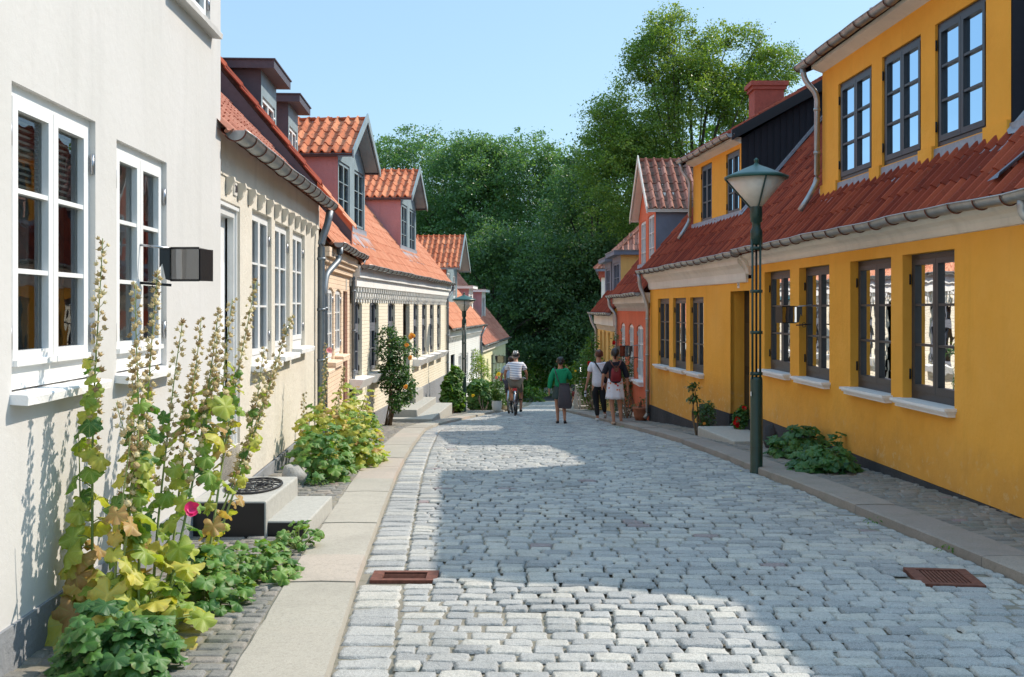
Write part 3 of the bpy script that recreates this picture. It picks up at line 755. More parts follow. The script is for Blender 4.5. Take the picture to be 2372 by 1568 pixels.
def mainroof(root, f, s0, s1, z_eave, over, half, tan, m, tw=.21, th=.33, amp=.032, depth=None, ridge=True, hip0=0, hip1=0, mback=None, clip=None):
    mb = MB(); L = math.hypot(half+over, (half+over)*tan); V = (-f.n*(half+over)+Vector((0, 0, (half+over)*tan))).normalized()
    A = f.p(s0, over, z_eave); nu = int((s1-s0)/tw); tw2 = (s1-s0)/nu; nv = max(1, round(L/th)); th2 = L/nv
    if hip0: kp = lambda s, v: s > hip0*v/L
    else: kp = clip
    tiles(mb, A, f.u, V, nu, nv, tw2, th2, m, amp, keep=kp)
    zr = z_eave+(half+over)*tan
    # solid deck under the tiles, back slope
    d = .03; e0 = hip0
    mb.quad(f.p(s0, over-.02, z_eave-d), f.p(s1, over-.02, z_eave-d), f.p(s1, -half, zr-d), f.p(s0+e0, -half, zr-d), mback or m)
    mb.quad(f.p(s1, -2*half-over, z_eave), f.p(s0, -2*half-over, z_eave), f.p(s0+e0, -half, zr), f.p(s1, -half, zr), mback or m)
    if hip0:
        mb.poly([f.p(s0, over, z_eave-d), f.p(s0+e0, -half, zr-d), f.p(s0, -2*half-over, z_eave-d)], m)
        mb.tube([f.p(s0, over, z_eave+.03), f.p(s0+e0, -half, zr+.03)], .09, m, 8)
    if ridge: ridge_tiles(mb, f.p(s0+e0, -half, zr+.04), f.p(s1, -half, zr+.04), .12, m)
    o = mb.build('roof', root); return o, zr, V
def lower(poly, e, m, name, root):
    mb = MB(); mb.prism(poly, e, m); return mb.build(name, root)
def dormer(root, f, setb, sa, sb, zt, zroof0, tan, kind, wins, m_front, m_cheek, m_roof, m_trim='bluegrey_metal', zp=None, half=3.4, zr=None, front_over=.22, win_kw={}, rows=2, lower_z=0.0, cheek2=None, glass='glass'):
    """zroof0: height of the main roof surface at the dormer front"""
    fd = f.shift(-setb); zb = zroof0-.02-lower_z
    w = MB(); H_ = [(a, b, c, d) for a, b, c, d in wins]
    walls(w, fd, sa, sb, zb, zt, H_, .07, m_front)
    dm = w.build('dormer', root)
    D = (zt-zroof0)/tan
    for s, e in ((sa, 1), (sb, -1)):
        c = MB()
        if kind == 'shed': P = [fd.p(s, -.004, zb), fd.p(s, -.004, zt+.05), fd.p(s, -(half-setb), zr-.05), fd.p(s, -(half-setb), zr-.4)]
        else: P = [fd.p(s, -.004, zb), fd.p(s, -.004, zt), fd.p(s, -D-.2, zt), fd.p(s, -D-.2, zt-.2)]
        c.prism(P, fd.u*(e*.03), m_cheek)
        if m_cheek == 'black_boards':
            n = 22; Dm = half-setb
            for i in range(n):
                x0 = Dm*i/n; zlo = zroof0+x0*tan+.02; zhi = zt+.05+(zr-zt-.1)*x0/Dm
                if zhi-zlo > .05: c.prism([fd.p(s-e*.012, -x0-.01, zlo-.1), fd.p(s-e*.012, -x0-.01, zhi), fd.p(s-e*.012, -x0-.09, zhi+.03), fd.p(s-e*.012, -x0-.09, zlo+.02)], fd.u*(e*.012), m_cheek)
        c.build('cheek', dm)
    r_ = MB()
    if kind == 'flat':
        fd.box(r_, sa-.12, sb+.12, -D-.5, front_over, zt, zt+.13, m_trim)
        fd.box(r_, sa-.14, sb+.14, -D-.5, front_over+.02, zt+.13, zt+.15, m_roof)
    elif kind == 'gable':
        mid_ = (sa+sb)/2; ov = .10; D2 = (zp-zroof0)/tan+.25; L = math.hypot(mid_-sa+ov, zp-zt)
        for s, e in ((sa-ov, 1), (sb+ov, -1)):
            A = fd.p(s, front_over-.04, zt-.02) if e == 1 else fd.p(s, front_over-.04, zt-.02)
            V = (fd.u*(e*(mid_-sa+ov))+Vector((0, 0, zp-zt+.02))).normalized(); n_ = int((D2+front_over)/.21); tw = (D2+front_over)/n_; nv = max(2, round(L/.33))
            tiles(r_, A, -fd.n, V, n_, nv, tw, L/nv, m_roof, .04)
            r_.quad(A-V*.0+Vector((0, 0, -.03)), A-fd.n*(D2+front_over)+Vector((0, 0, -.03)), fd.p(mid_, -D2, zp-.03), fd.p(mid_, front_over-.04, zp-.03), m_trim)
        ridge_tiles(r_, fd.p(mid_, front_over-.02, zp+.03), fd.p(mid_, -D2, zp+.03), .10, m_roof)
    elif kind == 'shed':
        Dm = half-setb; L = math.hypot(Dm+front_over, zr-zt); V = (-fd.n*(Dm+front_over)+Vector((0, 0, zr-zt))).normalized()
        n_ = int((sb-sa+.4)/.21); nv = round(L/.33)
        tiles(r_, fd.p(sa-.2, front_over, zt+.12), fd.u, V, n_, nv, (sb-sa+.4)/n_, L/nv, m_roof, .032)
        for s, e in ((sa-.2, -1), (sb+.2, 1)):
            r_.prism([fd.p(s, front_over+.02, zt-.02), fd.p(s, front_over+.02, zt+.17), fd.p(s, -Dm, zr+.10), fd.p(s, -Dm, zr-.12)], fd.u*(-e*.03), 'black_paint')
        r_.quad(fd.p(sa-.19, front_over, zt+.06), fd.p(sb+.19, front_over, zt+.06), fd.p(sb+.19, -Dm, zr-.02), fd.p(sa-.19, -Dm, zr-.02), 'black_boards')
    r_.build('roof', dm)
    if kind == 'gable':
        g_ = MB(); mid_ = (sa+sb)/2; ov = .10
        g_.prism([fd.p(sa, -.02, zt-.001), fd.p(sb, -.02, zt-.001), fd.p(mid_, -.02, zp-.06)], fd.n*.02, m_front if m_front != 'bluegrey_metal' else 'bluegrey_metal')
        g_.build('gable', dm)
        b_ = MB()
        for s, e in ((sa-ov-.03, 1), (sb+ov+.03, -1)):
            b_.prism([fd.p(s, front_over-.03, zt-.14), fd.p(s, front_over-.03, zt+.03), fd.p(mid_, front_over-.03, zp+.10), fd.p(mid_, front_over-.03, zp-.09)], fd.n*.03, m_trim)
            b_.prism([fd.p(s+e*.02, front_over-.05, zt-.10), fd.p(s+e*.12, front_over-.05, zt-.05), fd.p(mid_, front_over-.05, zp-.10), fd.p(mid_, front_over-.05, zp-.16)], -fd.n*(front_over-.06), m_trim)
            q = s+e*.04; b_.prism([fd.p(q, front_over-.04, zt-.10), fd.p(q, front_over-.04, zt-.01), fd.p(q, -D, zt-.01), fd.p(q, -D, zt-.10)], fd.u*(e*.06), m_trim if m_cheek != 'pink_plaster' else 'gutter_brown')
        b_.build('bargeboard', dm)
    mb = MB(); fd.box(mb, sa+.06, sb-.06, -.36, -.34, zb, zt-.02, 'interior'); mb.build('interior_wall', dm)
    kw = dict(rows=rows, hinges=False, fw=.035, sw=.035, bar=.018); kw.update(win_kw)
    for a, b, c, d in wins: sash_window(dm, fd, a, b, c, d, .03, glass=glass, **kw)
    return dm, fd
def apron(root, fd, sa, sb, z, tan, L, m='lead', name='flashing', scallop=True):
    mb = MB(); n = 24; V = []
    for i in range(n+1):
        s = sa+(sb-sa)*i/n; e = .03*math.sin(i*1.9)+.02*math.sin(i*.7)
        for t, h in ((0, .12), (0.02, .01), (.5, 0), (1, 0)):
            o = (L+e)*t; V.append(fd.p(s, o+.012, z+h-o*tan+.075+.014*math.sin(s*2*math.pi/.21)*t))
    mb.add(V, [(i*4+k, i*4+k+1, (i+1)*4+k+1, (i+1)*4+k) for i in range(n) for k in range(3)], m, True)
    return mb.build(name, root)
def interior(root, f, s0, s1, z0, z1, m='interior', d=.75):
    mb = MB(); f.box(mb, s0+.05, s1-.05, -d-.02, -d, z0, z1, m); f.box(mb, s0+.05, s1-.05, -d, -.35, z0, z0+.02, m); mb.build('interior_wall', root)
def wins_px(f, L): 
    """pixel openings (xl, xr, ytop, ybottom) read at the left edge -> facade coordinates"""
    o = []
    for xl, xr, yt, yb in L:
        a, b = f.s(xl), f.s(xr); k = f.s(xl); Y = f.O.y+f.u.y*k
        o.append((min(a, b), max(a, b), (HY-yb)/FP*Y, (HY-yt)/FP*Y))
    return o

# ---------------------------------------------------------------- LEFT 1: white plaster house at the left edge
f1 = F(-2.16-.0358*0, 0, -.0358, 'L')
B1 = thing('plastered_house', 'tall white plastered house filling the left edge of the street', 'house', (-2.3, 4.5, -1.7))
sE = f1.s(511)
w1 = wins_px(f1, [(27, 221, 186, 905), (270, 386, 322, 862)])
up = (f1.s(487)-1.12, f1.s(487), 2.42*.94, 3.75*.94)
mb = MB(); rp = 1.62*.94
walls(mb, f1, -3, sE, -1.47, 6.2, [(a, b, c-.03, d) for a, b, c, d in w1]+[up], .055, 'white_plaster')
mb.poly([f1.p(sE, 0, -3), f1.p(sE, -7, -3), f1.p(sE, -7, 6.2), f1.p(sE, 0, 6.2)], 'white_plaster')
mb.quad(f1.p(-3, -7, -3), f1.p(sE, -7, -3), f1.p(sE, -7, 6.2), f1.p(-3, -7, 6.2), 'white_plaster')
mb.quad(f1.p(-3, 0, -3), f1.p(-3, -7, -3), f1.p(-3, -7, 6.2), f1.p(-3, 0, 6.2), 'white_plaster')
mb.build('wall', B1)
mb = MB(); f1.box(mb, -3, sE-.002, -.06, .018, -3, -1.47, 'grey_plinth'); mb.build('plinth', B1)
for i, (a, b, c, d) in enumerate(w1):
    wo = sash_window(B1, f1, a, b, c, d, .035, 'white_paint', 3, fw=.055, sw=.058, bar=.024, curtain=('side sheer blind' if i == 0 else 'side sheer'), glass='glass_left', low=1, lowrail=.05)
    if i == 0: sill(wo, f1, a, b, c-.01, .085, .06, 'sill_white', over=.02)
    else: sill(wo, f1, a, b, c-.01, .085, .06, 'sill_white', over=.03)
wo = sash_window(B1, f1, *up, .035, 'white_paint', 3, fw=.055, sw=.058, glass='glass_left', curtain='side'); sill(wo, f1, up[0], up[1], up[2], .09, .06, 'white_plaster', over=.06)
interior(B1, f1, -1, sE, -1.4, 6.0, 'interior_warm', .9)
mb = MB(); f1.box(mb, -3.2, sE+.15, -7.3, .3, 6.2, 6.35, 'cornice_white'); mb.prism([f1.p(-3.2, .35, 6.35), f1.p(-3.2, -3.5, 9.8), f1.p(-3.2, -7.35, 6.35)], f1.u*(sE+3.3), 'tile_dark'); mb.build('roof', B1)

# ---------------------------------------------------------------- LEFT 2: greyish cream house with corbels and big zinc gutter
f2 = F(-2.59, 9.21, -.0525, 'L')
B2 = thing('corbelled_house', 'low grey-cream plastered house with a row of small corbels under its big zinc gutter', 'house', (-2.9, 12.5, -1.95))
s0, s1 = f2.atY(8.81), f2.s(738)
w2 = wins_px(f2, [(584, 629, 482, 846), (637, 671, 510, 823), (678, 706, 532, 806)])
dr2 = (f2.atY(8.86), f2.s(556), -1.30, .985)
mb = MB(); walls(mb, f2, s0, s1, -1.72, 1.62, w2+[dr2], .07, 'cream_grey_plaster'); mb.build('wall', B2)
mb = MB(); f2.box(mb, dr2[1], s1, -.05, .02, -3.2, -1.735, 'grey_plinth'); f2.box(mb, s0, dr2[1]-.002, -.1, .0, -3.2, -1.30, 'grey_plinth'); mb.build('plinth', B2)
for i, (a, b, c, d) in enumerate(w2):
    wo = sash_window(B2, f2, a, b, c, d, .05, 'white_paint', 3, fw=.05, sw=.05, curtain=['side', 'side', 'full'][i], glass='glass_left', lowrail=.04)
    sill(wo, f2, a, b, c, .13, .07, 'sill_white', over=.05)
mb = MB(); a, b, c, d = dr2
f2.box(mb, a, b-.10, -.16, -.12, c, d-.12, 'white_paint')
for z0, z1 in ((c+.1, c+.75), (c+.85, d-.55)):
    f2.box(mb, b-.42, b-.2, -.12, -.105, z0, z1, 'sill_white'); f2.box(mb, a+.06, b-.5, -.12, -.105, z0, z1, 'sill_white')
do = mb.build('door', B2)
mb = MB(); f2.box(mb, b-.10, b, -.10, -.04, c, d, 'pot_white'); f2.box(mb, b-.055, b-.03, -.04, -.02, c, d, 'white_paint'); f2.box(mb, a, b-.10, -.12, -.03, d-.12, d, 'pot_white'); f2.box(mb, a, b-.04, -.03, .0, d-.05, d-.02, 'white_paint'); mb.build('door_frame', do)
mb = MB(); mb.tube([f2.p(b-.17, -.105, c+1.0), f2.p(b-.17, -.06, c+1.0), f2.p(b-.27, -.06, c+1.0)], .012, 'iron'); mb.build('handle', do)
interior(B2, f2, s0, s1, -1.4, 1.5, 'interior_warm', .8)
mb = MB(); n = 12; zc_ = 1.13
for i in range(n):
    s = f2.s(524)+(f2.s(722)-f2.s(524))*i/(n-1); q = .065
    mb.prism([f2.p(s-q/2, .005, zc_+.07), f2.p(s-q/2, .075, zc_+.07), f2.p(s-q/2, .085, zc_+.03), f2.p(s-q/2, .06, zc_-.01), f2.p(s-q/2, .05, zc_-.05), f2.p(s-q/2, .02, zc_-.09), f2.p(s-q/2, .005, zc_-.09)], f2.u*q, 'cream_grey_plaster')
f2.box(mb, s0, s1, -.02, .012, zc_+.07, 1.62, 'cream_grey_plaster')
mb.build('cornice', B2)
number(B2, f2, f2.s(543), f2.z(543, 438), '20', .13, .12)
tanL = 1.24
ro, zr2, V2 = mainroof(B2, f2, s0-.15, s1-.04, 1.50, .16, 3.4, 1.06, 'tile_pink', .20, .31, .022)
bodywalls(B2, f2, s0+.25, s1-.2, 1.5, 7, 1.5+3.5*1.03, 'rough_brown', -4, 3.4)
gutter(B2, f2.p(s0+.06, .20, 1.53), f2.p(s1+.02, .20, 1.58), .085, 'zinc', .47)
downpipe(B2, [f2.p(f2.s(733), .20, 1.46), f2.p(f2.s(732), .17, 1.25), f2.p(f2.s(730), .09, 1.0), f2.p(f2.s(730), .09, -2.0), f2.p(f2.s(730), .16, -2.12)], .055, 'zinc_dark')
# fire wall rising above the roof at the far end
def firewall(root, f, s, ze, over, tan, half, h, th, m_low, m_wall, m_cap, low=.22, ext=.1):
    mb = MB(); e = f.u*th
    def P(o, dz): return f.p(s, o, ze+(over-o)*tan+dz)
    mb.prism([P(ext-.08, -.25), P(ext-.08, h), P(-half, h), P(-half, -.9)], e, m_wall)
    mb.prism([P(ext-.08, -.1), P(ext-.08, low+.04), P(-half, low-.10), P(-half, -.9)], -f.u*.02, m_low)
    w_ = mb.build('parapet', root)
    c = MB(); Vv = (-f.n*1+Vector((0, 0, tan))).normalized(); L = (half+over)*math.hypot(1, tan); n = int(L/.36)
    for i in range(n):
        a = P(ext, h+.0)+Vv*(L*i/n)+Vector((0, 0, .03)); b = P(ext, h)+Vv*(L*(i+1.1)/n)+Vector((0, 0, -.0))
        for sg in (-1, 1):
            c.prism([a+f.u*(th/2), a+f.u*(th/2+sg*(th/2+.05))-Vector((0, 0, .07)), b+f.u*(th/2+sg*(th/2+.05))-Vector((0, 0, .07)), b+f.u*(th/2)], Vector((0, 0, .025)), m_cap)
    c.build('coping', w_); return w_
firewall(B2, f2, s1-.02, 1.50, .16, tanL, 3.4, .25, .16, 'dark_flashing', 'rough_brown', 'tile_dark', .10, ext=.04)

# ---------------------------------------------------------------- LEFT 3: peach house
f3 = F(f2.p(s1, 0, 0).x, f2.p(s1, 0, 0).y+.03, -.0525, 'L')
B3 = thing('peach_house', 'small peach painted brick house with three white arched windows', 'house', (-3.0, 18, -2.2))
s0, s1 = 0, f3.s(812)
w3 = [(a, b, c, d, .07) for a, b, c, d in wins_px(f3, [(740, 753.5, 659, 858), (758, 773, 664, 838), (776.5, 791, 668, 824)])]
dr3 = (f3.s(795), f3.s(804.7), -2.3, f3.z(798, 674))
mb = MB(); walls(mb, f3, s0, s1, -2.0, 1.1, w3+[dr3], .055, 'peach_plaster')
mb.build('wall', B3)
mb = MB(); f3.box(mb, s0, dr3[0], -.05, .015, -4, -2.005, 'peach_plaster'); mb.build('plinth', B3)
for a, b, c, d, r_ in w3:
    wo = sash_window(B3, f3, a, b, c, d, .04, 'white_paint', 3, arch=.05, glass='glass_left', curtain='full' if a > 2 else 'side'); sill(wo, f3, a, b, c, .15, .10, 'peach_plaster', over=.07)
mb = MB(); f3.box(mb, dr3[0], dr3[1], -.14, -.10, dr3[2], dr3[3], 'salmon_plaster'); mb.build('door', B3)
interior(B3, f3, s0, s1, -1.6, 1.0, 'interior', .8)
mb = MB(); f3.box(mb, s0, s1, .0, .06, .62, .72, 'peach_plaster'); f3.box(mb, s0, s1, .0, .11, .72, .80, 'peach_plaster'); f3.box(mb, s0, s1, 0, .16, .80, .95, 'peach_plaster'); mb.build('cornice', B3)
ze3 = 1.02
ro, zr3, _ = mainroof(B3, f3, s0+.02, s1, ze3, .18, 3.2, tanL, 'tile_orange', .2, .31, .022)
bodywalls(B3, f3, s0+.2, s1, 1.0, 6.5, 1.0+3.2*tanL, 'salmon_plaster', -4, 3.2, gaps=(0, 1))
gutter(B3, f3.p(s0+.35, .26, ze3+.01), f3.p(s1+.25, .26, ze3+.02), .075, 'zinc', .5)
downpipe(B3, [f3.p(s0+.5, .26, ze3-.05), f3.p(s0+.5, .25, ze3-.25), f3.p(s0+.05, .1, ze3-.5), f3.p(s0-.08, .09, ze3-.75), f3.p(s0-.08, .09, -2.0)], .05, 'zinc_dark')
downpipe(B3, [f3.p(s1+.12, .26, ze3-.05), f3.p(s1+.1, .2, ze3-.25), f3.p(s1-.12, .07, ze3-.4), f3.p(s1-.12, .07, -2.5)], .035, 'zinc_dark')
firewall(B3, f3, s1-.16, ze3, .18, tanL, 3.2, .50, .16, 'dark_flashing', 'salmon_plaster', 'tile_orange', .26, ext=.12)
number(B3, f3, f3.s(801.5), f3.z(801.5, 659), '', .10, .2)
for (xa, xb) in ((605, 640), (668, 690)):
    fd_ = f3.shift(-.95); a, b = fd_.s(xa), fd_.s(xb); zr0 = ze3+(.18+.95)*tanL; zt = 3.72
    dormer(B3, f3, .95, a, b, zt, zr0, tanL, 'flat', [(a+.12, b-.12, zt-1.52, zt-.38)], 'bluegrey_metal', 'dark_flashing', 'dark_flashing', 'dark_flashing', win_kw=dict(mat='white_paint', hinges=True, rows=1))

# ---------------------------------------------------------------- LEFT 4: cream brick house
f4 = F(-.1546*20.25, 20.25, .055, 'L')
B4 = thing('cream_brick_house', 'long cream painted brick house with grey arched windows and two gabled dormers', 'house', (-2.7, 28, -2.9))
s0, s1 = 0, f4.s(1034)
px4 = []
tops = lambda x: 686+.0532*(x-828); bots = lambda x: 870-.321*(x-826)
for xl, xr in ((814, 838.5), (856, 877), (898.4, 915), (957.5, 969.5), (977.5, 988.5), (995.8, 1005), (1012.5, 1020.8)): px4.append((xl, xr, tops(xl)+1, bots(xl)+3))
w4 = [(a, b, c, d, .16) for a, b, c, d in wins_px(f4, px4)]
dr4 = (*[f4.s(x) for x in (933.6, 949)], -2.1, f4.z(935, 693), .16)
mb = MB(); walls(mb, f4, s0, s1, -2.25, .45, w4+[dr4], .10, 'cream_brick'); mb.build('wall', B4)
mb = MB(); f4.box(mb, s0, dr4[0], -.15, .03, -5, -2.255, 'grey_plinth'); f4.box(mb, dr4[1], s1, -.15, .03, -5, -2.255, 'grey_plinth'); f4.box(mb, dr4[0], dr4[1], -.35, .03, -5, -2.10, 'grey_plinth')
mb.build('plinth', B4)
for i, (a, b, c, d, r_) in enumerate(w4):
    wo = sash_window(B4, f4, a, b, c, d, .085, 'grey_paint', (2, 1), transom=c+(d-c)*.60, arch=.12, glass='glass', curtain='full', hinge_mat='iron')
    sill(wo, f4, a, b, c-.002, .26, .20, 'sill_white', over=.10, taper=.10)
mb = MB(); f4.box(mb, dr4[0], dr4[1], -.36, -.32, dr4[2], dr4[3], 'door_dark'); mb.build('door', B4)
interior(B4, f4, s0, s1, -2, .4, 'interior', .9)
mb = MB(); f4.box(mb, s0, s1, -.1, .10, .44, .62, 'chalk_white'); f4.box(mb, s0, s1, -.1, .16, .62, .86, 'chalk_white')
n = 56; corbels(mb, f4, s0+.1, s1-.1, n, .34, 'chalk_white', 'box', .10, .085); corbels(mb, f4, s0+.1, s1-.1, n, .18, 'chalk_white', 'scroll', .14, .06)
mb.build('cornice', B4); ze4 = .86
ro, zr4, _ = mainroof(B4, f4, s0, s1+.1, ze4, .18, 3.3, tanL, 'tile_orange', .2, .31, .02)
bodywalls(B4, f4, s0+.1, s1, .8, 6.6, .8+3.3*tanL, 'cream_brick', -6, 3.3, gaps=(0, 1))
gutter(B4, f4.p(s0+.05, .25, ze4), f4.p(s1+.15, .25, ze4+.02), .075, 'zinc', .55)
downpipe(B4, [f4.p(s1+.05, .25, ze4-.04), f4.p(s1+.05, .2, ze4-.25), f4.p(s1-.25, .07, ze4-.5), f4.p(s1-.25, .07, -3.4)], .045, 'zinc_dark')
number(B4, f4, f4.s(941), f4.z(941, 680), '', .09, .2)
sb4 = .45; fd_ = f4.shift(-sb4)
for (xa, xb, yt, yp, ww) in ((783, 845, 352, 276, [(785, 810, 370, 506), (821, 843, 392, 527)]), (928.5, 963.5, 455, 394, [(930.5, 943.5, 470, 580), (949, 961.5, 482, 592)])):
    a, b = fd_.s(xa), fd_.s(xb); Ya = fd_.O.y+fd_.u.y*a; zt = (HY-yt)/FP*Ya; zp = (HY-yp)/FP*(Ya+1.5)
    dm, fd = dormer(B4, f4, sb4, a, b, zt, ze4+(.18+sb4)*tanL, tanL, 'gable', wins_px(fd_, ww), 'bluegrey_metal', 'pink_plaster', 'tile_orange_old', 'bluegrey_metal', zp=zp, front_over=.35, rows=3, win_kw=dict(mat='bluegrey_metal', cols=1))
    apron(dm, fd, a-.15, b+.15, ze4+(.18+sb4)*tanL-.05, tanL, .26)

# ---------------------------------------------------------------- LEFT 5, 6
f5 = F(f4.p(s1, 0, 0).x, f4.p(s1, 0, 0).y+.05, .077, 'L')
B5 = thing('white_brick_house', 'low white painted brick house with orange roof behind the far green street lamp', 'house', (-1.9, 41, -3.9))
s0, s1 = 0, f5.s(1112)
px5 = [(x0, x1, 812+(x0-1085)*.02, 866-(x0-1065)*.42) for x0, x1 in ((1062, 1069), (1078, 1084), (1090, 1098))]
px5 = [(1062, 1069.5, 820, 900), (1079, 1084.5, 818, 884), (1091, 1098.5, 812, 877)]
w5 = wins_px(f5, px5); dr5 = (f5.s(1044), f5.s(1053), -4.0, f5.z(1046, 822))
mb = MB(); walls(mb, f5, s0, s1, -3.6, -1.0, w5+[dr5], .06, 'white_brick'); mb.build('wall', B5)
mb = MB(); f5.box(mb, dr5[1], s1, -.1, .03, -7, -3.605, 'grey_plinth'); mb.build('plinth', B5)
for a, b, c, d in w5:
    wo = sash_window(B5, f5, a, b, c, d, .04, 'white_paint', 3, hinges=False, curtain='full'); sill(wo, f5, a, b, c, .2, .18, 'sill_white', over=.08, taper=.05)
mb = MB(); f5.box(mb, dr5[0], dr5[1], -.2, -.16, dr5[2], dr5[3], 'door_dark'); mb.build('door', B5)
mb = MB(); f5.box(mb, s0, s1, 0, .12, -1.0, -.72, 'chalk_white'); corbels(mb, f5, s0, s1, 26, -1.12, 'chalk_white', 'box', .12, .08); mb.build('cornice', B5)
ze5 = -.70; ro, zr5, _ = mainroof(B5, f5, s0, s1+.05, ze5, .2, 3.2, tanL, 'tile_orange', .22, .33, .02)
bodywalls(B5, f5, s0, s1, -.8, 6.4, -.8+3.2*tanL, 'white_brick', -8, 3.2, gaps=(1, 1))
gutter(B5, f5.p(s0+.05, .27, ze5), f5.p(s1+.1, .27, ze5), .075, 'zinc', .6)
downpipe(B5, [f5.p(s1, .27, ze5-.05), f5.p(s1-.2, .08, ze5-.5), f5.p(s1-.2, .08, -4.6)], .045, 'zinc_dark')
interior(B5, f5, s0, s1, -3.4, -1)
fd_ = f5.shift(-.55); a, b = fd_.s(1034), fd_.s(1059); Ya = fd_.O.y+a
dormer(B5, f5, .55, a, b, (HY-618)/FP*Ya, ze5+.75*tanL, tanL, 'gable', wins_px(fd_, [(1036, 1043, 630, 688), (1050, 1056, 637, 690)]), 'bluegrey_metal', 'salmon_plaster', 'tile_orange_old', 'bluegrey_metal', zp=(HY-545)/FP*(Ya+1.6), front_over=.55, rows=3, win_kw=dict(mat='white_paint'))
f6 = F(f5.p(s1, 0, 0).x, f5.p(s1, 0, 0).y+.05, .080, 'L')
B6 = thing('pale_yellow_house', 'farthest left house, pale yellow with a worn red roof sloping down by the trees', 'house', (-.9, 52, -5))
s0, s1 = 0, f6.s(1171)
w6 = wins_px(f6, [(1119, 1122.5, 835, 880), (1127, 1131, 832, 877), (1147, 1150.5, 823, 872), (1155, 1158, 822, 868), (1163.5, 1166.5, 818, 864)])
dr6 = (f6.s(1138), f6.s(1142.5), -5.2, f6.z(1139, 822))
mb = MB(); walls(mb, f6, s0, s1, -4.9, -1.95, w6+[dr6], .07, 'pale_yellow_plaster'); mb.build('wall', B6)
mb = MB(); f6.box(mb, s0, s1, -.1, .03, -8, -4.905, 'grey_plinth'); mb.build('plinth', B6)
for a, b, c, d in w6: sash_window(B6, f6, a, b, c, d, .05, 'pale_yellow_plaster', 3, hinges=False, curtain='full')
mb = MB(); f6.box(mb, dr6[0], dr6[1], -.2, -.16, dr6[2], dr6[3], 'green_paint'); mb.build('door', B6)
mb = MB(); f6.box(mb, s0, s1, 0, .14, -1.97, -1.68, 'cornice_white'); mb.build('cornice', B6)
ze6 = -1.64; ro, zr6, _ = mainroof(B6, f6, s0, s1+.2, ze6, .2, 3.1, tanL, 'tile_pink', .24, .36, .02)
bodywalls(B6, f6, s0, s1, -1.7, 6.2, -1.7+3.1*tanL, 'pale_yellow_plaster', -9, 3.1)
gutter(B6, f6.p(s0+.1, .27, ze6), f6.p(s1+.2, .27, ze6), .08, 'zinc', .8)
interior(B6, f6, s0, s1, -4.8, -2)
fd_ = f6.shift(-.75)
for xa, xb in ((1086, 1095.5), (1116, 1124.5)):
    a, b = fd_.s(xa), fd_.s(xb); zt = (.95 if xa < 1100 else .88)
    dormer(B6, f6, .75, a, b, zt, ze6+.95*tanL, tanL, 'flat', [(a+.25, b-.25, zt-1.45, zt-.25)], 'chalk_white', 'pink_plaster', 'zinc', 'chalk_white', win_kw=dict(mat='white_paint'), rows=1)

# ---------------------------------------------------------------- RIGHT 1: ochre house, near part
g1 = F(4.55, 0, -.0358, 'R')
A1 = thing('ochre_house', 'nearest ochre yellow house on the right with four dark framed windows and a three-window dormer', 'house', (4.2, 11, -1.85))
s0, s1 = g1.atY(6.0), g1.atY(17.06)
wr1 = wins_px(g1, [(1771, 1830, 630, 858), (1851, 1921, 619, 871), (1969.5, 2064, 602, 890), (2090.5, 2211, 591.5, 915)])
wr1 = [(a, b, -.95, .57) for a, b, c, d in wr1]
mb = MB(); walls(mb, g1, s0, s1, -1.74, .78, wr1, .115, 'ochre_plaster'); mb.build('wall', A1)
mb = MB(); g1.box(mb, s0, s1, -.08, .02, -3.5, -1.745, 'dark_plinth'); mb.build('plinth', A1)
for i, (a, b, c, d) in enumerate(wr1):
    wo = sash_window(A1, g1, a, b, c, d, .10, 'dark_paint', 3, fw=.055, sw=.055, bar=.026, glass='glass', curtain=['full', 'side', 'half', 'side'][i], hinge_mat='iron', lowrail=.03)
    sill(wo, g1, a, b, c+.004, .12, .085, 'sill_white', over=.05, mould=True)
interior(A1, g1, s0, s1, -1.6, .7, 'interior', .8)
mb = MB(); n = 9
prof = [(.0, .70), (.03, .705), (.045, .73), (.05, .77), (.075, .80), (.13, .83), (.16, .87), (.16, .90), (.0, .90)]
mb.prism([g1.p(s0, o, z) for o, z in prof], g1.u*(s1-s0), 'cornice_white'); mb.build('cornice', A1)
tanR = 1.15; zeR = .92; over = .2; halfR = 3.2
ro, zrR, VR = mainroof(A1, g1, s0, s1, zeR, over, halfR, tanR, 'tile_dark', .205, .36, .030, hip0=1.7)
bodywalls(A1, g1, s0, s1, .9, 6.4, .95, 'ochre_plaster', -4, 3.2, gaps=(1, 0))
gutter(A1, g1.p(s0, .27, zeR-.01), g1.p(s1, .27, zeR+.045), .075, 'zinc', .45)
sq = g1.shift(.27).s(2368); downpipe(A1, [g1.p(sq, .27, zeR-.05), g1.p(sq, .27, .74), g1.p(sq-.25, .07, .5), g1.p(sq-.25, .07, -1.7)], .04)
# dormer with shed roof
sbR = .38; gd = g1.shift(-sbR); a, b = gd.s(2342), gd.s(1905); zroof = zeR+(over+sbR)*tanR; ztR = 3.38
wd1 = wins_px(gd, [(1942, 2019, 208, 412), (2043, 2133, 150, 380), (2166, 2284, 78, 336)])
zt_, zb_ = max(w[3] for w in wd1), min(w[2] for w in wd1)
wd1 = [(p, q, 1.72, 3.04) for i, (p, q, r_, t) in enumerate(wd1)]
print('dormer windows z', zb_, zt_, 'roof', zroof)
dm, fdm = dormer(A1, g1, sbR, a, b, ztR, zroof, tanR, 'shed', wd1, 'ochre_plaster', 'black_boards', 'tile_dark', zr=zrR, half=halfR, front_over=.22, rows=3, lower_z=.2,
    win_kw=dict(mat='dark_paint', fw=.055, sw=.05, bar=.026, hinges=True, hinge_mat='iron', curtain=None), glass='glass_sky')
apron(dm, fdm, a-.25, b+.1, zroof-.075, tanR, .10)
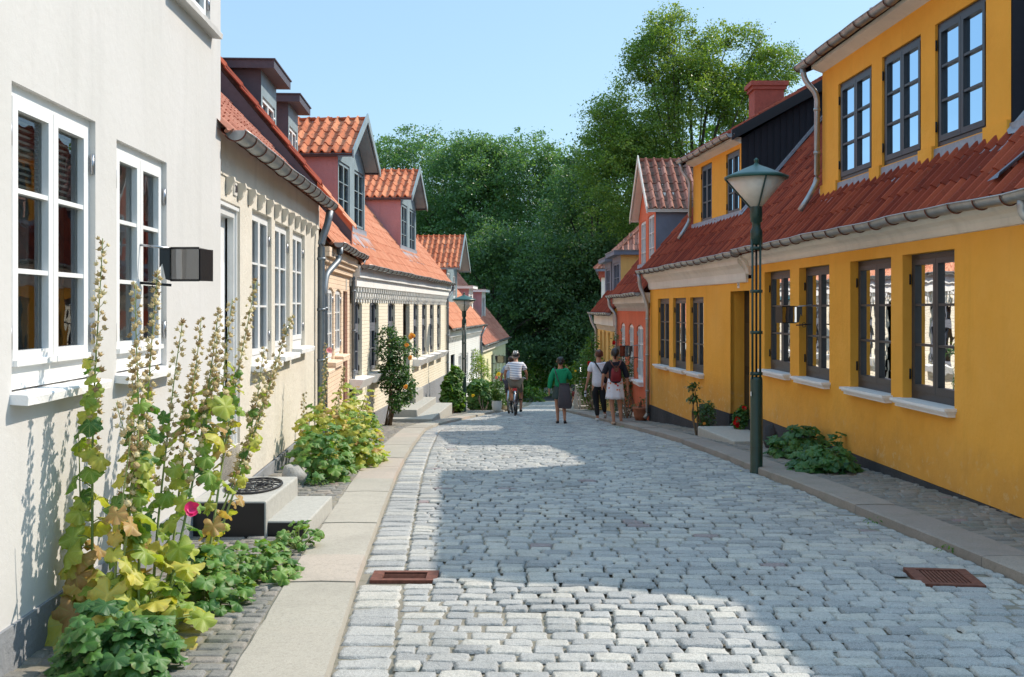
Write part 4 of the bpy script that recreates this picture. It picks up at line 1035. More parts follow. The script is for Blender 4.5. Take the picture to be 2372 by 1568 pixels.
mb = MB(); mb.prism([fdm.p(a, .0, ztR-.04), fdm.p(a, .16, ztR+.02), fdm.p(a, .16, ztR+.07), fdm.p(a, .0, ztR+.07)], fdm.u*(b-a), 'cornice_white'); mb.build('cornice', dm)
gutter(dm, fdm.p(a-.2, .27, ztR+.10), fdm.p(b+.2, .27, ztR+.10), .07, 'zinc', .45)
# rounded ochre piers that stand down between the dormer windows
mb = MB()
for s in [a+(wd1[2][0]-a)*.5, (wd1[2][1]+wd1[1][0])/2, (wd1[1][1]+wd1[0][0])/2, (wd1[0][1]+b)/2]:
    pass
edges_ = sorted([v for w_ in wd1 for v in w_[:2]]); piers = [(a, edges_[0]), (edges_[1], edges_[2]), (edges_[3], edges_[4]), (edges_[5], b)]
for p, q in piers:
    n = 8; c_ = (p+q)/2; r_ = (q-p)/2
    zb0 = wd1[0][2]; P = [fdm.p(p+.004, .003, zb0+.02)]+[fdm.p(c_-r_*math.cos(math.pi*i/n)*.98, .003, zb0-.10-.06*math.sin(math.pi*i/n)) for i in range(n+1)]+[fdm.p(q-.004, .003, zb0+.02)]
    mb = MB(); mb.prism(P, fdm.n*.035, 'ochre_plaster'); mb.build('pier', dm)
dpz = pix(1908, 455, gd.p(b, 0, 0).y)
downpipe(dm, [fdm.p(b+.05, .27, ztR+.05), fdm.p(b+.05, .24, ztR-.12), fdm.p(b-.04, .09, ztR-.35), fdm.p(b-.04, .09, zroof+.22), fdm.p(b-.06, .22, zroof-.02), fdm.p(b-.06, .34, zroof-.2)], .04)
# side flashing strips laid up the roof beside the dormer cheeks, and the valley lead low on the near roof
def flash(root, f, s, o0, o1, wdt, tan=tanR, ze=zeR, ov=over, lift=.06, ds=0, m='lead'):
    mb = MB(); n = 10; V = []
    for i in range(n+1):
        o = o0+(o1-o0)*i/n; z = ze+(ov-o)*tan+lift; ss = s+ds*i/n
        V += [f.p(ss, o, z+.05), f.p(ss+wdt*.15, o, z+.01), f.p(ss+wdt, o, z)]
    mb.add(V, [(i*3+k, i*3+k+1, (i+1)*3+k+1, (i+1)*3+k) for i in range(n) for k in range(2)], m, True); return mb.build('flashing', root)
flash(A1, g1, a-.02, -sbR+.05, -halfR+.2, -.16)
flash(A1, g1, g1.atY(8.75), .12, -1.2, .22, ds=-1.5, lift=.09, m='blue_cheek')

# ---------------------------------------------------------------- RIGHT 2: ochre house, far part with the door
g2 = F(g1.p(s1, 0, 0).x, g1.p(s1, 0, 0).y, -.0983, 'R')
A2 = thing('ochre_house', 'farther ochre house with the deep doorway, number 3 plate and two-window dormer', 'house', (3.6, 20.5, -2.4))
s0, s1 = 0, g2.s(1506)
wr2 = wins_px(g2, [(1524, 1550, 694, 842), (1558.7, 1589, 691, 848), (1598.6, 1629.6, 688.6, 858)])
wr2 = [(a, b, -1.255, .225) for a, b, c, d in wr2]
dr = (min(g2.s(1692), g2.s(1736)), max(g2.s(1692), g2.s(1736)), -1.98, g2.z(1693, 675))
mb = MB(); walls(mb, g2, s0, s1, -2.27, .5, wr2+[(dr[0], dr[1], -2.27, dr[3])], .07, 'ochre_plaster')
sJ = dr[1]
mb.quad(g2.p(sJ, 0, -1.83), g2.p(sJ, -.25, -1.83), g2.p(sJ, -.25, dr[3]), g2.p(sJ, 0, dr[3]), 'ochre_plaster'); mb.quad(g2.p(dr[0], 0, -2.3), g2.p(dr[0], -.25, -2.3), g2.p(dr[0], -.25, dr[3]), g2.p(dr[0], 0, dr[3]), 'ochre_plaster')
mb.build('wall', A2)
mb = MB(); g2.box(mb, sJ, g2.s(1622), -.06, .022, -4, -1.84, 'dark_plinth'); g2.box(mb, g2.s(1622), s1, -.06, .02, -4, -2.24, 'dark_plinth')
g2.box(mb, 0, dr[0], -.06, .018, -4, -1.86, 'dark_plinth'); g2.box(mb, sJ-.012, sJ+.02, -.25, .0, -4, -1.835, 'black_paint'); mb.build('plinth', A2)
mb = MB(); g2.box(mb, dr[0], dr[1], -.29, -.25, -2.3, dr[3], 'door_dark')
for z0, z1 in ((-1.75, -1.15), (-1.0, -.25)):
    g2.box(mb, dr[0]+.1, (dr[0]+dr[1])/2-.04, -.25, -.235, z0, z1, 'black_paint'); g2.box(mb, (dr[0]+dr[1])/2+.04, dr[1]-.1, -.25, -.235, z0, z1, 'black_paint')
do = mb.build('door', A2)
for i, (a, b, c, d) in enumerate(wr2):
    wo = sash_window(A2, g2, a, b, c, d, .06, 'dark_paint', 3, fw=.055, sw=.055, bar=.026, glass='glass', curtain=['blind', 'full', 'full'][i], hinge_mat='iron', lowrail=.03)
    sill(wo, g2, a, b, c+.004, .12, .085, 'sill_white', over=.05, mould=True)
interior(A2, g2, s0+.05, s1, -2.2, .45, 'interior', .8)
mb = MB(); prof = [(.0, .44), (.03, .45), (.045, .50), (.05, .60), (.10, .68), (.17, .74), (.19, .80), (.19, .88), (.0, .90)]
mb.prism([g2.p(s0+.15, o, z) for o, z in prof], g2.u*(s1-s0-.15), 'cornice_white'); mb.prism([g2.p(s0-.001, o, z) for o, z in [(0, .56), (.04, .58), (.06, .66), (.13, .80), (.19, .84), (.19, .88), (0, .90)]], g2.u*(.15), 'cornice_white'); mb.build('cornice', A2)
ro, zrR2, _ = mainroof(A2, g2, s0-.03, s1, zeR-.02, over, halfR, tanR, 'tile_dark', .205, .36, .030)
bodywalls(A2, g2, s0, s1, .9, 6.4, .9+3.2*tanR, 'ochre_plaster', -5, 3.4)
gutter(A2, g2.p(s0, .27, zeR+.01), g2.p(s1+.05, .27, zeR-.05), .075, 'zinc', .45)
downpipe(A2, [g2.p(s1-.02, .27, zeR-.08), g2.p(s1, .25, .55), g2.p(s1-.1, .17, .30), g2.p(s1-.12, .09, .05), g2.p(s1-.12, .09, -2.45), g2.p(s1-.12, .16, -2.55)], .045)
number(A2, g2, g2.s(1711.5), g2.z(1711.5, 657), '3', .09, .15)
sb2 = .5; gd = g2.shift(-sb2); a, b = gd.s(1717), gd.s(1606); zt2 = 3.1; zroof = zeR-.02+(over+sb2)*tanR
wd2 = wins_px(gd, [(1623.6, 1649, 379, 521), (1682, 1713.5, 338, 496)]); print('R2 dormer', wd2, zroof)
wd2 = [(p, q, 1.76, 2.98) for p, q, _1, _2 in wd2]
dm, fdm = dormer(A2, g2, sb2, a, b, zt2, zroof, tanR, 'shed', wd2, 'ochre_plaster', 'black_boards', 'tile_dark', zr=zrR2, half=halfR, front_over=.22, rows=3, lower_z=.1,
    win_kw=dict(mat='dark_paint', fw=.055, sw=.05, bar=.026, hinges=True, hinge_mat='iron'), glass='glass_sky')
apron(dm, fdm, a-.1, b+.1, zroof-.075, tanR, .14)
mb = MB(); mb.prism([fdm.p(a, .0, zt2-.04), fdm.p(a, .16, zt2+.02), fdm.p(a, .16, zt2+.07), fdm.p(a, .0, zt2+.07)], fdm.u*(b-a), 'cornice_white'); mb.build('cornice', dm)
gutter(dm, fdm.p(a-.2, .27, zt2+.10), fdm.p(b+.2, .27, zt2+.10), .07, 'zinc', .45)
downpipe(dm, [fdm.p(b+.05, .27, zt2+.05), fdm.p(b+.05, .24, zt2-.12), fdm.p(b-.04, .09, zt2-.35), fdm.p(b-.04, .09, zroof+.2), fdm.p(b-.06, .22, zroof-.02), fdm.p(b-.06, .34, zroof-.2)], .04)
flash(A2, g2, a-.02, -sb2+.05, -halfR+.2, -.16)
mb = MB(); cpos = pix(1775, 231, 23.4); mb.abox(cpos.x-.33, cpos.x+.33, cpos.y-.28, cpos.y+.28, cpos.z-1.2, cpos.z+.26, 'chimney_red'); mb.abox(cpos.x-.42, cpos.x+.42, cpos.y-.34, cpos.y+.34, cpos.z+.26, cpos.z+.36, 'chimney_red'); mb.abox(cpos.x-.37, cpos.x+.37, cpos.y-.31, cpos.y+.31, cpos.z+.18, cpos.z+.2599, 'chimney_red')
mb.build('chimney', A2); print('chimney', cpos)

# ---------------------------------------------------------------- RIGHT 3: red house
g3 = F(g2.p(s1, 0, 0).x, g2.p(s1, 0, 0).y, -.0175, 'R')
A3 = thing('red_house', 'brick-red rendered house with white arched windows, white dentil cornice and a gabled dormer', 'house', (3.2, 27.5, -2.9))
s0, s1 = 0, g3.s(1430)
wr3 = [(a, b, c, d, .10) for a, b, c, d in wins_px(g3, [(1474.7, 1490, 751, 878), (1456, 1468, 748.5, 868), (1438, 1448, 746, 855)])]
mb = MB(); walls(mb, g3, s0, s1, -2.7, .0, wr3, .06, 'red_plaster'); g3.box(mb, s0, s1, .0, .018, -.14, -.10, 'red_plaster'); mb.build('wall', A3)
mb = MB(); g3.box(mb, s0, s1, -.05, .03, -5, -2.705, 'sill_white'); mb.build('plinth', A3)
for a, b, c, d, r_ in wr3:
    wo = sash_window(A3, g3, a, b, c, d, .045, 'white_paint', 3, arch=.07, curtain='full'); sill(wo, g3, a, b, c+.004, .14, .11, 'sill_white', over=.06, mould=True)
interior(A3, g3, s0, s1, -2.4, 0)
mb = MB(); g3.box(mb, s0, s1, -.02, .14, .14, .38, 'cornice_white'); n = 34; corbels(mb, g3, s0+.05, s1-.05, n, .05, 'cornice_white', 'scroll', .12, .10); corbels(mb, g3, s0+.05, s1-.05, n, .0, 'cornice_white', 'box', .08, .05); mb.build('cornice', A3)
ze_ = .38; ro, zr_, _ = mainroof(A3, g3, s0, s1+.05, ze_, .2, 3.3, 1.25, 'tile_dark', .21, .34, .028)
bodywalls(A3, g3, s0, s1, .3, 6.6, .3+3.3*1.25, 'red_plaster', -6, 3.3)
gutter(A3, g3.p(s0+.2, .27, ze_), f3.p(0, 0, 0) if False else g3.p(s1+.1, .27, ze_), .075, 'zinc', .5)
downpipe(A3, [g3.p(s1-.1, .27, ze_-.05), g3.p(s1-.1, .25, ze_-.3), g3.p(s1-.35, .08, ze_-.55), g3.p(s1-.35, .08, -3)], .045)
gd = g3.shift(-.35); a, b = gd.s(1519), gd.s(1480); Ya = gd.O.y+a; zt = (HY-482)/FP*Ya
dm, fdm = dormer(A3, g3, .35, a, b, zt, ze_+.55*1.25, 1.25, 'gable', wins_px(gd, [(1484, 1496, 517, 626), (1501.5, 1515.5, 502, 618)]), 'red_plaster', 'blue_cheek', 'tile_brown', 'cornice_white', zp=(HY-366)/FP*(Ya+1.3), front_over=.25, rows=3, win_kw=dict(mat='white_paint'))
apron(dm, fdm, a-.2, b+.2, ze_+.55*1.25-.05, 1.25, .35)
# ---------------------------------------------------------------- RIGHT 4: maize yellow house
g4 = F(g3.p(s1, 0, 0).x, g3.p(s1, 0, 0).y, -.0175, 'R')
A4 = thing('maize_house', 'small pale maize yellow house at the foot of the right row with two grey dormers', 'house', (3.1, 34, -3.4))
s0, s1 = 0, g4.s(1384)
w_ = [(a, b, c, d, .09) for a, b, c, d in wins_px(g4, [(1390, 1394.5, 764, 830), (1399, 1403.5, 766, 832), (1408.5, 1413.5, 768, 838), (1419, 1423.5, 770, 845)])]
mb = MB(); walls(mb, g4, s0, s1, -3.6, -.5, w_, .12, 'maize_plaster'); mb.poly([g4.p(s1, 0, -6), g4.p(s1, -3, -6), g4.p(s1, -3, 0), g4.p(s1, 0, 0)], 'maize_plaster'); mb.build('wall', A4)
for a, b, c, d, r_ in w_: sash_window(A4, g4, a, b, c, d, .09, 'maize_plaster', 3, arch=.06, hinges=False)
interior(A4, g4, s0, s1, -3.5, -.5)
mb = MB(); g4.box(mb, s0, s1, -.02, .13, -.52, -.15, 'cornice_white'); corbels(mb, g4, s0, s1, 30, -.62, 'cornice_white', 'box', .1, .07); mb.build('cornice', A4)
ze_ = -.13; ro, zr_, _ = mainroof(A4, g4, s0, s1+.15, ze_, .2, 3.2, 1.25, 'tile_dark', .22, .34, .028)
bodywalls(A4, g4, s0, s1, -.2, 6.4, -.2+3.2*1.25, 'maize_plaster', -8, 3.2)
gutter(A4, g4.p(s0, .27, ze_), g4.p(s1+.2, .27, ze_), .075, 'zinc', .6)
downpipe(A4, [g4.p(s1+.05, .27, ze_-.05), g4.p(s1, .2, ze_-.35), g4.p(s1-.15, .07, ze_-.6), g4.p(s1-.15, .07, -3.45), g4.p(s1-.15, .2, -3.6)], .045)
gd = g4.shift(-.35)
for xa, xb, yt in ((1437.5, 1418.5, 590), (1415, 1401, 606)):
    a, b = gd.s(xa), gd.s(xb); Ya = gd.O.y+a; zt = (HY-yt)/FP*Ya
    dormer(A4, g4, .35, a, b, zt, ze_+.55*1.25, 1.25, 'flat', [(a+.35, b-.35, zt-1.2, zt-.2)], 'blue_cheek', 'maize_plaster' if xa > 1430 else 'blue_cheek', 'zinc', 'blue_cheek', win_kw=dict(mat='blue_cheek'), rows=2)
# white house with hipped brown roof rising behind
g5 = F(3.88, 45, .10, 'R')
A5 = thing('white_house', 'white walled house with a hipped brown tile roof rising behind the grey dormers', 'house', (6, 48, -4.3))
mb = MB(); s0, s1 = 0, 9; walls(mb, g5, s0, s1, -7, 1.35, [], .1, 'chalk_white')
mb.quad(g5.p(s0, 0, -7), g5.p(s0, -9, -7), g5.p(s0, -9, 1.35), g5.p(s0, 0, 1.35), 'chalk_white'); mb.quad(g5.p(s1, 0, -7), g5.p(s1, -9, -7), g5.p(s1, -9, 1.35), g5.p(s1, 0, 1.35), 'chalk_white'); mb.quad(g5.p(s0, -9, -7), g5.p(s1, -9, -7), g5.p(s1, -9, 1.35), g5.p(s0, -9, 1.35), 'chalk_white'); mb.build('wall', A5)
mb = MB(); g5.box(mb, s0-.1, s1+.1, -9.1, .12, 1.35, 1.62, 'chimney_red'); g5.box(mb, s0-.22, s1+.22, -9.2, .25, 1.62, 1.72, 'blue_cheek'); mb.build('cornice', A5)
mb = MB(); pk0, pk1 = g5.p(4.4, -4.5, 6.4), g5.p(4.6, -4.5, 6.4); c0, c1, c2, c3 = g5.p(s0-.2, .25, 1.74), g5.p(s1+.2, .25, 1.74), g5.p(s1+.2, -9.2, 1.74), g5.p(s0-.2, -9.2, 1.74)
mb.poly([c0, c1, pk1, pk0], 'tile_brown'); mb.poly([c1, c2, pk1], 'tile_brown'); mb.poly([c2, c3, pk0, pk1], 'tile_brown'); mb.poly([c3, c0, pk0], 'tile_brown')
U_ = (c3-c0).normalized(); Vv = ((pk0-(c0+c3)/2)).normalized(); Ls = (pk0-(c0+c3)/2).length; Wd = (c3-c0).length
tiles(mb, c0, U_, Vv, int(Wd/.24), int(Ls/.38), .24, .38, 'tile_brown', .04, keep=lambda u, v: abs(u-Wd/2) < (Wd/2)*(1-v/Ls)-.05)
for c_ in (c0, c1, c2, c3): ridge_tiles(mb, c_+Vector((0, 0, .08)), pk0+Vector((0, 0, .1)), .15, 'tile_brown', .45)
mb.build('roof', A5)
# ================================================================ STREET LAMPS
def street_lamp(h=3.65):
    t = thing('street_lamp', None, 'street lamp')
    m = MB(); m.lathe((0, 0, 0), [(.075, -.1), (.075, .02), (.072, .03), (.072, 1.08), (.066, 1.12), (.0, 1.12)], 'green_paint', 24)
    m.tube([(0, 0, .3), (0, 0, .302)], .0735, 'iron', 24); m.box((-.074, -.05, .9), (.006, 0, 0), (0, .03, 0), (0, 0, .05), 'sill_white'); m.build('post', t)
    m = MB()
    for k in range(4):
        a = math.pi/2*k+.55; x, y = .062*math.cos(a), .062*math.sin(a); m.tube([(x, y, 1.10), (x, y, 2.72)], .0135, 'green_paint', 8)
    m.tube([(0, 0, 1.08), (0, 0, 2.75)], .013, 'iron', 8)
    for z in (1.14, 1.62, 2.10, 2.60): m.lathe((0, 0, z), [(.070, 0), (.070, .035), (.055, .035), (.055, 0)] if False else [(.072, 0), (.072, .035)], 'green_paint', 20)
    m.lathe((0, 0, 2.66), [(.07, 0), (.07, .16), (.05, .2), (.05, .26), (.068, .27), (.068, .44), (.055, .47), (.05, .5)], 'green_paint', 20); m.build('stem', t)
    zc_ = 3.10
    m = MB(); m.lathe((0, 0, zc_), [(.062, .0), (.345, .335)], 'lamp_plastic', 32); sh = m.build('lamp_shade', t)
    m = MB()
    for k in range(3):
        a = 2*math.pi*k/3+2.7; c, s = math.cos(a), math.sin(a)
        m.tube([(.062*c, .062*s, zc_-.12), (.068*c, .068*s, zc_-.01), (.36*c, .36*s, zc_+.335)], .011, 'green_paint', 8)
    m.build('strut', t)
    m = MB(); m.lathe((0, 0, zc_+.33), [(.34, -.004), (.366, -.006), (.368, .02), (.30, .05), (.14, .12), (.03, .165), (.018, .19), (.028, .205), (.028, .225), (.0, .245)], 'green_roof', 36); m.build('lamp_cap', t)
    m = MB(); m.tube([(0, 0, zc_+.02), (0, 0, zc_+.16)], .022, 'pot_white', 12); m.blob((0, 0, zc_+.2), (.035, .035, .06), 'pot_white'); m.build('bulb', sh)
    return t
lamp = street_lamp(); p = onground(1752, 1088); p.z += .0
lamp.location = (p.x, p.y, p.z); tag(lamp, 'nearer green street lamp on the right kerb in front of the ochre house', group='green street lamps')
l2 = copy_tree(lamp); Y_ = 31.9; l2.location = pix(1075, 958, Y_); l2.location.z = gz(l2.location.x, Y_); tag(l2, 'farther green street lamp on the left pavement before the white brick house')
print('lamp', lamp.location, l2.location)

# ================================================================ STEPS, STONES, MIRRORS, POTS
def slab(name, f, s0, s1, o0, o1, z0, z1, m, root=None, bev=.012):
    mb = MB(); f.box(mb, s0, s1, o0, o1, z0, z1, m); o = mb.build(name, root)
    md = o.modifiers.new('edge', 'BEVEL'); md.width = bev; md.segments = 2; return o
# two steps to the door of the corbelled house
t = thing('door_steps', 'two grey stone steps at the corbelled house door behind the hollyhocks', 'steps', (-2.0, 8.6, -1.8))
def block(name, x0, x1, y0, y1, z0, z1, root):
    mb = MB(); mb.abox(x0, x1, y0, y1, z0, z1, 'step_stone'); o = mb.build(name, root); md = o.modifiers.new('edge', 'BEVEL'); md.width = .012; md.segments = 2
    q = MB(); q.abox(x0+.012, x1-.014, y0-.006, y0+.02, z0, z1-.014, 'black_paint'); q.build('dark_end', o)
block('lower_step', -1.90, -1.56, 7.93, 9.0, -2.1, -1.625, t); block('upper_step', -2.45, -1.87, 7.88, 9.05, -2.1, -1.465, t)
mb = MB(); c_ = Vector((-2.12, 8.52, -1.459)); n = 30
for rr in (.215, .15, .08): mb.tube([c_+Vector((rr*math.cos(2*math.pi*i/n), rr*1.7*math.sin(2*math.pi*i/n), .006)) for i in range(n+1)], .010 if rr > .2 else .006, 'iron', 6, cap=False)
for k in range(16):
    a = 2*math.pi*k/16; mb.tube([c_+Vector((.03*math.cos(a), .05*math.sin(a), .006)), c_+Vector((.15*math.cos(a+.25), .25*math.sin(a+.25), .006)), c_+Vector((.21*math.cos(a), .36*math.sin(a), .006))], .0055, 'iron', 5)
tag(mb.build('door_mat', loc=c_), 'round black openwork rubber mat on the upper door step', 'door mat')
# boulder beside them
bp = onground(680, 1122); mb = MB(); mb.blob((bp.x, bp.y+.05, bp.z+.05), (.14, .2, .15), 'boulder', 16, 10, .35); tag(mb.build('boulder', loc=bp), 'pale rough boulder against the wall past the stone steps', 'boulder')
# steps of the cream brick house
pa = onground(985, 976); t = thing('entrance_steps', 'flight of three broad grey steps below the rosebush at the cream brick house', 'steps', (pa.x-.5, pa.y+1, pa.z))
def so4(v): d = Vector((v.x, v.y, 0))-f4.O; return d.dot(f4.u), d.dot(f4.n)
sn, oo = so4(pa); g0 = float(zc(pa.y))-.02; sfar = so4(onground(1043, 963))[0]
print('steps4', sn, oo, sfar, 'wall door s', dr4)
dps = (dr4[0]+dr4[1])/2
for i in range(3): slab('step', f4, sn-.02+i*.42, max(sfar, dps+1.3)-i*.15, 0, oo+.16-i*.42, g0-.8, g0+.13+.17*i, 'step_stone', t, .015)
sc_ = slab('door_landing', f4, dr4[0]-.15, dr4[1]+.15, 0, .35, g0-.8, -2.10, 'step_stone', t, .015)
# slab step and two stones by the ochre doorway
pa = onground(1640, 1005); pb = onground(1700, 1027)
def so2(v): d = Vector((v.x, v.y, 0))-g2.O; return d.dot(g2.u), d.dot(g2.n)
a0, o0 = so2(pb); a1, o1 = so2(pa); zg = float(zc(pb.y))+.06
t_ = slab('door_step', g2, a0, a0+(a1-a0)*.8, .03, max(o0, o1), zg-.4, zg+.045, 'step_stone', None, .02); tag(t_, 'low granite slab step in front of the ochre doorway', 'step')
for (x, y, r_, lb) in ((1776, 1034, .11, 'dark pointed stone standing at the ochre wall right of the near lamp post'), (1722, 1012, .14, 'dark upright stone half hidden behind the near lamp post')):
    q = onground(x, y); mb = MB(); mb.blob((q.x+.05, q.y, q.z+.1), (r_*.9, r_, r_*1.9), 'dark_plinth', 10, 8, .5); tag(mb.build('stone', loc=q), lb, 'stone')

def window_mirror(f, s, z, sgn, label, sc=1.0, simple=False):
    """wall arm with two angled looking glasses in an open metal case"""
    base = f.p(s, 0, z); t = thing('window_mirror', label, 'window mirror', base)
    U, Nn = f.u, f.n; Z = Vector((0, 0, 1)); P = lambda a, b, c: base+U*(a*sc)+Nn*(b*sc)+Z*(c*sc)
    m = MB(); m.tube([P(-.06, -.02, .13), P(-.02, .16, .11)], .008, 'steel'); m.build('bracket', t); m = MB(); m.tube([P(-.06, -.02, -.13), P(-.02, .18, -.145)], .009, 'iron')
    for z_ in (-.14,): m.tube([P(-.045, .08+.025*math.cos(q*.6), z_+.03*math.sin(q*.6)) for q in range(11)], .005, 'iron', 6)
    m.build('bracket', t)
    m = MB(); th = .008
    def pan(p0, p1, h0, h1, mt='black_paint'):
        p0 = Vector(p0); p1 = Vector(p1); d = (p1-p0); nrm = d.cross(Z).normalized()*th
        m.box(p0+Z*h0*sc, d, nrm, Z*((h1-h0)*sc), mt)
    A, B, C, D = P(-.03, .10, 0), P(.0, .17, 0), P(-.02, .37, 0), P(.13, .42, 0)
    h = .115
    # case sides (curved cut-away), top and bottom lips
    m.prism([A+Z*h*sc, B+Z*h*sc, B-Z*h*sc, A+(B-A)*.55-Z*h*.9*sc, A+(B-A)*.25+Z*h*.1*sc, A-Z*h*.2*sc], Nn*.004+U*.004, 'black_paint')
    pan(B, C, h-.012, h+.004); pan(B, C, -h-.004, -h+.012); pan(B, B+(C-B)*.08, -h, h); pan(C-(C-B)*.05, C, -h, h)
    pan(C, D, -h, h*.92); m.quad(B+Z*h*sc, C+Z*h*sc, D+Z*h*.9*sc, P(.12, .24, h), 'black_paint')
    m.quad(B-Z*h*sc, C-Z*h*sc, D-Z*h*.98*sc, P(.12, .24, -h), 'bluegrey_metal')
    m.build('case', t)
    m = MB(); o_ = -U*.010+Nn*.0; m.quad(B+o_-Z*(h-.012)*sc, C+o_-Z*(h-.012)*sc, C+o_+Z*(h-.012)*sc, B+o_+Z*(h-.012)*sc, 'mirror_glass'); 
    q_ = U*.012; m.quad(B+q_-Z*(h-.012)*sc, C+q_-Z*(h-.012)*sc, C+q_+Z*(h-.012)*sc, B+q_+Z*(h-.012)*sc, 'iron'); m.build('mirror', t)
    return t
sm = f1.s(338); window_mirror(f1, sm, (HY-612)/FP*(f1.O.y+sm), 1, 'black metal window mirror on the white plastered wall at far left', .95)
sm = (wr1[1][0]+wr1[1][1])/2+.1; window_mirror(g1, sm+.1, -.08, -1, 'black metal window mirror on the second window right of the near lamp')
sm = g3.s(1472); window_mirror(g3, sm-.3, (HY-812)/FP*(g3.O.y+sm), -1, 'black window mirror on the red house above the roses', 1.2)
sm = f6.s(1140); window_mirror(f6, sm, (HY-832)/FP*(f6.O.y+sm), 1, 'small grey window mirror on the pale yellow house', 1.6)

# ================================================================ LEAVES AND PLANTS
def leaf_tpl(n=7, wid=.5, fold=.12, droop=.18):
    """pointed leaf along +x, unit length: (V, F, UV)"""
    V = []; F_ = []
    for i in range(n+1):
        t = i/n; w_ = wid*math.sin(math.pi*min(1, t*.98+.02))**.8*(1-.25*t); z = -droop*t*t
        V += [(t, -w_/2, z+fold*w_), (t, 0, z), (t, w_/2, z+fold*w_)]
    for i in range(n):
        for k in (0, 1): F_.append((i*3+k, i*3+k+1, (i+1)*3+k+1, (i+1)*3+k))
    V = np.array(V); return V, F_, np.stack([V[:, 0]*.4+.3, V[:, 1]*.5+.5], 1)
def palm_tpl(seed, lobes=5, n=36, deep=.28, cup=.25, ruf=.10):
    """lobed round leaf, radius 1, attached at the notch on -x; two inner rings so that it can buckle"""
    rs = random.Random(seed); V = [(0, 0, 0)]; F_ = []; ph = rs.uniform(0, 6); k1 = rs.uniform(.6, 1.3)
    def rad(th):
        d = (1-deep)+deep*abs(math.cos(lobes*th/2*1.0))**.7
        notch = max(0, 1-abs(abs(th)-math.pi)/.35); return d*(1-.62*notch)*(1+.05*math.sin(17*th+ph)+.04*math.sin(11*th+2*ph)+rs.uniform(-.03, .03))
    for ri, rr in enumerate((.38, .72, 1.0)):
        for j in range(n):
            th = -math.pi+2*math.pi*(j+.5)/n; r_ = rad(th)*rr if ri else rr*min(1, rad(th)+.15)
            z = -cup*k1*rr*rr*.9+.05*rr*math.cos(lobes*th)*1.2+ruf*rr*rr*math.sin(3*th+ph)+.05*(ri == 2)*math.sin(9*th+ph)
            V.append((r_*math.cos(th)+.35, r_*math.sin(th), z))
    V[0] = (.35, 0, 0)
    for j in range(n): F_.append((0, 1+j, 1+(j+1) % n))
    for q in (0, 1):
        for j in range(n): F_.append((1+q*n+j, 1+(q+1)*n+j, 1+(q+1)*n+(j+1) % n, 1+q*n+(j+1) % n))
    V = np.array(V); return V, F_, np.stack([(V[:, 0]-.35)*.5+.5, V[:, 1]*.5+.5], 1)
PALM = [palm_tpl(i, 5, deep=.28+.12*(i % 2), cup=.2+.25*(i % 3)/2, ruf=.13+.06*(i % 2)) for i in range(5)]
LEAF = leaf_tpl(5); LEAFS = leaf_tpl(2, .55)
def seed_tpl(seed):
    rs = random.Random(seed); V = []; F_ = []; n, k = 7, 4
    for i in range(k+1):
        a = math.pi*i/k
        for j in range(n):
            t = 2*math.pi*j/n; q = 1+.18*rs.uniform(-1, 1); V.append((math.sin(a)*math.cos(t)*.72*q, math.sin(a)*math.sin(t)*.72*q, math.cos(a)*.5))
    for i in range(k):
        for j in range(n): F_.append((i*n+j, (i+1)*n+j, (i+1)*n+(j+1) % n, i*n+(j+1) % n))
    for j in range(6):       # dry calyx lobes
        t = 2*math.pi*j/6+rs.uniform(-.2, .2); b0 = len(V); c, s = math.cos(t), math.sin(t); up = rs.uniform(.15, .7); r_ = rs.uniform(.75, 1.05)
        V += [(c*.3-s*.25, s*.3+c*.25, -.25), (c*.3+s*.25, s*.3-c*.25, -.25), (c*r_+s*.12, s*r_-c*.12, up), (c*r_-s*.12, s*r_+c*.12, up)]
        F_.append((b0, b0+1, b0+2, b0+3))
    return np.array(V), F_
SEED = [seed_tpl(i) for i in range(4)]
def put(mb, tpls, P, nrm, size, m, rnd, rot=None, smooth=True):
    P = np.array(P, float).reshape(-1, 3); n = len(P)
    if n == 0: return
    nrm = np.array(nrm, float).reshape(-1, 3); size = np.broadcast_to(np.array(size, float), (n,)); rnd = np.broadcast_to(np.array(rnd, float), (n,))
    rot = RNG.uniform(0, 6.28, n) if rot is None else np.array(rot, float)
    which = RNG.integers(0, len(tpls), n)
    for i, t in enumerate(tpls):
        k = which == i
        if k.any(): scatter(mb, t[0], t[1], frames(nrm[k], rot[k], size[k]), P[k], m, rnd[k], smooth, t[2] if len(t) > 2 else None)
def face_out(nrm, d):
    """rotation that points the leaf's +x along direction d"""
    nrm = np.array(nrm, float); nrm = nrm/np.linalg.norm(nrm, axis=1, keepdims=True); h = np.where(np.abs(nrm[:, 2:3]) > .9, np.array([[1., 0, 0]]), np.array([[0, 0, 1.]]))
    a = np.cross(h, nrm); a /= np.linalg.norm(a, axis=1, keepdims=True); b = np.cross(nrm, a); d = np.array(d, float)
    return np.arctan2((d*b).sum(1), (d*a).sum(1))
def curve_pts(a, b, n, bow=.04, seed=0):
    rs = random.Random(seed); a = Vector(a); b = Vector(b); L = (b-a).length; d = b-a
    s1 = Vector((rs.uniform(-1, 1), rs.uniform(-1, 1), 0))*bow*L; s2 = Vector((rs.uniform(-1, 1), rs.uniform(-1, 1), 0))*bow*.25*L
    return [a+d*t+s1*math.sin(math.pi*t)+s2*math.sin(2.7*math.pi*t) for t in [i/n for i in range(n+1)]]
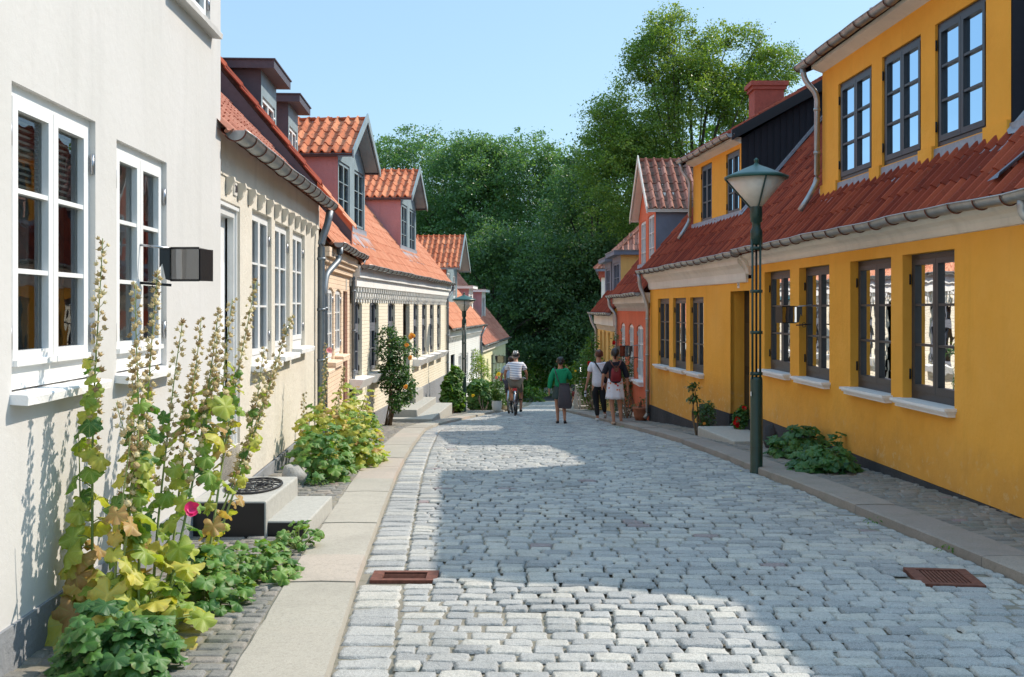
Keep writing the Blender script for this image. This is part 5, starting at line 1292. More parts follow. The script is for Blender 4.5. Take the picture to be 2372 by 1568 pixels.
def hollyhock(base, tip, label, seed, rs_=.009, lowest=.03, leafmax=.13, seeds=True, leaves=16, branch=0, side=None, yellow=.5, group='tall hollyhocks against the white wall', flowers=None, from_=.42):
    rs = random.Random(seed); t = thing('hollyhock', label, 'hollyhock', base, group)
    stem = MB(); lf = MB(); sh = MB(); fl = MB()
    paths = [(curve_pts(base, tip, 14, .02, seed), from_)]
    L = (Vector(tip)-Vector(base)).length; d_ = (Vector(tip)-Vector(base)).normalized()
    for k in range(branch):
        i0 = rs.randint(4, 8); p0 = paths[0][0][i0]; l_ = L*(1-i0/14)*rs.uniform(.5, .85)
        v = (d_+Vector((rs.uniform(-.3, .3), rs.uniform(-.2, .35), 0))).normalized(); paths.append((curve_pts(p0, p0+v*l_, 9, .05, seed+k), .2))
    for pi_, (pts, f0) in enumerate(paths):
        n = len(pts)-1; stem.tube(pts, [max(.0022, (rs_ if pi_ == 0 else rs_*.6)*(1-.78*i/n)) for i in range(n+1)], 'stem_green', 7, C=(rs.uniform(.2, .7), 0, 0))
        LL = (pts[-1]-pts[0]).length
        def at(q): 
            x = q*n; i = min(n-1, int(x)); return pts[i].lerp(pts[i+1], x-i)
        if seeds:
            P = []; Nn = []; S_ = []; m_ = int(LL*(1-f0)/.0165)
            for i in range(m_):
                q = f0+(1-f0)*(i+.5)/m_; a = i*2.4+rs.uniform(-.5, .5); o = Vector((math.cos(a), math.sin(a), .25))*rs.uniform(.018, .046)*(1.4-.8*q)
                P.append(at(q)+o); Nn.append((o.normalized()+Vector((0, 0, .5)))); S_.append(rs.uniform(.016, .027)*(1.25-.5*q))
                if rs.random() < .5: stem.tube([at(q-.01), at(q)+o*.9], .0018, 'stem_green', 4, C=(.8, 0, 0))
            put(sh, SEED, [tuple(v) for v in P], [tuple(v) for v in Nn], S_, 'seed_head', [min(1, max(0, rs.gauss(.5, .25))) for _ in P], smooth=False)
        m_ = int(leaves*1.6) if pi_ == 0 else leaves//2; P = []; Nn = []; S_ = []; Dd = []; Rn = []
        for i in range(m_):
            q = lowest+(.68 if pi_ == 0 else .6)*(i/m_)**1.1; a = rs.uniform(0, 6.28) if side is None else side+rs.uniform(-1.3, 1.3)
            d = Vector((math.cos(a), math.sin(a), rs.uniform(-.15, .35))).normalized(); sz = leafmax*(1.05-.86*q)*rs.uniform(.6, 1.1)
            pl = sz*rs.uniform(.5, 1.2); p0 = at(q); p1 = p0+d*pl+Vector((0, 0, pl*.25))
            stem.tube([p0, p0.lerp(p1, .5)+Vector((0, 0, pl*.12)), p1], .0026, 'stem_green', 4, C=(.4, 0, 0))
            P.append(tuple(p1)); Nn.append((d.x*.75+rs.uniform(-.35, .35)-.0, d.y*.75-.25+rs.uniform(-.35, .35), 1-.6*rs.random())); S_.append(sz); Dd.append(tuple(d))
            Rn.append(min(1, max(0, yellow+rs.gauss(0, .26)+(.12 if q < .3 else -.05))))
        if P: put(lf, PALM, P, Nn, S_, 'holly_leaf', Rn, rot=face_out(Nn, Dd))
    stem.build('stem', t)
    if lf.ch: lf.build('foliage', t)
    if sh.ch: sh.build('seed_heads', t)
    if flowers:
        for q, mt in flowers:
            fm = MB(); p = paths[0][0][int(q*14)]+Vector((.05, -.05, 0)); n = 5
            put(fm, [palm_tpl(9, 5, 20, .1, -.5, .1)], [tuple(p)]*2, [(.5, -.8, .3), (.3, -.7, .6)], [.042, .03], mt, [.3, .8]); fm.build('flower', t)
    return t
HH = [ # base pixel, tip pixel, extra depth of the tip, label
 ((212, 1478), (237, 552), .12, 'tallest hollyhock at the left, its dry tip reaching up between the two white windows', 1, .13, 20, 0, 0.58),
 ((262, 1500), (318, 655), .18, 'hollyhock with thick seed heads rising in front of the second white window', 2, .12, 18, 1, 0.55),
 ((318, 1480), (366, 628), .25, 'hollyhock whose tip meets the black window mirror', 3, .10, 16, 1, 0.42),
 ((352, 1440), (425, 742), .35, 'thin upright hollyhock right of the second white window', 4, .10, 13, 0, 0.5),
 ((372, 1430), (464, 736), .45, 'hollyhock with dense brown heads leaning right beside the corner of the white wall', 5, .10, 14, 1, 0.5),
 ((372, 1460), (508, 714), .55, 'hollyhock leaning farthest right over the white wall corner', 6, .11, 14, 1, .55),
 ((470, 1392), (594, 648), .8, 'tall hollyhock in front of the corbelled house door', 7, .10, 20, 1, .66),
 ((452, 1360), (648, 840), .6, 'slanting hollyhock passing left of the round door mat', 8, .07, 10, 0, .6),
 ((466, 1376), (678, 732), .7, 'slanting hollyhock in front of the upper stone step', 9, .08, 10, 1, .5),
 ((190, 1470), (182, 985), .05, 'short hollyhock with big yellow leaves nearest the left wall', 10, .17, 8, 0, .80),
 ((250, 1500), (300, 1010), .0, 'short bushy hollyhock at the front of the clump', 11, .15, 8, 0, .72)]
for (bx, by), (tx, ty), dd, lb, sd_, lm, nl, br, yl in HH:
    b0 = onground(bx, by); tp = pix(tx, ty, b0.y+dd)
    wl = float(WL(tp.y)); tp.x = max(tp.x, wl+.1) if False else tp.x
    hollyhock(b0, tp, lb, sd_, leafmax=lm*.82, leaves=nl, branch=br, yellow=yl-.12, side=(None if sd_ < 10 else -.9), seeds=sd_ < 10, flowers=[(.36, 'petal_magenta')] if sd_ == 6 else None)
def clump(name, label, cat, c, r, n, tpls, m, size, rnd, up=.6, stems=0, group=None, out=.5, part='foliage', stem_m='stem_green', flat=1.0, gnd=True, lean=(0, 0, 0)):
    """leafy clump: leaves through the volume of an ellipsoid, carried on arching stalks from its foot"""
    t = thing(name, label, cat, (c[0], c[1], c[2]), group); mb = MB(); P = []; Nn = []; S_ = []; Dd = []
    c = Vector(c); st = MB()
    for i in range(n):
        while True:
            v = Vector((random.uniform(-1, 1), random.uniform(-1, 1), random.uniform(0, 1)))
            if .15 < v.length < 1: break
        v = v*(random.random()**.25/max(.3, v.length))*v.length**.3 if False else v
        k = 1+.25*noise.noise(Vector((v.x*1.7, v.y*1.7, v.z*1.7+seed_()))); p = c+Vector((v.x*r[0]*k+lean[0]*v.z, v.y*r[1]*k+lean[1]*v.z, v.z*r[2]*k+.02))
        P.append(tuple(p)); d = Vector((v.x, v.y, .15)).normalized(); Dd.append(tuple(d)); Nn.append((v.x*out+random.uniform(-.3, .3), v.y*out+random.uniform(-.3, .3)-.12, up+random.uniform(0, .5))); S_.append(size*random.uniform(.5, 1.15))
        if i % max(1, n//max(1, stems)) == 0 and stems: f0 = c+Vector((v.x*r[0]*.15, v.y*r[1]*.15, 0)); st.tube([f0, f0.lerp(p, .5)+Vector((0, 0, .1*r[2])), p], .004, stem_m, 5, C=(.5, 0, 0))
    put(mb, tpls, P, Nn, S_, m, [min(1, max(0, random.gauss(rnd, .22))) for _ in P], rot=face_out(Nn, Dd)); mb.build(part, t)
    if st.ch: st.build('stem', t)
    return t
_sd = [0]
def seed_(): return _sd[0]
def nxt(): _sd[0] += 7.3
g0 = onground(270, 1556); nxt(); clump('mallow', 'dark green clump of round leaves at the foot of the hollyhocks, bottom left', 'plant', g0, (.30, .26, .30), 210, PALM, 'green_leaf', .062, .4, stems=20)
g0 = onground(330, 1480); nxt(); clump('mallow', 'yellow-green leaves low in the middle of the hollyhock clump', 'plant', g0, (.30, .30, .42), 46, PALM, 'holly_leaf', .08, .5, stems=20)
g0 = onground(470, 1400); nxt(); clump('mallow', 'green leaf clump between the hollyhocks and the lower step', 'plant', g0, (.27, .32, .34), 110, PALM, 'green_leaf', .06, .7, stems=20)
g0 = onground(565, 1335); nxt(); clump('mallow', 'low bright green leaves spilling on the cobbles before the stone steps', 'plant', g0, (.36, .40, .17), 130, PALM, 'green_leaf', .052, .85, stems=20)
g0 = onground(690, 1270); nxt(); clump('mallow', 'few green leaves sprouting beside the lower stone step', 'plant', g0, (.20, .26, .18), 34, PALM, 'green_leaf', .055, .9, stems=12)
# clump in front of the peach house
for (x, y, rx, ry, rz, n, m, sz, rn, lb) in ((745, 1108, .36, .5, .55, 200, 'green_leaf', .075, .75, 'green mallow clump nearest the boulder'), (765, 1075, .42, .7, .85, 190, 'holly_leaf', .085, .62, 'yellowing mallow bush against the peach house'), (835, 1075, .30, .7, .62, 210, 'holly_leaf', .075, .5, 'yellow-green mallow bush nearest the kerb slabs'), (808, 1040, .4, .9, .95, 170, 'holly_leaf', .075, .66, 'tallest yellow mallow bush before the peach doorway')):
    g0 = onground(x, y); nxt(); clump('mallow', lb, 'plant', g0, (rx, ry, rz), n, PALM, m, sz, rn, stems=26, group='mallows in front of the peach house')
for i, ((bx, by), (tx, ty), lb) in enumerate((((738, 1080), (757, 795), 'slim hollyhock with a pink flower before the peach house window'), ((760, 1060), (800, 850), 'slim leaning hollyhock before the second peach house window'), ((700, 1085), (705, 910), 'short dry hollyhock at the zinc downpipe'), ((800, 1050), (850, 930), 'short leaning hollyhock left of the rosebush'))):
    b0 = onground(bx, by); hollyhock(b0, pix(tx, ty, b0.y+.5), lb, 40+i, leafmax=.09, leaves=10, yellow=.5, group='hollyhocks at the peach house', flowers=[(.93, 'petal_pink')] if i == 0 else None, from_=.35)
# climbing rose at the cream brick house
def bush(name, label, cat, foot, blobs, n, m, size, rnd, stem_m='cane', canes=6, fl=None, group=None, tpls=None):
    t = thing(name, label, cat, foot, group); mb = MB(); P = []; Nn = []; S_ = []; foot = Vector(foot)
    vol = [b[3]*b[4]*b[5] for b in blobs]; tot = sum(vol)
    for b, v_ in zip(blobs, vol):
        k = int(n*1.7*v_/tot)
        for i in range(k):
            u = Vector((random.gauss(0, 1), random.gauss(0, 1), random.gauss(0, 1))).normalized()*random.uniform(.35, 1)**.5
            q = 1+.35*noise.noise(u*2.2+Vector(b[:3])); p = Vector((b[0]+u.x*b[3]*q, b[1]+u.y*b[4]*q, b[2]+u.z*b[5]*q))
            if noise.noise(p*2.2) < -.25: continue
            P.append(tuple(p)); Nn.append((u.x*.5+random.uniform(-.6, .6), u.y*.5+random.uniform(-.6, .6), .5+random.uniform(-.3, .7))); S_.append(size*random.uniform(.6, 1.2))
    put(mb, tpls or [LEAFS], P, Nn, S_, m, [min(1, max(0, random.gauss(rnd, .25))) for _ in P]); mb.build('foliage', t)
    st = MB()
    for i in range(canes):
        b = blobs[i % len(blobs)]; e = Vector((b[0], b[1], b[2]+b[5]*.5)); st.tube(curve_pts(foot+Vector((random.uniform(-.08, .08), random.uniform(-.08, .08), -.05)), e, 8, .08, i), [.018*(1-.08*j) for j in range(9)], stem_m, 6)
    st.build('stem', t)
    if fl:
        for i, (mt, x, y, Yd, r_) in enumerate(fl):
            f_ = MB(); p = pix(x, y, Yd); nn = [(random.uniform(-.6, .6), -.8, random.uniform(0, .8)) for _ in range(4)]
            put(f_, [palm_tpl(9, 5, 14, .1, -.7, .1)], [tuple(p)]*4, nn, [r_, r_*.9, r_*.8, r_*.6], mt, [.2, .5, .8, 1]); f_.build('flower', t)
    return t
def B(x, y, Yd, rx, ry, rz):
    p = pix(x, y, Yd); return (p.x, p.y, p.z, rx, ry, rz)
g0 = onground(905, 972)
yb = 22.0; g0 = Vector((pix(898, 0, 22.3).x, 22.3, float(zc(22.3))+.04))
bush('rose_bush', 'tall climbing rose with orange blooms against the cream brick wall', 'rose bush', g0, [B(898, 800, yb+.3, .28, .3, .45), B(925, 822, yb+.6, .38, .45, .42), B(910, 870, yb+.4, .36, .4, .45), B(935, 900, yb+.5, .30, .4, .35), B(918, 930, yb+.2, .2, .3, .25)], 3600, 'rose_leaf', .085, .4, canes=9,
     fl=[('petal_orange', 955, 778, yb+.2, .07), ('petal_orange', 944, 800, yb+.1, .05), ('petal_orange', 951, 830, yb+.1, .05), ('petal_orange', 940, 896, yb, .05)])
g0 = onground(1050, 957); yb = g0.y+.5
bush('shrub', 'leafy green shrub left of the far lamp post', 'shrub', g0, [B(1048, 925, yb, .32, .4, .45), B(1045, 890, yb+.3, .25, .4, .35), B(1055, 870, yb+.3, .18, .3, .25)], 1100, 'bright_leaf', .11, .25, tpls=PALM, canes=5)
g0 = onground(1120, 950); yb = g0.y+1.5
bush('shrub', 'dense green shrub between the far lamp post and the white pot', 'shrub', g0, [B(1122, 925, yb, .55, .6, .5), B(1112, 905, yb, .45, .5, .4)], 1200, 'green_leaf', .13, .5, tpls=PALM, canes=5)
bush('climber', 'pale flowering climber on the corner of the white brick house', 'climbing plant', onground(1108, 949), [B(1108, 868, yb+1, .38, .5, .85), B(1122, 880, yb+.5, .3, .4, .6), B(1104, 835, yb+1.5, .2, .4, .5)], 1500, 'bright_leaf', .09, .75, canes=6, fl=[('petal_yellow', 1096, 916, yb-1, .05)])
def pot(loc, prof, m, label, plant, name='flower_pot', cat='flower pot'):
    mb = MB(); mb.lathe((loc[0], loc[1], loc[2]), prof, m, 22); o = mb.build(name, loc=loc); return tag(o, label, cat)
q = onground(1151, 953); q.y += .0
pot(q, [(.09, 0), (.145, .12), (.17, .26), (.155, .36), (.168, .385), (.155, .385), (.145, .35), (0, .35)], 'pot_white', 'large glazed white pot on the left pavement', None)
bush('conifer_shrub', 'upright little conifer growing in the large white pot', 'shrub', q+Vector((0, 0, .35)), [(q.x, q.y, q.z+.6, .16, .16, .28), (q.x, q.y, q.z+.85, .09, .09, .2)], 1300, 'bright_leaf', .06, .35, canes=3)
q2 = onground(1170, 950); pot(q2, [(.1, 0), (.12, .03), (.12, .2), (.13, .23), (.12, .23), (0, .2)], 'pot_pale', 'pale sandstone coloured square pot beside the white pot', None)
bush('box_shrub', 'round bright green shrub in the sandstone coloured pot', 'shrub', q2+Vector((0, 0, .22)), [(q2.x, q2.y, q2.z+.42, .17, .17, .2)], 900, 'bright_leaf', .06, .6, canes=3)
yb = q.y+3
bush('rose_bush', 'rose bush with pink and yellow blooms behind the white pot', 'rose bush', onground(1163, 948), [B(1160, 905, yb, .32, .4, .6), B(1152, 880, yb, .25, .3, .4)], 700, 'rose_leaf', .10, .6, canes=5, fl=[('petal_yellow', 1155, 868, yb-.3, .07), ('petal_pink', 1149, 876, yb-.3, .06), ('petal_pink', 1160, 880, yb-.3, .05)])
# small pot on the steps of the cream house
q = f4.p(dps+.35, .75, g0.z if False else -2.55); mb = MB()
q = pix(952, 912, f4.p(dps, 0, 0).y-1.0); pot((q.x, q.y, q.z), [(.09, 0), (.13, .24), (.135, .25), (.12, .24), (0, .22)], 'pot_black', 'dark square pot at the top of the entrance steps', None)
# right side plants
q = onground(1485, 973); q.z += .0
pot(q, [(.13, 0), (.175, .12), (.19, .26), (.205, .27), (.205, .31), (.18, .31), (0, .28)], 'terracotta', 'round terracotta pot by the downpipe between red and ochre houses', None)
bush('potted_shrub', 'small dark succulent bush growing in the terracotta pot', 'plant', q+Vector((0, 0, .28)), [(q.x, q.y, q.z+.42, .2, .2, .12)], 450, 'dark_leaf', .055, .8, canes=6)
q = onground(1621, 1006)
bush('rose_bush', 'thin straggly rose stem standing up by the ochre wall', 'rose bush', q, [B(1607, 896, q.y+.15, .13, .13, .07), B(1608, 925, q.y+.1, .1, .1, .08), B(1612, 955, q.y+.05, .08, .1, .05)], 110, 'rose_leaf', .085, .3, canes=4)
bush('rose_bush', 'dark green bushy rose at the plinth left of the ochre doorway', 'rose bush', onground(1636, 1004), [B(1635, 965, q.y+.2, .15, .2, .25), B(1642, 945, q.y+.3, .1, .15, .12)], 420, 'dark_leaf', .07, .6, canes=4, fl=[('petal_orange', 1631, 982, q.y, .03)])
q = onground(1716, 1012); pot(q, [(.07, 0), (.10, .2), (.11, .21), (.09, .2), (0, .18)], 'pot_pale', 'slim pale pot beside the ochre doorway', None)
bush('geranium', 'red geranium in the slim pale pot by the ochre doorway', 'geranium', q+Vector((0, 0, .18)), [B(1716, 975, q.y, .12, .12, .18), B(1722, 955, q.y, .06, .08, .12)], 260, 'green_leaf', .05, .3, tpls=PALM, canes=4, fl=[('petal_red', 1710, 972, q.y-.1, .04), ('petal_red', 1706, 979, q.y-.1, .045), ('petal_red', 1721, 946, q.y-.05, .045), ('petal_red', 1708, 985, q.y-.1, .03)])
g0 = onground(1850, 1055); nxt(); clump('mallow', 'round dark green mallow clump at the ochre wall behind the lamp post', 'plant', g0, (.36, .42, .40), 170, PALM, 'green_leaf', .085, .30, stems=24, group='mallows at the ochre wall')
g0 = onground(1912, 1088); nxt(); clump('mallow', 'spreading dark green mallow clump farthest right at the ochre wall', 'plant', g0, (.40, .36, .26), 190, PALM, 'green_leaf', .075, .25, stems=24, group='mallows at the ochre wall')
g0 = onground(1945, 1070); nxt(); clump('mallow', 'upright mallow shoot between the two clumps at the ochre wall', 'plant', g0, (.12, .12, .42), 18, PALM, 'green_leaf', .07, .3, stems=8)
# roses by the red and maize houses
q = onground(1440, 975); yb = 27.5
bush('rose_bush', 'climbing rose with red blooms on the red house behind the walkers', 'rose bush', onground(1455, 968), [B(1440, 860, yb, .38, .5, .7), B(1432, 900, yb, .45, .5, .7), B(1458, 930, yb, .32, .4, .55), B(1430, 800, yb+.8, .2, .3, .4)], 2300, 'dark_leaf', .075, .5, canes=8, fl=[('petal_red', 1447, 862, yb-.5, .05), ('petal_red', 1422, 795, yb, .05), ('petal_red', 1436, 850, yb-.5, .04)])
yb = 34.5
bush('rose_bush', 'large arching rose bush with red blooms before the maize yellow house', 'rose bush', onground(1375, 950), [B(1362, 850, yb, .55, .6, .7), B(1375, 880, yb, .7, .6, .9), B(1385, 920, yb, .6, .5, .7), B(1350, 880, yb, .35, .4, .4), B(1372, 810, yb+.5, .3, .4, .6)], 2600, 'bright_leaf', .10, .2, canes=9, fl=[('petal_red', 1364, 842, yb-.8, .07), ('petal_red', 1372, 853, yb-.8, .08), ('petal_red', 1367, 862, yb-.8, .06), ('petal_yellow', 1334, 860, yb-.6, .04), ('petal_red', 1381, 846, yb-.8, .05)])
# weeds on kerb and cobbles
for i, (x, y, lb) in enumerate(((2027, 1212, 'tuft of weeds growing out of the right kerb'), (2200, 1262, 'small weed in the paving near the right edge'), (1437, 992, 'small weed at the kerb behind the two walkers'), (730, 1125, 'patch of grass in the left paving by the boulder'))):
    q = onground(x, y); nxt(); clump('weed', lb, 'weed', q, (.10 if i < 3 else .22, .08, .05), 26 if i < 3 else 60, [LEAFS], 'bright_leaf', .035, .3)
# ================================================================ TREES AND PARK
def tree(name, label, cat, foot, blobs, n, m, size, trunk_r, limbs=14, group=None, rnd=.5, gap=-.18, clump=34, spread=.95, trunkm='bark', sharp=1.0, kind=None):
    """foot: base of trunk; blobs: crown masses (x,y,z,rx,ry,rz). Leaves hang in clumps set through the crown shell"""
    t = thing(name, label, cat, foot, group); foot = Vector(foot); V = []; P = []; Rn = []; S_ = []
    vol = np.array([(b[3]*b[4]*b[5])**.75 for b in blobs]); vol /= vol.sum()
    ends = []
    for b, f_ in zip(blobs, vol):
        k = int(n*f_/clump); made = 0; tries = 0
        while made < k and tries < k*6:
            tries += 1
            u = Vector((random.gauss(0, 1), random.gauss(0, 1), random.gauss(0, 1))).normalized(); rr = random.uniform(.25, 1)**.45
            q = 1+.30*noise.noise(u*1.8+Vector(b[:3])*.3)+.16*noise.noise(u*4.3+Vector(b[:3])*.7)
            c = Vector((b[0]+u.x*b[3]*q*rr, b[1]+u.y*b[4]*q*rr, b[2]+u.z*b[5]*q*rr))
            if noise.noise(c*.42) < gap and rr > .45: continue
            if c.z < foot.z+.4: continue
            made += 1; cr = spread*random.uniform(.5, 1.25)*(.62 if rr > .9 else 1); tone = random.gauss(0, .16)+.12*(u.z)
            L = np.clip(RNG.normal(0, 1, (clump, 3)), -1.9, 1.9)*np.array([cr*.55, cr*.55, cr*.36])+np.array(c)+np.array([u.x, u.y, -.3])*np.abs(RNG.normal(0, cr*.35, (clump, 1)))
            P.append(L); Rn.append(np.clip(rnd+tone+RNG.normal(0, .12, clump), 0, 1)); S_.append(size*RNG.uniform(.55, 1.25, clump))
            if rr > .8 and random.random() < .06: ends.append((c, b))
    P = np.concatenate(P); Rn = np.concatenate(Rn); S_ = np.concatenate(S_); k = len(P)
    Nn = RNG.normal(0, .55, (k, 3)); Nn[:, 2] += .55
    TV = np.array([(-.5, 0, 0), (0, -.27, .05), (.5, 0, -.05), (0, .27, .05)]); mb = MB()
    scatter(mb, TV, [(0, 1, 2, 3)], frames(Nn, RNG.uniform(0, 6.28, k), S_), P, m, Rn, smooth=False)
    mb.build('crown', t)
    tk = MB(); top = Vector((blobs[0][0], blobs[0][1], blobs[0][2]+blobs[0][5]*.5)); sp = curve_pts(foot, top, 10, .02, int(foot.x*7))
    tk.tube(sp, [trunk_r*(1.25 if i == 0 else 1-.085*i) for i in range(11)], trunkm, 10)
    random.shuffle(ends)
    for c, b in ends[:limbs]:
        i = random.randint(3, 7); p0 = sp[i]; tk.tube(curve_pts(p0, c, 7, .09, i), [trunk_r*.36*(1-.12*j) for j in range(8)], trunkm, 6)
        for _ in range(3):
            q = p0.lerp(c, random.uniform(.4, .85)); e = q+Vector((random.uniform(-1, 1), random.uniform(-1, 1), random.uniform(0, 1.2)))*b[3]*.3
            tk.tube([q, q.lerp(e, .5)+Vector((0, 0, .2)), e], [trunk_r*.12, trunk_r*.08, trunk_r*.03], trunkm, 5)
    tk.build('trunk', t); return t
def TB(x, y, Y, rx, ry, rz): p = pix(x, y, Y); return (p.x, p.y, p.z, rx, ry, rz)
gr = lambda x, Y: (pix(x, 700, Y).x, Y, float(zc(Y))-.2)
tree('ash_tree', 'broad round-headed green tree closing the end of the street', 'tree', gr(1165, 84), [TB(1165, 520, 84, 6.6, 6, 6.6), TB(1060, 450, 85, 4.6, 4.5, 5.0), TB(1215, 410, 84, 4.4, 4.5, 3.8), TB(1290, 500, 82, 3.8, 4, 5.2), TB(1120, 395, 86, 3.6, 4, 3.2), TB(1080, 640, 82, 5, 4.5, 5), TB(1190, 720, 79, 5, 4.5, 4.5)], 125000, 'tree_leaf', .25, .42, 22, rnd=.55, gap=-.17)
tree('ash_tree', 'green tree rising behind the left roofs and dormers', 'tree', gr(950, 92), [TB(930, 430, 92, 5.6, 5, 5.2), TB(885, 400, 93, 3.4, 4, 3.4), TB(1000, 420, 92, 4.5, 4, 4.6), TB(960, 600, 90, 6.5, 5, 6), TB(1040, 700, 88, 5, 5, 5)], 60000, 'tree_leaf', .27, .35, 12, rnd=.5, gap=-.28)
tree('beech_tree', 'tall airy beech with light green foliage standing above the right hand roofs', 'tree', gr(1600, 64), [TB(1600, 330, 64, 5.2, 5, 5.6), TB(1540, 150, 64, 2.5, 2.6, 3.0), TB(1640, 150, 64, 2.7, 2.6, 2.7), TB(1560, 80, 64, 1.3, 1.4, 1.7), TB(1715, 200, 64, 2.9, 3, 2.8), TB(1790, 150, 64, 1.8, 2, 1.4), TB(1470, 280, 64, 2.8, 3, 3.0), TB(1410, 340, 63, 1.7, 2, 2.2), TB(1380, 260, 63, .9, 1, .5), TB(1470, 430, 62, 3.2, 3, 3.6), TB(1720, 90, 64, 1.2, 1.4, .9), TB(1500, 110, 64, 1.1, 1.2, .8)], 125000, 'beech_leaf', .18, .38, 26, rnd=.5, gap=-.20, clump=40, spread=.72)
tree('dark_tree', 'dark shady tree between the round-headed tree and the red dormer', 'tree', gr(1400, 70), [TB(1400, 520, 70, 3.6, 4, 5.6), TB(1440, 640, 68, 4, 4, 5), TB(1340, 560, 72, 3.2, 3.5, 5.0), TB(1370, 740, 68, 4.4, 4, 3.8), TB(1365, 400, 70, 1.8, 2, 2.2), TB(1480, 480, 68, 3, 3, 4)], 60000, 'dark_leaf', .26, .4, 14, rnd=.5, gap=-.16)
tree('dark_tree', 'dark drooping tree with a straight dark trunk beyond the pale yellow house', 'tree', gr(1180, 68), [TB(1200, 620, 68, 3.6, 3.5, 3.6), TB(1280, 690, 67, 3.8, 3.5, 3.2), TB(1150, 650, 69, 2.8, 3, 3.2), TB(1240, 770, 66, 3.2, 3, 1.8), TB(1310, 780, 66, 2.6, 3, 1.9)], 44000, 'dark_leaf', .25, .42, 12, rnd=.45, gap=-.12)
t = tree('woodland', None, None, gr(1180, 118), [TB(x, y, 118+10*(i % 2), 9, 5, 9) for i, (x, y) in enumerate(((780, 560), (900, 620), (1000, 650), (1120, 640), (1240, 620), (1360, 620), (1480, 560), (1620, 500), (1760, 450)))]+[TB(x, 800, 112, 7, 4, 5) for x in (1000, 1120, 1240, 1360, 1480)], 42000, 'bright_leaf', .62, .3, 6, rnd=.3, gap=-.6, spread=1.8)
tag(t, kind='stuff')
bush('shrub', 'sunlit light green bush in the park beyond the cyclists', 'shrub', Vector(gr(1240, 66)), [TB(1238, 870, 66, 1.3, 1.2, 1.2), TB(1255, 845, 67, 1.1, 1, .9), TB(1285, 850, 68, .9, .9, .8)], 1500, 'bright_leaf', .24, .35, canes=4)
bush('shrub', 'low sunlit leafy bush at the foot of the street', 'shrub', Vector(gr(1232, 60)), [TB(1228, 918, 60, .9, .6, .55), TB(1198, 915, 60, .6, .5, .4)], 800, 'bright_leaf', .2, .4, canes=3)
bush('shrub', 'sunlit yellow-green bush behind the woman in green', 'shrub', Vector(gr(1320, 64)), [TB(1335, 862, 64, 1.5, 1, .8), TB(1310, 870, 64, 1.0, 1, .7), TB(1290, 880, 66, .9, 1, .8)], 1400, 'bright_leaf', .22, .5, canes=4)
bush('hedge', 'dark evergreen hedge along the bottom of the street', 'hedge', Vector(gr(1240, 72)), [TB(x, 893, 72, 1.8, 1.1, 1.5) for x in (1140, 1180, 1220, 1260, 1300, 1340, 1380)]+[TB(x, 868, 74, 2, 1.1, 1.5) for x in (1150, 1200, 1370, 1420)], 9000, 'dark_leaf', .28, .35, canes=6)
mb = MB(); 
for i in range(12):
    a = pix(1100+i*26, 0, 68).x; mb.box((a, 68-.0+.12*i, float(zc(68))-.2), (1.05*.72, .12, 0), (-.05, .35, 0), (0, 0, .42), 'chalk_white')
tag(mb.build('low_wall', loc=(pix(1100, 0, 68).x, 68, float(zc(68)))), 'low pale garden wall running across the bottom of the street', 'wall')
# stairs with a rail at the end of the right row
st = gr(1357, 38.6); t = thing('garden_stairs', 'mossy stone stairs with a steel handrail beyond the maize yellow house', 'stairs', (st[0], 38.2, float(zc(38.2))))
for i in range(4):
    mb = MB(); x0, x1 = pix(1340, 0, 38.2).x+.02*i, pix(1382, 0, 38.2).x; y0 = 38.2+.42*i; mb.abox(x0, x1, y0, 41.2, float(zc(38.2))-.5, float(zc(38.2))-.02+.19*(i+1), 'kerbstone_grey'); mb.build('step', t)
xr = pix(1343, 0, 38.1).x; z0 = float(zc(38.2))
mb = MB(); mb.tube([(xr, 38.05, z0-.1), (xr, 38.05, z0+1.52)], .035, 'steel', 10); mb.build('post', t)
mb = MB(); mb.tube([(xr+.12, 39.4, z0+.4), (xr+.12, 39.4, z0+1.6)], .03, 'steel', 10); mb.build('post', t)
mb = MB(); mb.tube([(xr, 38.05, z0+1.5), (xr+.12, 39.4, z0+1.62), (xr+.9, 40, z0+1.65)], .025, 'steel', 8); mb.tube([(xr+.1, 39.2, z0+1.15), (xr+.9, 39.3, z0+1.15)], .02, 'steel', 8); mb.build('handrail', t)

# ================================================================ PEOPLE
for nm, c_, ro_ in (('skin', (.50, .24, .15), .55), ('skin_tan', (.42, .20, .12), .55), ('hair_dark', (.018, .012, .010), .5), ('hair_red', (.10, .028, .014), .5), ('hair_brown', (.06, .03, .018), .5), ('hair_grey', (.3, .28, .26), .7),
        ('green_wool', (.005, .27, .115), .9), ('grey_green_cloth', (.05, .075, .07), .9), ('grey_cloth', (.075, .065, .075), .9), ('navy_cloth', (.012, .012, .022), .9), ('black_cloth', (.01, .011, .014), .85), ('white_cloth', (.78, .76, .82), .85),
        ('khaki_cloth', (.19, .16, .12), .9), ('charcoal_cloth', (.05, .055, .06), .9), ('blue_cloth', (.35, .45, .62), .9), ('red_bag', (.22, .008, .015), .6), ('brown_leather', (.16, .04, .02), .5), ('shoe_black', (.015, .013, .013), .5), ('shoe_white', (.7, .68, .66), .7), ('shoe_beige', (.62, .42, .3), .7),
        ('helmet_black', (.02, .02, .022), .35), ('rubber', (.015, .015, .015), .7), ('tail_light', (.55, .01, .01), .3), ('clear_plastic', (.65, .68, .75), .1), ('red_cloth', (.16, .02, .02), .9)):
    plain(nm, c_, ro_, var=.15, scale=25)
m_, t_, o_ = newmat('striped_cloth'); tc = t_.nodes.new('ShaderNodeTexCoord'); sx_ = t_.nodes.new('ShaderNodeSeparateXYZ'); t_.links.new(tc.outputs['Object'], sx_.inputs[0])
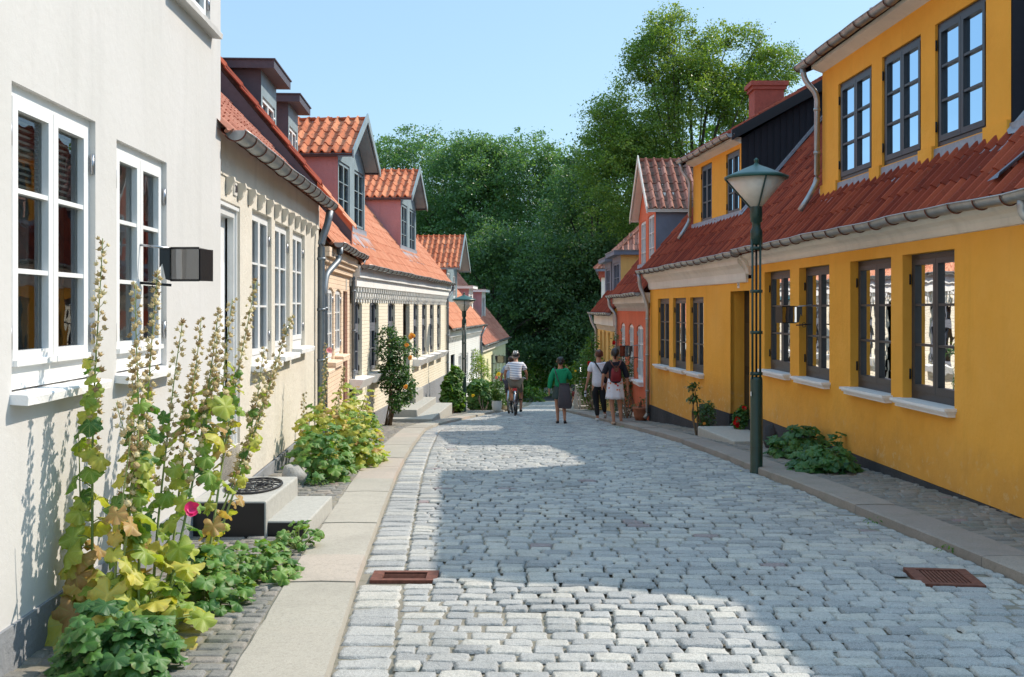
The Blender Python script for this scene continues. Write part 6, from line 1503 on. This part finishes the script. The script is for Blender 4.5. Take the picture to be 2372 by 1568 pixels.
wv = mth(t_, 'FRACT', mth(t_, 'ADD', mth(t_, 'MULTIPLY', sx_.outputs[2], 15.5), mth(t_, 'MULTIPLY', mth(t_, 'SINE', mth(t_, 'MULTIPLY', sx_.outputs[0], 9.0)), .18)))
princ(t_, o_, ramp(t_, wv, [(0, (.78, .76, .78)), (.52, (.78, .76, .78)), (.56, (.22, .26, .46)), (.70, (.32, .34, .48)), (.74, (.5, .45, .43)), (.90, (.5, .45, .43)), (.94, (.78, .76, .78))]), .9)
m_, t_, o_ = newmat('floral_cloth'); tc = t_.nodes.new('ShaderNodeTexCoord'); sx_ = t_.nodes.new('ShaderNodeSeparateXYZ'); t_.links.new(tc.outputs['Object'], sx_.inputs[0])
vo = t_.nodes.new('ShaderNodeTexVoronoi'); vo.inputs['Scale'].default_value = 14; t_.links.new(tc.outputs['Object'], vo.inputs[0])
sp_ = mth(t_, 'MULTIPLY', mr(t_, vo.outputs['Distance'], .36, .30, 0, 1), mr(t_, sx_.outputs[2], .74, .80, 0, 1))
flc = ramp(t_, nz(t_, tc.outputs['Object'], 12, 2), [(0, (.45, .01, .02)), (.5, (.55, .02, .03)), (.56, (.8, .28, .1)), (1, (.2, .02, .08))])
princ(t_, o_, mixc(t_, sp_, (.76, .74, .80), flc), .9)

def skinmesh(name, root, verts, edges, mat, sub=2, root_i=0):
    me = bpy.data.meshes.new(name); bm = bmesh.new(); L = bm.verts.layers.skin.verify()
    vs = []
    for i, (p, r_) in enumerate(verts):
        v = bm.verts.new(p); vs.append(v); r_ = r_ if isinstance(r_, tuple) else (r_, r_); v[L].radius = r_; v[L].use_root = (i == root_i)
    for a, b in edges: bm.edges.new((vs[a], vs[b]))
    bm.to_mesh(me); bm.free(); me.materials.append(MATS[mat])
    o = bpy.data.objects.new(name, me); col.objects.link(o); o.parent = root
    s = o.modifiers.new('skin', 'SKIN'); s.use_smooth_shade = True; s.branch_smoothing = .3
    u = o.modifiers.new('sub', 'SUBSURF'); u.levels = sub; u.render_levels = sub
    return o
def person(label, loc, H, pose, wear, yaw=0, group=None, skin='skin'):
    """pose: joint positions in units of body height, standing at the origin and facing +Y"""
    t = thing('person', label, 'person', loc, group); t.rotation_euler[2] = yaw
    J = dict(pelvis=(0, 0, .53), waist=(0, 0, .61), chest=(0, -.004, .73), nb=(0, -.005, .815), neck=(0, .002, .855), h1=(0, .012, .895), h2=(0, .008, .935), h3=(0, .0, .968),
        sl=(-.098, 0, .795), el=(-.135, -.01, .63), wl=(-.14, .03, .485), hl=(-.14, .045, .44), sr=(.098, 0, .795), er=(.135, -.01, .63), wr=(.14, .03, .485), hr=(.14, .045, .44),
        ll=(-.052, 0, .49), kl=(-.055, .02, .275), al=(-.055, -.005, .045), tl=(-.06, .075, .015), lr=(.052, 0, .49), kr=(.055, .02, .275), ar=(.055, -.005, .045), tr=(.06, .075, .015))
    J.update(pose); R_ = dict(pelvis=.078, waist=.062, chest=(.088, .062), nb=.045, neck=.033, h1=.040, h2=(.050, .056), h3=.040, sl=.032, sr=.032, el=.023, er=.023, wl=.0155, wr=.0155, hl=.017, hr=.017, ll=.055, lr=.055, kl=.034, kr=.034, al=.020, ar=.020, tl=.016, tr=.016)
    names = list(J); ix = {n: i for i, n in enumerate(names)}
    def sc(p): return tuple(q*H for q in p)
    def rs(r_, k=1.0, e=0): return tuple(q*H*k+e for q in r_) if isinstance(r_, tuple) else r_*H*k+e
    V = [(sc(J[n]), rs(R_[n])) for n in names]
    E = [('pelvis', 'waist'), ('waist', 'chest'), ('chest', 'nb'), ('nb', 'neck'), ('neck', 'h1'), ('h1', 'h2'), ('h2', 'h3')]
    for s in 'lr': E += [('chest', 's'+s), ('s'+s, 'e'+s), ('e'+s, 'w'+s), ('w'+s, 'h'+s), ('pelvis', 'l'+s), ('l'+s, 'k'+s), ('k'+s, 'a'+s), ('a'+s, 't'+s)]
    E = [(ix[a], ix[b]) for a, b in E]
    # calf muscle, nose, and five fingers a hand
    for s in 'lr':
        k, a_ = Vector(J['k'+s]), Vector(J['a'+s]); 
        hnd = Vector(J['h'+s]); d = (hnd-Vector(J['w'+s])).normalized(); side = d.cross(Vector((0, 1, 0))); side = side.normalized() if side.length > .1 else Vector((1, 0, 0)); fr = side.cross(d).normalized()
        for q, (off, ln) in enumerate(((-.009, .036), (-.003, .041), (.003, .039), (.009, .031))):
            p1 = hnd+fr*off*1.1+d*ln*.55; p2 = p1+d*ln*.5-side*.006
            V += [(sc(p1), .0052*H), (sc(p2), .0042*H)]; E += [(ix['h'+s], len(V)-2), (len(V)-2, len(V)-1)]
        p1 = hnd+fr*.017-d*.004; p2 = p1+d*.018+fr*.004; V += [(sc(p1), .006*H), (sc(p2), .0048*H)]; E += [(ix['w'+s], len(V)-2), (len(V)-2, len(V)-1)]
    hh = Vector(J['h2']); V += [(sc(hh+Vector((0, .052, -.012))), .010*H)]; E += [(ix['h2'], len(V)-1)]
    body = skinmesh('body', t, V, E, skin, 2, ix['pelvis'])
    for e_ in (-1, 1):
        mb = MB(); mb.blob(Vector(sc(hh))+t.location+Vector((e_*.053*H, .0, -.008*H)), (.006*H, .012*H, .018*H), skin, 8, 6); mb.build('ear', t)
    def garment(name, chain, k, mat, e=.006, ends=None, sub=2, rooti=0):
        n_ = []; ed = []
        for ch in chain:
            for i, q in enumerate(ch):
                key = q if isinstance(q, str) else q[0]
                if q not in n_: n_.append(q)
                if i: ed.append((n_.index(ch[i-1]), n_.index(q)))
        vv = []
        for q in n_:
            if isinstance(q, str): p = Vector(J[q]); r_ = R_[q]
            else: a_, b_, f_ = q; p = Vector(J[a_]).lerp(Vector(J[b_]), f_); ra = R_[a_]; rb = R_[b_]; ra = ra if isinstance(ra, tuple) else (ra, ra); rb = rb if isinstance(rb, tuple) else (rb, rb); r_ = tuple(x*(1-f_)+y*f_ for x, y in zip(ra, rb))
            vv.append((sc(p), rs(r_, k, e)))
        return skinmesh(name, t, vv, ed, mat, sub, rooti)
    wear(t, J, H, garment); return t
def hair(t, J, H, mat, sx=.056, sy=.062, sz=.058, dz=.006, dy=-.008, extra=None):
    mb = MB(); c = Vector(J['h2'])*H+Vector((0, dy*H, dz*H))+t.location; mb.blob(c, (sx*H, sy*H, sz*H), mat, 16, 10, .12)
    if extra: extra(mb, c)
    mb.build('hair', t)
def skirt(t, J, H, mat, z0, z1, r0, r1, folds=9, amp=.05, name='skirt', sy=.72):
    mb = MB(); n = 54; V = []; rows = 7; c = Vector(J['pelvis'])*H+t.location
    for i in range(rows+1):
        q = i/rows; z = z0+(z1-z0)*q; r_ = r0+(r1-r0)*q**.8
        for j in range(n):
            a = 2*math.pi*j/n; rr = r_*(1+amp*q*math.sin(folds*a+.6*math.sin(2*a))); V.append((c.x+rr*math.cos(a)*H, c.y+rr*math.sin(a)*sy*H, t.location.z+z*H))
    mb.add(V, [(i*n+j, i*n+(j+1) % n, (i+1)*n+(j+1) % n, (i+1)*n+j) for i in range(rows) for j in range(n)], mat, True)
    o = mb.build(name, t); md = o.modifiers.new('cloth', 'SOLIDIFY'); md.thickness = .006; return o
def shoes(t, J, H, mat, low=.028):
    for s in 'lr':
        a, b = Vector(J['a'+s]), Vector(J['t'+s]); mb = MB(); d = (b-a); L = t.location
        heel = a+Vector((0, -.022, 0))-Vector((0, 0, .018)); pts = [heel, a.lerp(b, .3)-Vector((0, 0, .016)), a.lerp(b, .75)-Vector((0, 0, .004)), b+d*.12]
        mb.tube([p*H+L for p in pts], [.020*H, .024*H, .026*H, .013*H], mat, 12, flat=.85); mb.build('shoe', t)
def arms(J, f=1.0): return None
def facing(dx, dy): return 0
# --- woman in the green jumper with a grey shoulder bag
g0 = onground(1298, 982); Hn = 157/FP*g0.y*.995
pz = dict(er=(.150, .035, .665), wr=(.125, .13, .79), hr=(.10, .14, .83), el=(-.150, -.02, .64), wl=(-.165, -.0, .50), hl=(-.165, .01, .455), kl=(-.045, .03, .28), al=(-.035, .03, .045), tl=(-.045, .10, .015), kr=(.055, .01, .28), ar=(.062, -.06, .065), tr=(.075, -.02, .015))
def w_(t, J, H, G):
    G('jumper', [[('pelvis', 'waist', .0), 'waist', 'chest', ('chest', 'nb', .75)], ['chest', 'sl', 'el', ('el', 'wl', .85)], ['chest', 'sr', 'er', ('er', 'wr', .8)]], 1.32, 'green_wool', .018)
    skirt(t, J, H, 'grey_green_cloth', .60, .375, .078, .125, 11, .05); shoes(t, J, H, 'shoe_black')
    def bun(mb, c): mb.blob(c+Vector((0, -.052*H, -.03*H)), (.028*H, .03*H, .034*H), 'hair_dark', 10, 7, .2)
    hair(t, J, H, 'hair_dark', extra=bun)
person('woman in a bright green jumper and dark skirt walking down the cobbles', g0, Hn, pz, w_)
def bag(label, cat, base, H, pieces):
    t = thing('shoulder_bag' if cat == 'bag' else cat.replace(' ', '_'), label, cat, base)
    for nm, fn in pieces: mb = MB(); fn(mb); mb.build(nm, t)
    return t
L0 = g0; bx = L0+Vector((.10*Hn, -.07*Hn, .52*Hn))
def bagbody(mb):
    V = []; n = 20; rows = 8
    for i in range(rows+1):
        q = i/rows; z = .10-.37*q; w2 = .078+.022*math.sin(q*1.6)+(.012 if q > .5 else 0); d2 = .03+.035*math.sin(math.pi*min(1, q*.85+.05))
        if i == rows: w2 *= .86; d2 *= .5
        for j in range(n):
            a = 2*math.pi*j/n; V.append((L0.x+(.052+.012*q+w2*.95*math.copysign(abs(math.cos(a))**.7, math.cos(a)))*Hn, L0.y+(-.115+d2*math.copysign(abs(math.sin(a))**.8, math.sin(a)))*Hn, L0.z+(.51+z+.006*math.sin(3*a+i))*Hn))
    mb.add(V, [(i*n+j, i*n+(j+1) % n, (i+1)*n+(j+1) % n, (i+1)*n+j) for i in range(rows) for j in range(n)]+[tuple(range(n)), tuple(rows*n+j for j in range(n))[::-1]], 'grey_cloth', True)
def bagstrap(mb): mb.tube([L0+Vector(p)*Hn for p in ((-.01, -.115, .60), (-.045, -.105, .68), (-.075, -.07, .78), (-.085, -.01, .845), (-.07, .05, .83))], .011*Hn, 'grey_cloth', 8, flat=.5)
def bagstrap2(mb): mb.tube([L0+Vector(p)*Hn for p in ((-.01, -.115, .60), (.0, -.125, .56))], .013*Hn, 'grey_cloth', 8, flat=.5)
bag('slouchy grey cloth shoulder bag on the back of the woman in green', 'bag', bx, Hn, [('bag_body', bagbody), ('strap', bagstrap)])
# --- woman in navy top, floral skirt and red backpack
g1_ = onground(1425, 980); H2 = 178/FP*g1_.y
pz = dict(er=(.15, -.02, .63), wr=(.165, .0, .49), hr=(.165, .01, .445), el=(-.155, -.02, .64), wl=(-.17, .03, .53), hl=(-.165, .05, .485), kl=(-.045, .0, .28), al=(-.02, -.03, .045), tl=(-.03, .05, .015), kr=(.06, .03, .28), ar=(.08, .02, .05), tr=(.10, .09, .015), h2=(.0, .008, .935))
def w_(t, J, H, G):
    G('top', [[('pelvis', 'waist', -.25), 'waist', 'chest', ('chest', 'nb', .8)], ['chest', 'sl', ('sl', 'el', .95)], ['chest', 'sr', 'er', ('er', 'wr', .15)]], 1.24, 'navy_cloth', .018)
    skirt(t, J, H, 'floral_cloth', .60, .335, .090, .120, 9, .055); shoes(t, J, H, 'shoe_beige')
    def pony(mb, c): mb.tube([c+Vector(p)*H for p in ((0, -.05, .02), (-.005, -.07, -.03), (-.008, -.055, -.085))], [.03*H, .026*H, .012*H], 'hair_dark', 10)
    hair(t, J, H, 'hair_dark', .055, .06, .06, extra=pony)
person('woman in a navy top and white skirt with red flowers walking along the right kerb', g1_, H2, pz, w_)
L1_ = g1_
def bp(mb):
    V = []; n = 24; rows = 8
    for i in range(rows+1):
        q = i/rows; z = .745-.175*q; w2 = .058+.012*q-.015*max(0, .25-q)*4*.5; d2 = .026+.02*math.sin(math.pi*q)
        if i in (0, rows): w2 *= .93; d2 *= .6
        for j in range(n):
            a = 2*math.pi*j/n; V.append(L1_+Vector((w2*math.copysign(abs(math.cos(a))**.45, math.cos(a)), -.098+d2*math.copysign(abs(math.sin(a))**.5, math.sin(a)), z))*H2)
    mb.add([tuple(v) for v in V], [(i*n+j, i*n+(j+1) % n, (i+1)*n+(j+1) % n, (i+1)*n+j) for i in range(rows) for j in range(n)]+[tuple(range(n)), tuple(rows*n+j for j in range(n))[::-1]], 'red_bag', True)
def flap(mb):
    P = [L1_+Vector((x, -.150, z))*H2 for x, z in ((-.033, .752), (.033, .752), (.030, .715), (.018, .700), (0, .695), (-.018, .700), (-.030, .715))]; mb.prism(P, Vector((0, .010, 0)), 'brown_leather'); mb.blob(L1_+Vector((0, -.152, .705))*H2, (.006, .006, .006), 'steel', 8, 6)
def stp(s): return lambda mb: mb.tube([L1_+Vector(p)*H2 for p in ((s*.018, -.125, .745), (s*.05, -.115, .79), (s*.07, -.06, .835), (s*.075, .0, .84))], .010*H2, 'brown_leather', 8, flat=.5)
def hnd(mb): mb.tube([L1_+Vector(p)*H2 for p in ((-.022, -.13, .745), (-.016, -.13, .768), (.016, -.13, .768), (.022, -.13, .745))], .006*H2, 'brown_leather', 8)
bag('dark red backpack with brown leather flap and straps on the woman in navy', 'backpack', L1_+Vector((0, -.1*H2, .6*H2)), H2, [('bag_body', bp), ('flap', flap), ('strap', stp(-1)), ('strap', stp(1)), ('handle', hnd)])
# --- companion in white T-shirt
g2_ = onground(1393, 977); g2_.x -= .0; H3 = 167/FP*g2_.y
pz = dict(er=(.125, .0, .64), wr=(.12, .03, .52), hr=(.11, .04, .48), el=(-.135, -.01, .64), wl=(-.165, .01, .50), hl=(-.175, .02, .455), kl=(-.03, .03, .28), al=(-.01, .0, .045), tl=(-.015, .08, .015), kr=(.07, .0, .28), ar=(.10, .12, .10), tr=(.11, .17, .04), h1=(.01, .012, .895), h2=(.012, .01, .935), h3=(.012, .0, .968))
def w_(t, J, H, G):
    G('t_shirt', [[('pelvis', 'waist', -1.0), 'waist', 'chest', ('chest', 'nb', .8)], ['chest', 'sl', ('sl', 'el', .75)], ['chest', 'sr', ('sr', 'er', .75)]], 1.26, 'white_cloth', .016)
    G('trousers', [['pelvis', 'll', 'kl', ('kl', 'al', .92)], ['pelvis', 'lr', 'kr', ('kr', 'ar', .92)], ['pelvis', ('pelvis', 'waist', .4)]], 1.16, 'black_cloth', .010); shoes(t, J, H, 'shoe_white'); hair(t, J, H, 'hair_red', .057, .062, .058)
person('short red-haired person in a white T-shirt and black trousers left of the red backpack', g2_+Vector((-.06, .15, 0)), H3, pz, w_)
L2_ = g2_+Vector((-.06, .15, 0))
bag('narrow black strap bag slung across the white T-shirt', 'strap bag', L2_+Vector((0, 0, .6*H3)), H3, [('strap', lambda mb: mb.tube([L2_+Vector(p)*H3 for p in ((-.055, .03, .835), (-.055, -.04, .83), (-.01, -.098, .76), (.04, -.10, .68), (.085, -.075, .60))], .014*H3, 'black_cloth', 8, flat=.5)), ('pouch', lambda mb: mb.blob(L2_+Vector((.09, -.05, .58))*H3, (.03*H3, .03*H3, .05*H3), 'black_cloth', 12, 8))])
def btl(mb):
    c = L2_+Vector((-.178, .045, .405))*H3; mb.lathe(c+Vector((0, 0, -.12)), [(.0, 0), (.026, .002), (.028, .02), (.028, .13), (.022, .155), (.010, .185), (.010, .2), (0, .2)], 'clear_plastic', 14); mb.lathe(c+Vector((0, 0, -.05)), [(.0285, 0), (.0285, .035)], 'navy_cloth', 14)
mb = MB(); btl(mb); tag(mb.build('water_bottle', loc=L2_+Vector((-.178, .045, .405))*H3), 'clear plastic water bottle in the hand of the person in white', 'bottle')
# --- children far away
gk = pix(1331, 943, 56.5); gk.z = float(zc(56.5)); Hk = 1.32
def w_(t, J, H, G):
    G('t_shirt', [[('pelvis', 'waist', .0), 'waist', 'chest', ('chest', 'nb', .8)], ['chest', 'sl', ('sl', 'el', .8)], ['chest', 'sr', ('sr', 'er', .8)]], 1.25, 'charcoal_cloth', .015)
    G('shorts', [['pelvis', 'll', ('ll', 'kl', .8)], ['pelvis', 'lr', ('lr', 'kr', .8)]], 1.2, 'red_cloth', .012); hair(t, J, H, 'hair_brown'); shoes(t, J, H, 'shoe_white')
person('child in a dark T-shirt and shorts running at the far end of the street', gk, Hk, dict(kl=(-.06, .06, .30), al=(-.05, .0, .06), tl=(-.05, .06, .02), kr=(.06, .02, .27), ar=(.10, -.08, .06), tr=(.11, -.03, .015), el=(-.16, -.03, .66), wl=(-.15, .06, .58), hl=(-.14, .08, .55), er=(.15, -.06, .66), wr=(.16, .04, .60), hr=(.16, .07, .58)), w_, yaw=math.pi)
gk = pix(1351, 950, 44); gk.z = float(zc(44)); 
def w_(t, J, H, G):
    G('top', [[('pelvis', 'waist', .0), 'waist', 'chest', ('chest', 'nb', .75)]], 1.2, 'white_cloth', .012); G('shorts', [['pelvis', 'll', ('ll', 'kl', .8)], ['pelvis', 'lr', ('lr', 'kr', .8)]], 1.2, 'charcoal_cloth', .012); hair(t, J, H, 'hair_brown'); shoes(t, J, H, 'shoe_white')
person('child in a white sleeveless top half hidden behind the mossy stairs', gk, (950-885)/FP*44, dict(er=(.16, .0, .66), wr=(.13, .09, .60), hr=(.11, .1, .58)), w_, yaw=math.pi)

# ================================================================ BICYCLES AND RIDERS
def bicycle(label, loc, yaw, lean=0, light=True):
    t = thing('bicycle', label, 'bicycle', loc, 'bicycles riding down the street'); t.rotation_euler = (0, lean, yaw); L = Vector(loc); Rw = .345
    def wheel(y, nm='wheel'):
        c = L+Vector((0, y, Rw)); mb = MB(); n = 40
        mb.tube([c+Vector((0, Rw*math.cos(2*math.pi*i/n), Rw*math.sin(2*math.pi*i/n)))*.94 for i in range(n+1)], .022, 'rubber', 10, cap=False); w_o = mb.build(nm, t)
        mb = MB(); mb.tube([c+Vector((0, math.cos(2*math.pi*i/n), math.sin(2*math.pi*i/n)))*Rw*.86 for i in range(n+1)], .010, 'steel', 8, cap=False); mb.tube([c-Vector((.04, 0, 0)), c+Vector((.04, 0, 0))], .022, 'steel', 10)
        for k in range(18):
            a = 2*math.pi*k/18; mb.tube([c+Vector(((-1)**k*.03, 0, 0)), c+Vector((0, math.cos(a), math.sin(a)))*Rw*.86], .0016, 'steel', 4)
        o = mb.build('rim', t); o.parent = w_o; o.location = (0, 0, 0)
    wheel(-.53); wheel(.53)
    P = lambda x, y, z: L+Vector((x, y, z)); mb = MB(); bb = P(0, -.08, .28)
    for a, b, r_ in ((bb, P(0, -.22, .82), .016), (bb, P(0, .36, .72), .018), (P(0, -.20, .70), P(0, .34, .82), .016), (P(0, .34, .62), P(0, .33, .95), .018)): mb.tube([a, b], r_, 'iron', 10)
    for s in (-1, 1): mb.tube([P(s*.045, -.53, Rw), P(s*.03, -.2, .30), bb], .010, 'iron', 8); mb.tube([P(s*.045, -.53, Rw), P(s*.02, -.20, .72)], .009, 'iron', 8)
    mb.build('frame', t)
    mb = MB(); mb.tube([P(0, .33, .95), P(0, .35, .66)], .016, 'steel', 8)
    for s in (-1, 1): mb.tube([P(s*.0, .36, .66), P(s*.05, .39, .6), P(s*.05, .53, Rw)], .011, 'iron', 8)
    mb.build('fork', t)
    mb = MB(); mb.tube([P(-.30, .12, 1.02), P(-.22, .22, 1.06), P(0, .34, 1.05), P(.22, .22, 1.06), P(.30, .12, 1.02)], .012, 'steel', 8); mb.tube([P(0, .33, .93), P(0, .34, 1.05)], .014, 'steel', 8); hb = mb.build('handlebar', t)
    for s in (-1, 1): q = MB(); q.tube([P(s*.30, .12, 1.02), P(s*.315, .02, 1.01)], .017, 'rubber', 8); o = q.build('grip', t); o.parent = hb; o.location = (0, 0, 0)
    mb = MB(); mb.tube([P(0, -.22, .80), P(0, -.235, .93)], .013, 'steel', 8); mb.prism([P(-.02, .02, .93), P(.02, .02, .93), P(.035, -.18, .93), P(.09, -.30, .94), (P(.07, -.35, .94)), P(-.07, -.35, .94), P(-.09, -.30, .94), P(-.035, -.18, .93)], (0, 0, .045), 'rubber'); mb.build('saddle', t)
    mb = MB(); n = 16; mb.tube([P(0, -.53+.385*math.cos(a), Rw+.385*math.sin(a)) for a in [math.pi*(.12+.95*i/n) for i in range(n+1)]], .026, 'steel', 8, flat=.25); mb.build('mudguard', t)
    mb = MB()
    for s in (-1, 1): mb.tube([P(s*.07, -.25, .74), P(s*.07, -.78, .74), P(s*.0, -.82, .74)], .007, 'iron', 6); mb.tube([P(s*.07, -.62, .74), P(s*.05, -.53, Rw)], .006, 'iron', 6)
    mb.build('rack', t)
    if light:
        mb = MB(); mb.box(P(-.055, -.84, .69), (.11, 0, 0), (0, .05, 0), (0, 0, .075), 'tail_light'); mb.build('tail_light', t)
    for s in (-1, 1):
        mb = MB(); e = P(s*.07, -.08+s*.03, .28+s*.165); mb.tube([bb+Vector((s*.05, 0, 0)), e], .010, 'steel', 6); mb.box(e+Vector((s*.06-.05, -.04, -.01)), (.10, 0, 0), (0, .08, 0), (0, 0, .022), 'rubber'); mb.build('pedal', t)
    return t
gb = onground(1195, 964); ybk = gb.y+.53; bl = Vector((gb.x, ybk, float(zc(ybk)))); bl.z = float(zc(gb.y+.5))+.01
bk = bicycle('black bicycle with a red tail light ridden by the man in the striped shirt', bl, -.04)
bk.rotation_euler[0] = math.atan(slope_at(ybk))
Hb = 1.76
def ride(H, dy=-.02):
    q = 1/H
    return dict(pelvis=(0, -.26*q, 1.0*q), waist=(0, -.25*q, 1.14*q), chest=(0, -.16*q, 1.36*q), nb=(0, -.09*q, 1.50*q), neck=(0, -.05*q, 1.56*q), h1=(0, -.03*q, 1.62*q), h2=(0, -.02*q, 1.69*q), h3=(0, -.03*q, 1.745*q),
        sl=(-.19*q, -.13*q, 1.45*q), el=(-.30*q, -.10*q, 1.20*q), wl=(-.31*q, .03*q, 1.05*q), hl=(-.31*q, .06*q, 1.03*q), sr=(.19*q, -.13*q, 1.45*q), er=(.30*q, -.10*q, 1.20*q), wr=(.31*q, .03*q, 1.05*q), hr=(.31*q, .06*q, 1.03*q),
        ll=(-.10*q, -.22*q, .95*q), kl=(-.16*q, .20*q, .80*q), al=(-.12*q, -.02*q, .50*q) if False else (-.13*q, .06*q, .42*q), tl=(-.13*q, .16*q, .37*q), lr=(.10*q, -.22*q, .95*q), kr=(.15*q, .10*q, .60*q), ar=(.14*q, -.08*q, .17*q), tr=(.14*q, .04*q, .13*q))
def w_(t, J, H, G):
    G('striped_shirt', [[('pelvis', 'waist', -.1), 'waist', 'chest', ('chest', 'nb', .85)], ['chest', 'sl', ('sl', 'el', .7)], ['chest', 'sr', ('sr', 'er', .7)]], 1.42, 'striped_cloth', .020)
    G('shorts', [['pelvis', 'll', ('ll', 'kl', .85)], ['pelvis', 'lr', ('lr', 'kr', .85)]], 1.06, 'khaki_cloth', .012); shoes(t, J, H, 'shoe_black')
    hair(t, J, H, 'hair_grey', .052, .056, .045, -.012)
    mb = MB(); c = Vector(J['h2'])*H+t.location+Vector((0, -.01, .03)); mb.blob(c, (.108, .135, .10), 'helmet_black', 18, 10)
    for s in (-1, 0, 1): mb.tube([c+Vector((s*.045+.02*math.cos(a), .128*math.cos(a), .098*math.sin(a)))*1.02 for a in [math.pi*(.25+.75*i/8) for i in range(9)]], .008, 'pot_white', 6)
    mb.build('helmet', t)
rd = person('man in a striped polo shirt, khaki shorts and black helmet riding away', bl, Hb, ride(Hb), w_, yaw=-.04, skin='skin_tan')
gb2 = onground(1168, 961); yb2 = gb2.y+1.3; b2 = Vector((pix(1183, 0, yb2).x, yb2, float(zc(yb2))))
bk2 = bicycle('second black bicycle almost hidden ahead of the striped rider', b2, -.10, light=False); bk2.rotation_euler[0] = math.atan(slope_at(yb2))
def w_(t, J, H, G):
    G('shirt', [[('pelvis', 'waist', .1), 'waist', 'chest', ('chest', 'nb', .85)], ['chest', 'sl', ('sl', 'el', .8)], ['chest', 'sr', ('sr', 'er', .8)]], 1.2, 'blue_cloth', .012)
    G('trousers', [['pelvis', 'll', 'kl', ('kl', 'al', .5)], ['pelvis', 'lr', 'kr', ('kr', 'ar', .5)]], 1.15, 'grey_cloth', .01); shoes(t, J, H, 'shoe_black'); hair(t, J, H, 'hair_brown')
person('rider in a light blue shirt hidden in front of the striped rider', b2+Vector((0.02, 0, 0)), 1.62, ride(1.66), w_, yaw=-.08)
# a few bits of litter and fallen leaves by the kerb
for i, (x, y) in enumerate(((1720, 1093), (1735, 1130), (1540, 1035), (1790, 1128), (1960, 1155))):
    q = onground(x, y); fl = MB(); put(fl, [leaf_tpl(4, .6)], [tuple(q+Vector((0, 0, .012)))], [(.2, .1, 1)], [.07], 'seed_head', [.9]); tag(fl.build('fallen_leaf', loc=q), 'dry brown leaf lying along the right kerb', 'leaf', 'fallen leaves along the right kerb')
# ================================================================ lift everything from eye-relative heights to the ground datum
for o in list(scene.objects):
    if o.parent is None and o.type in ('MESH', 'EMPTY'): o.location.z += EYE
    if 'o_' in o: del o['o_']
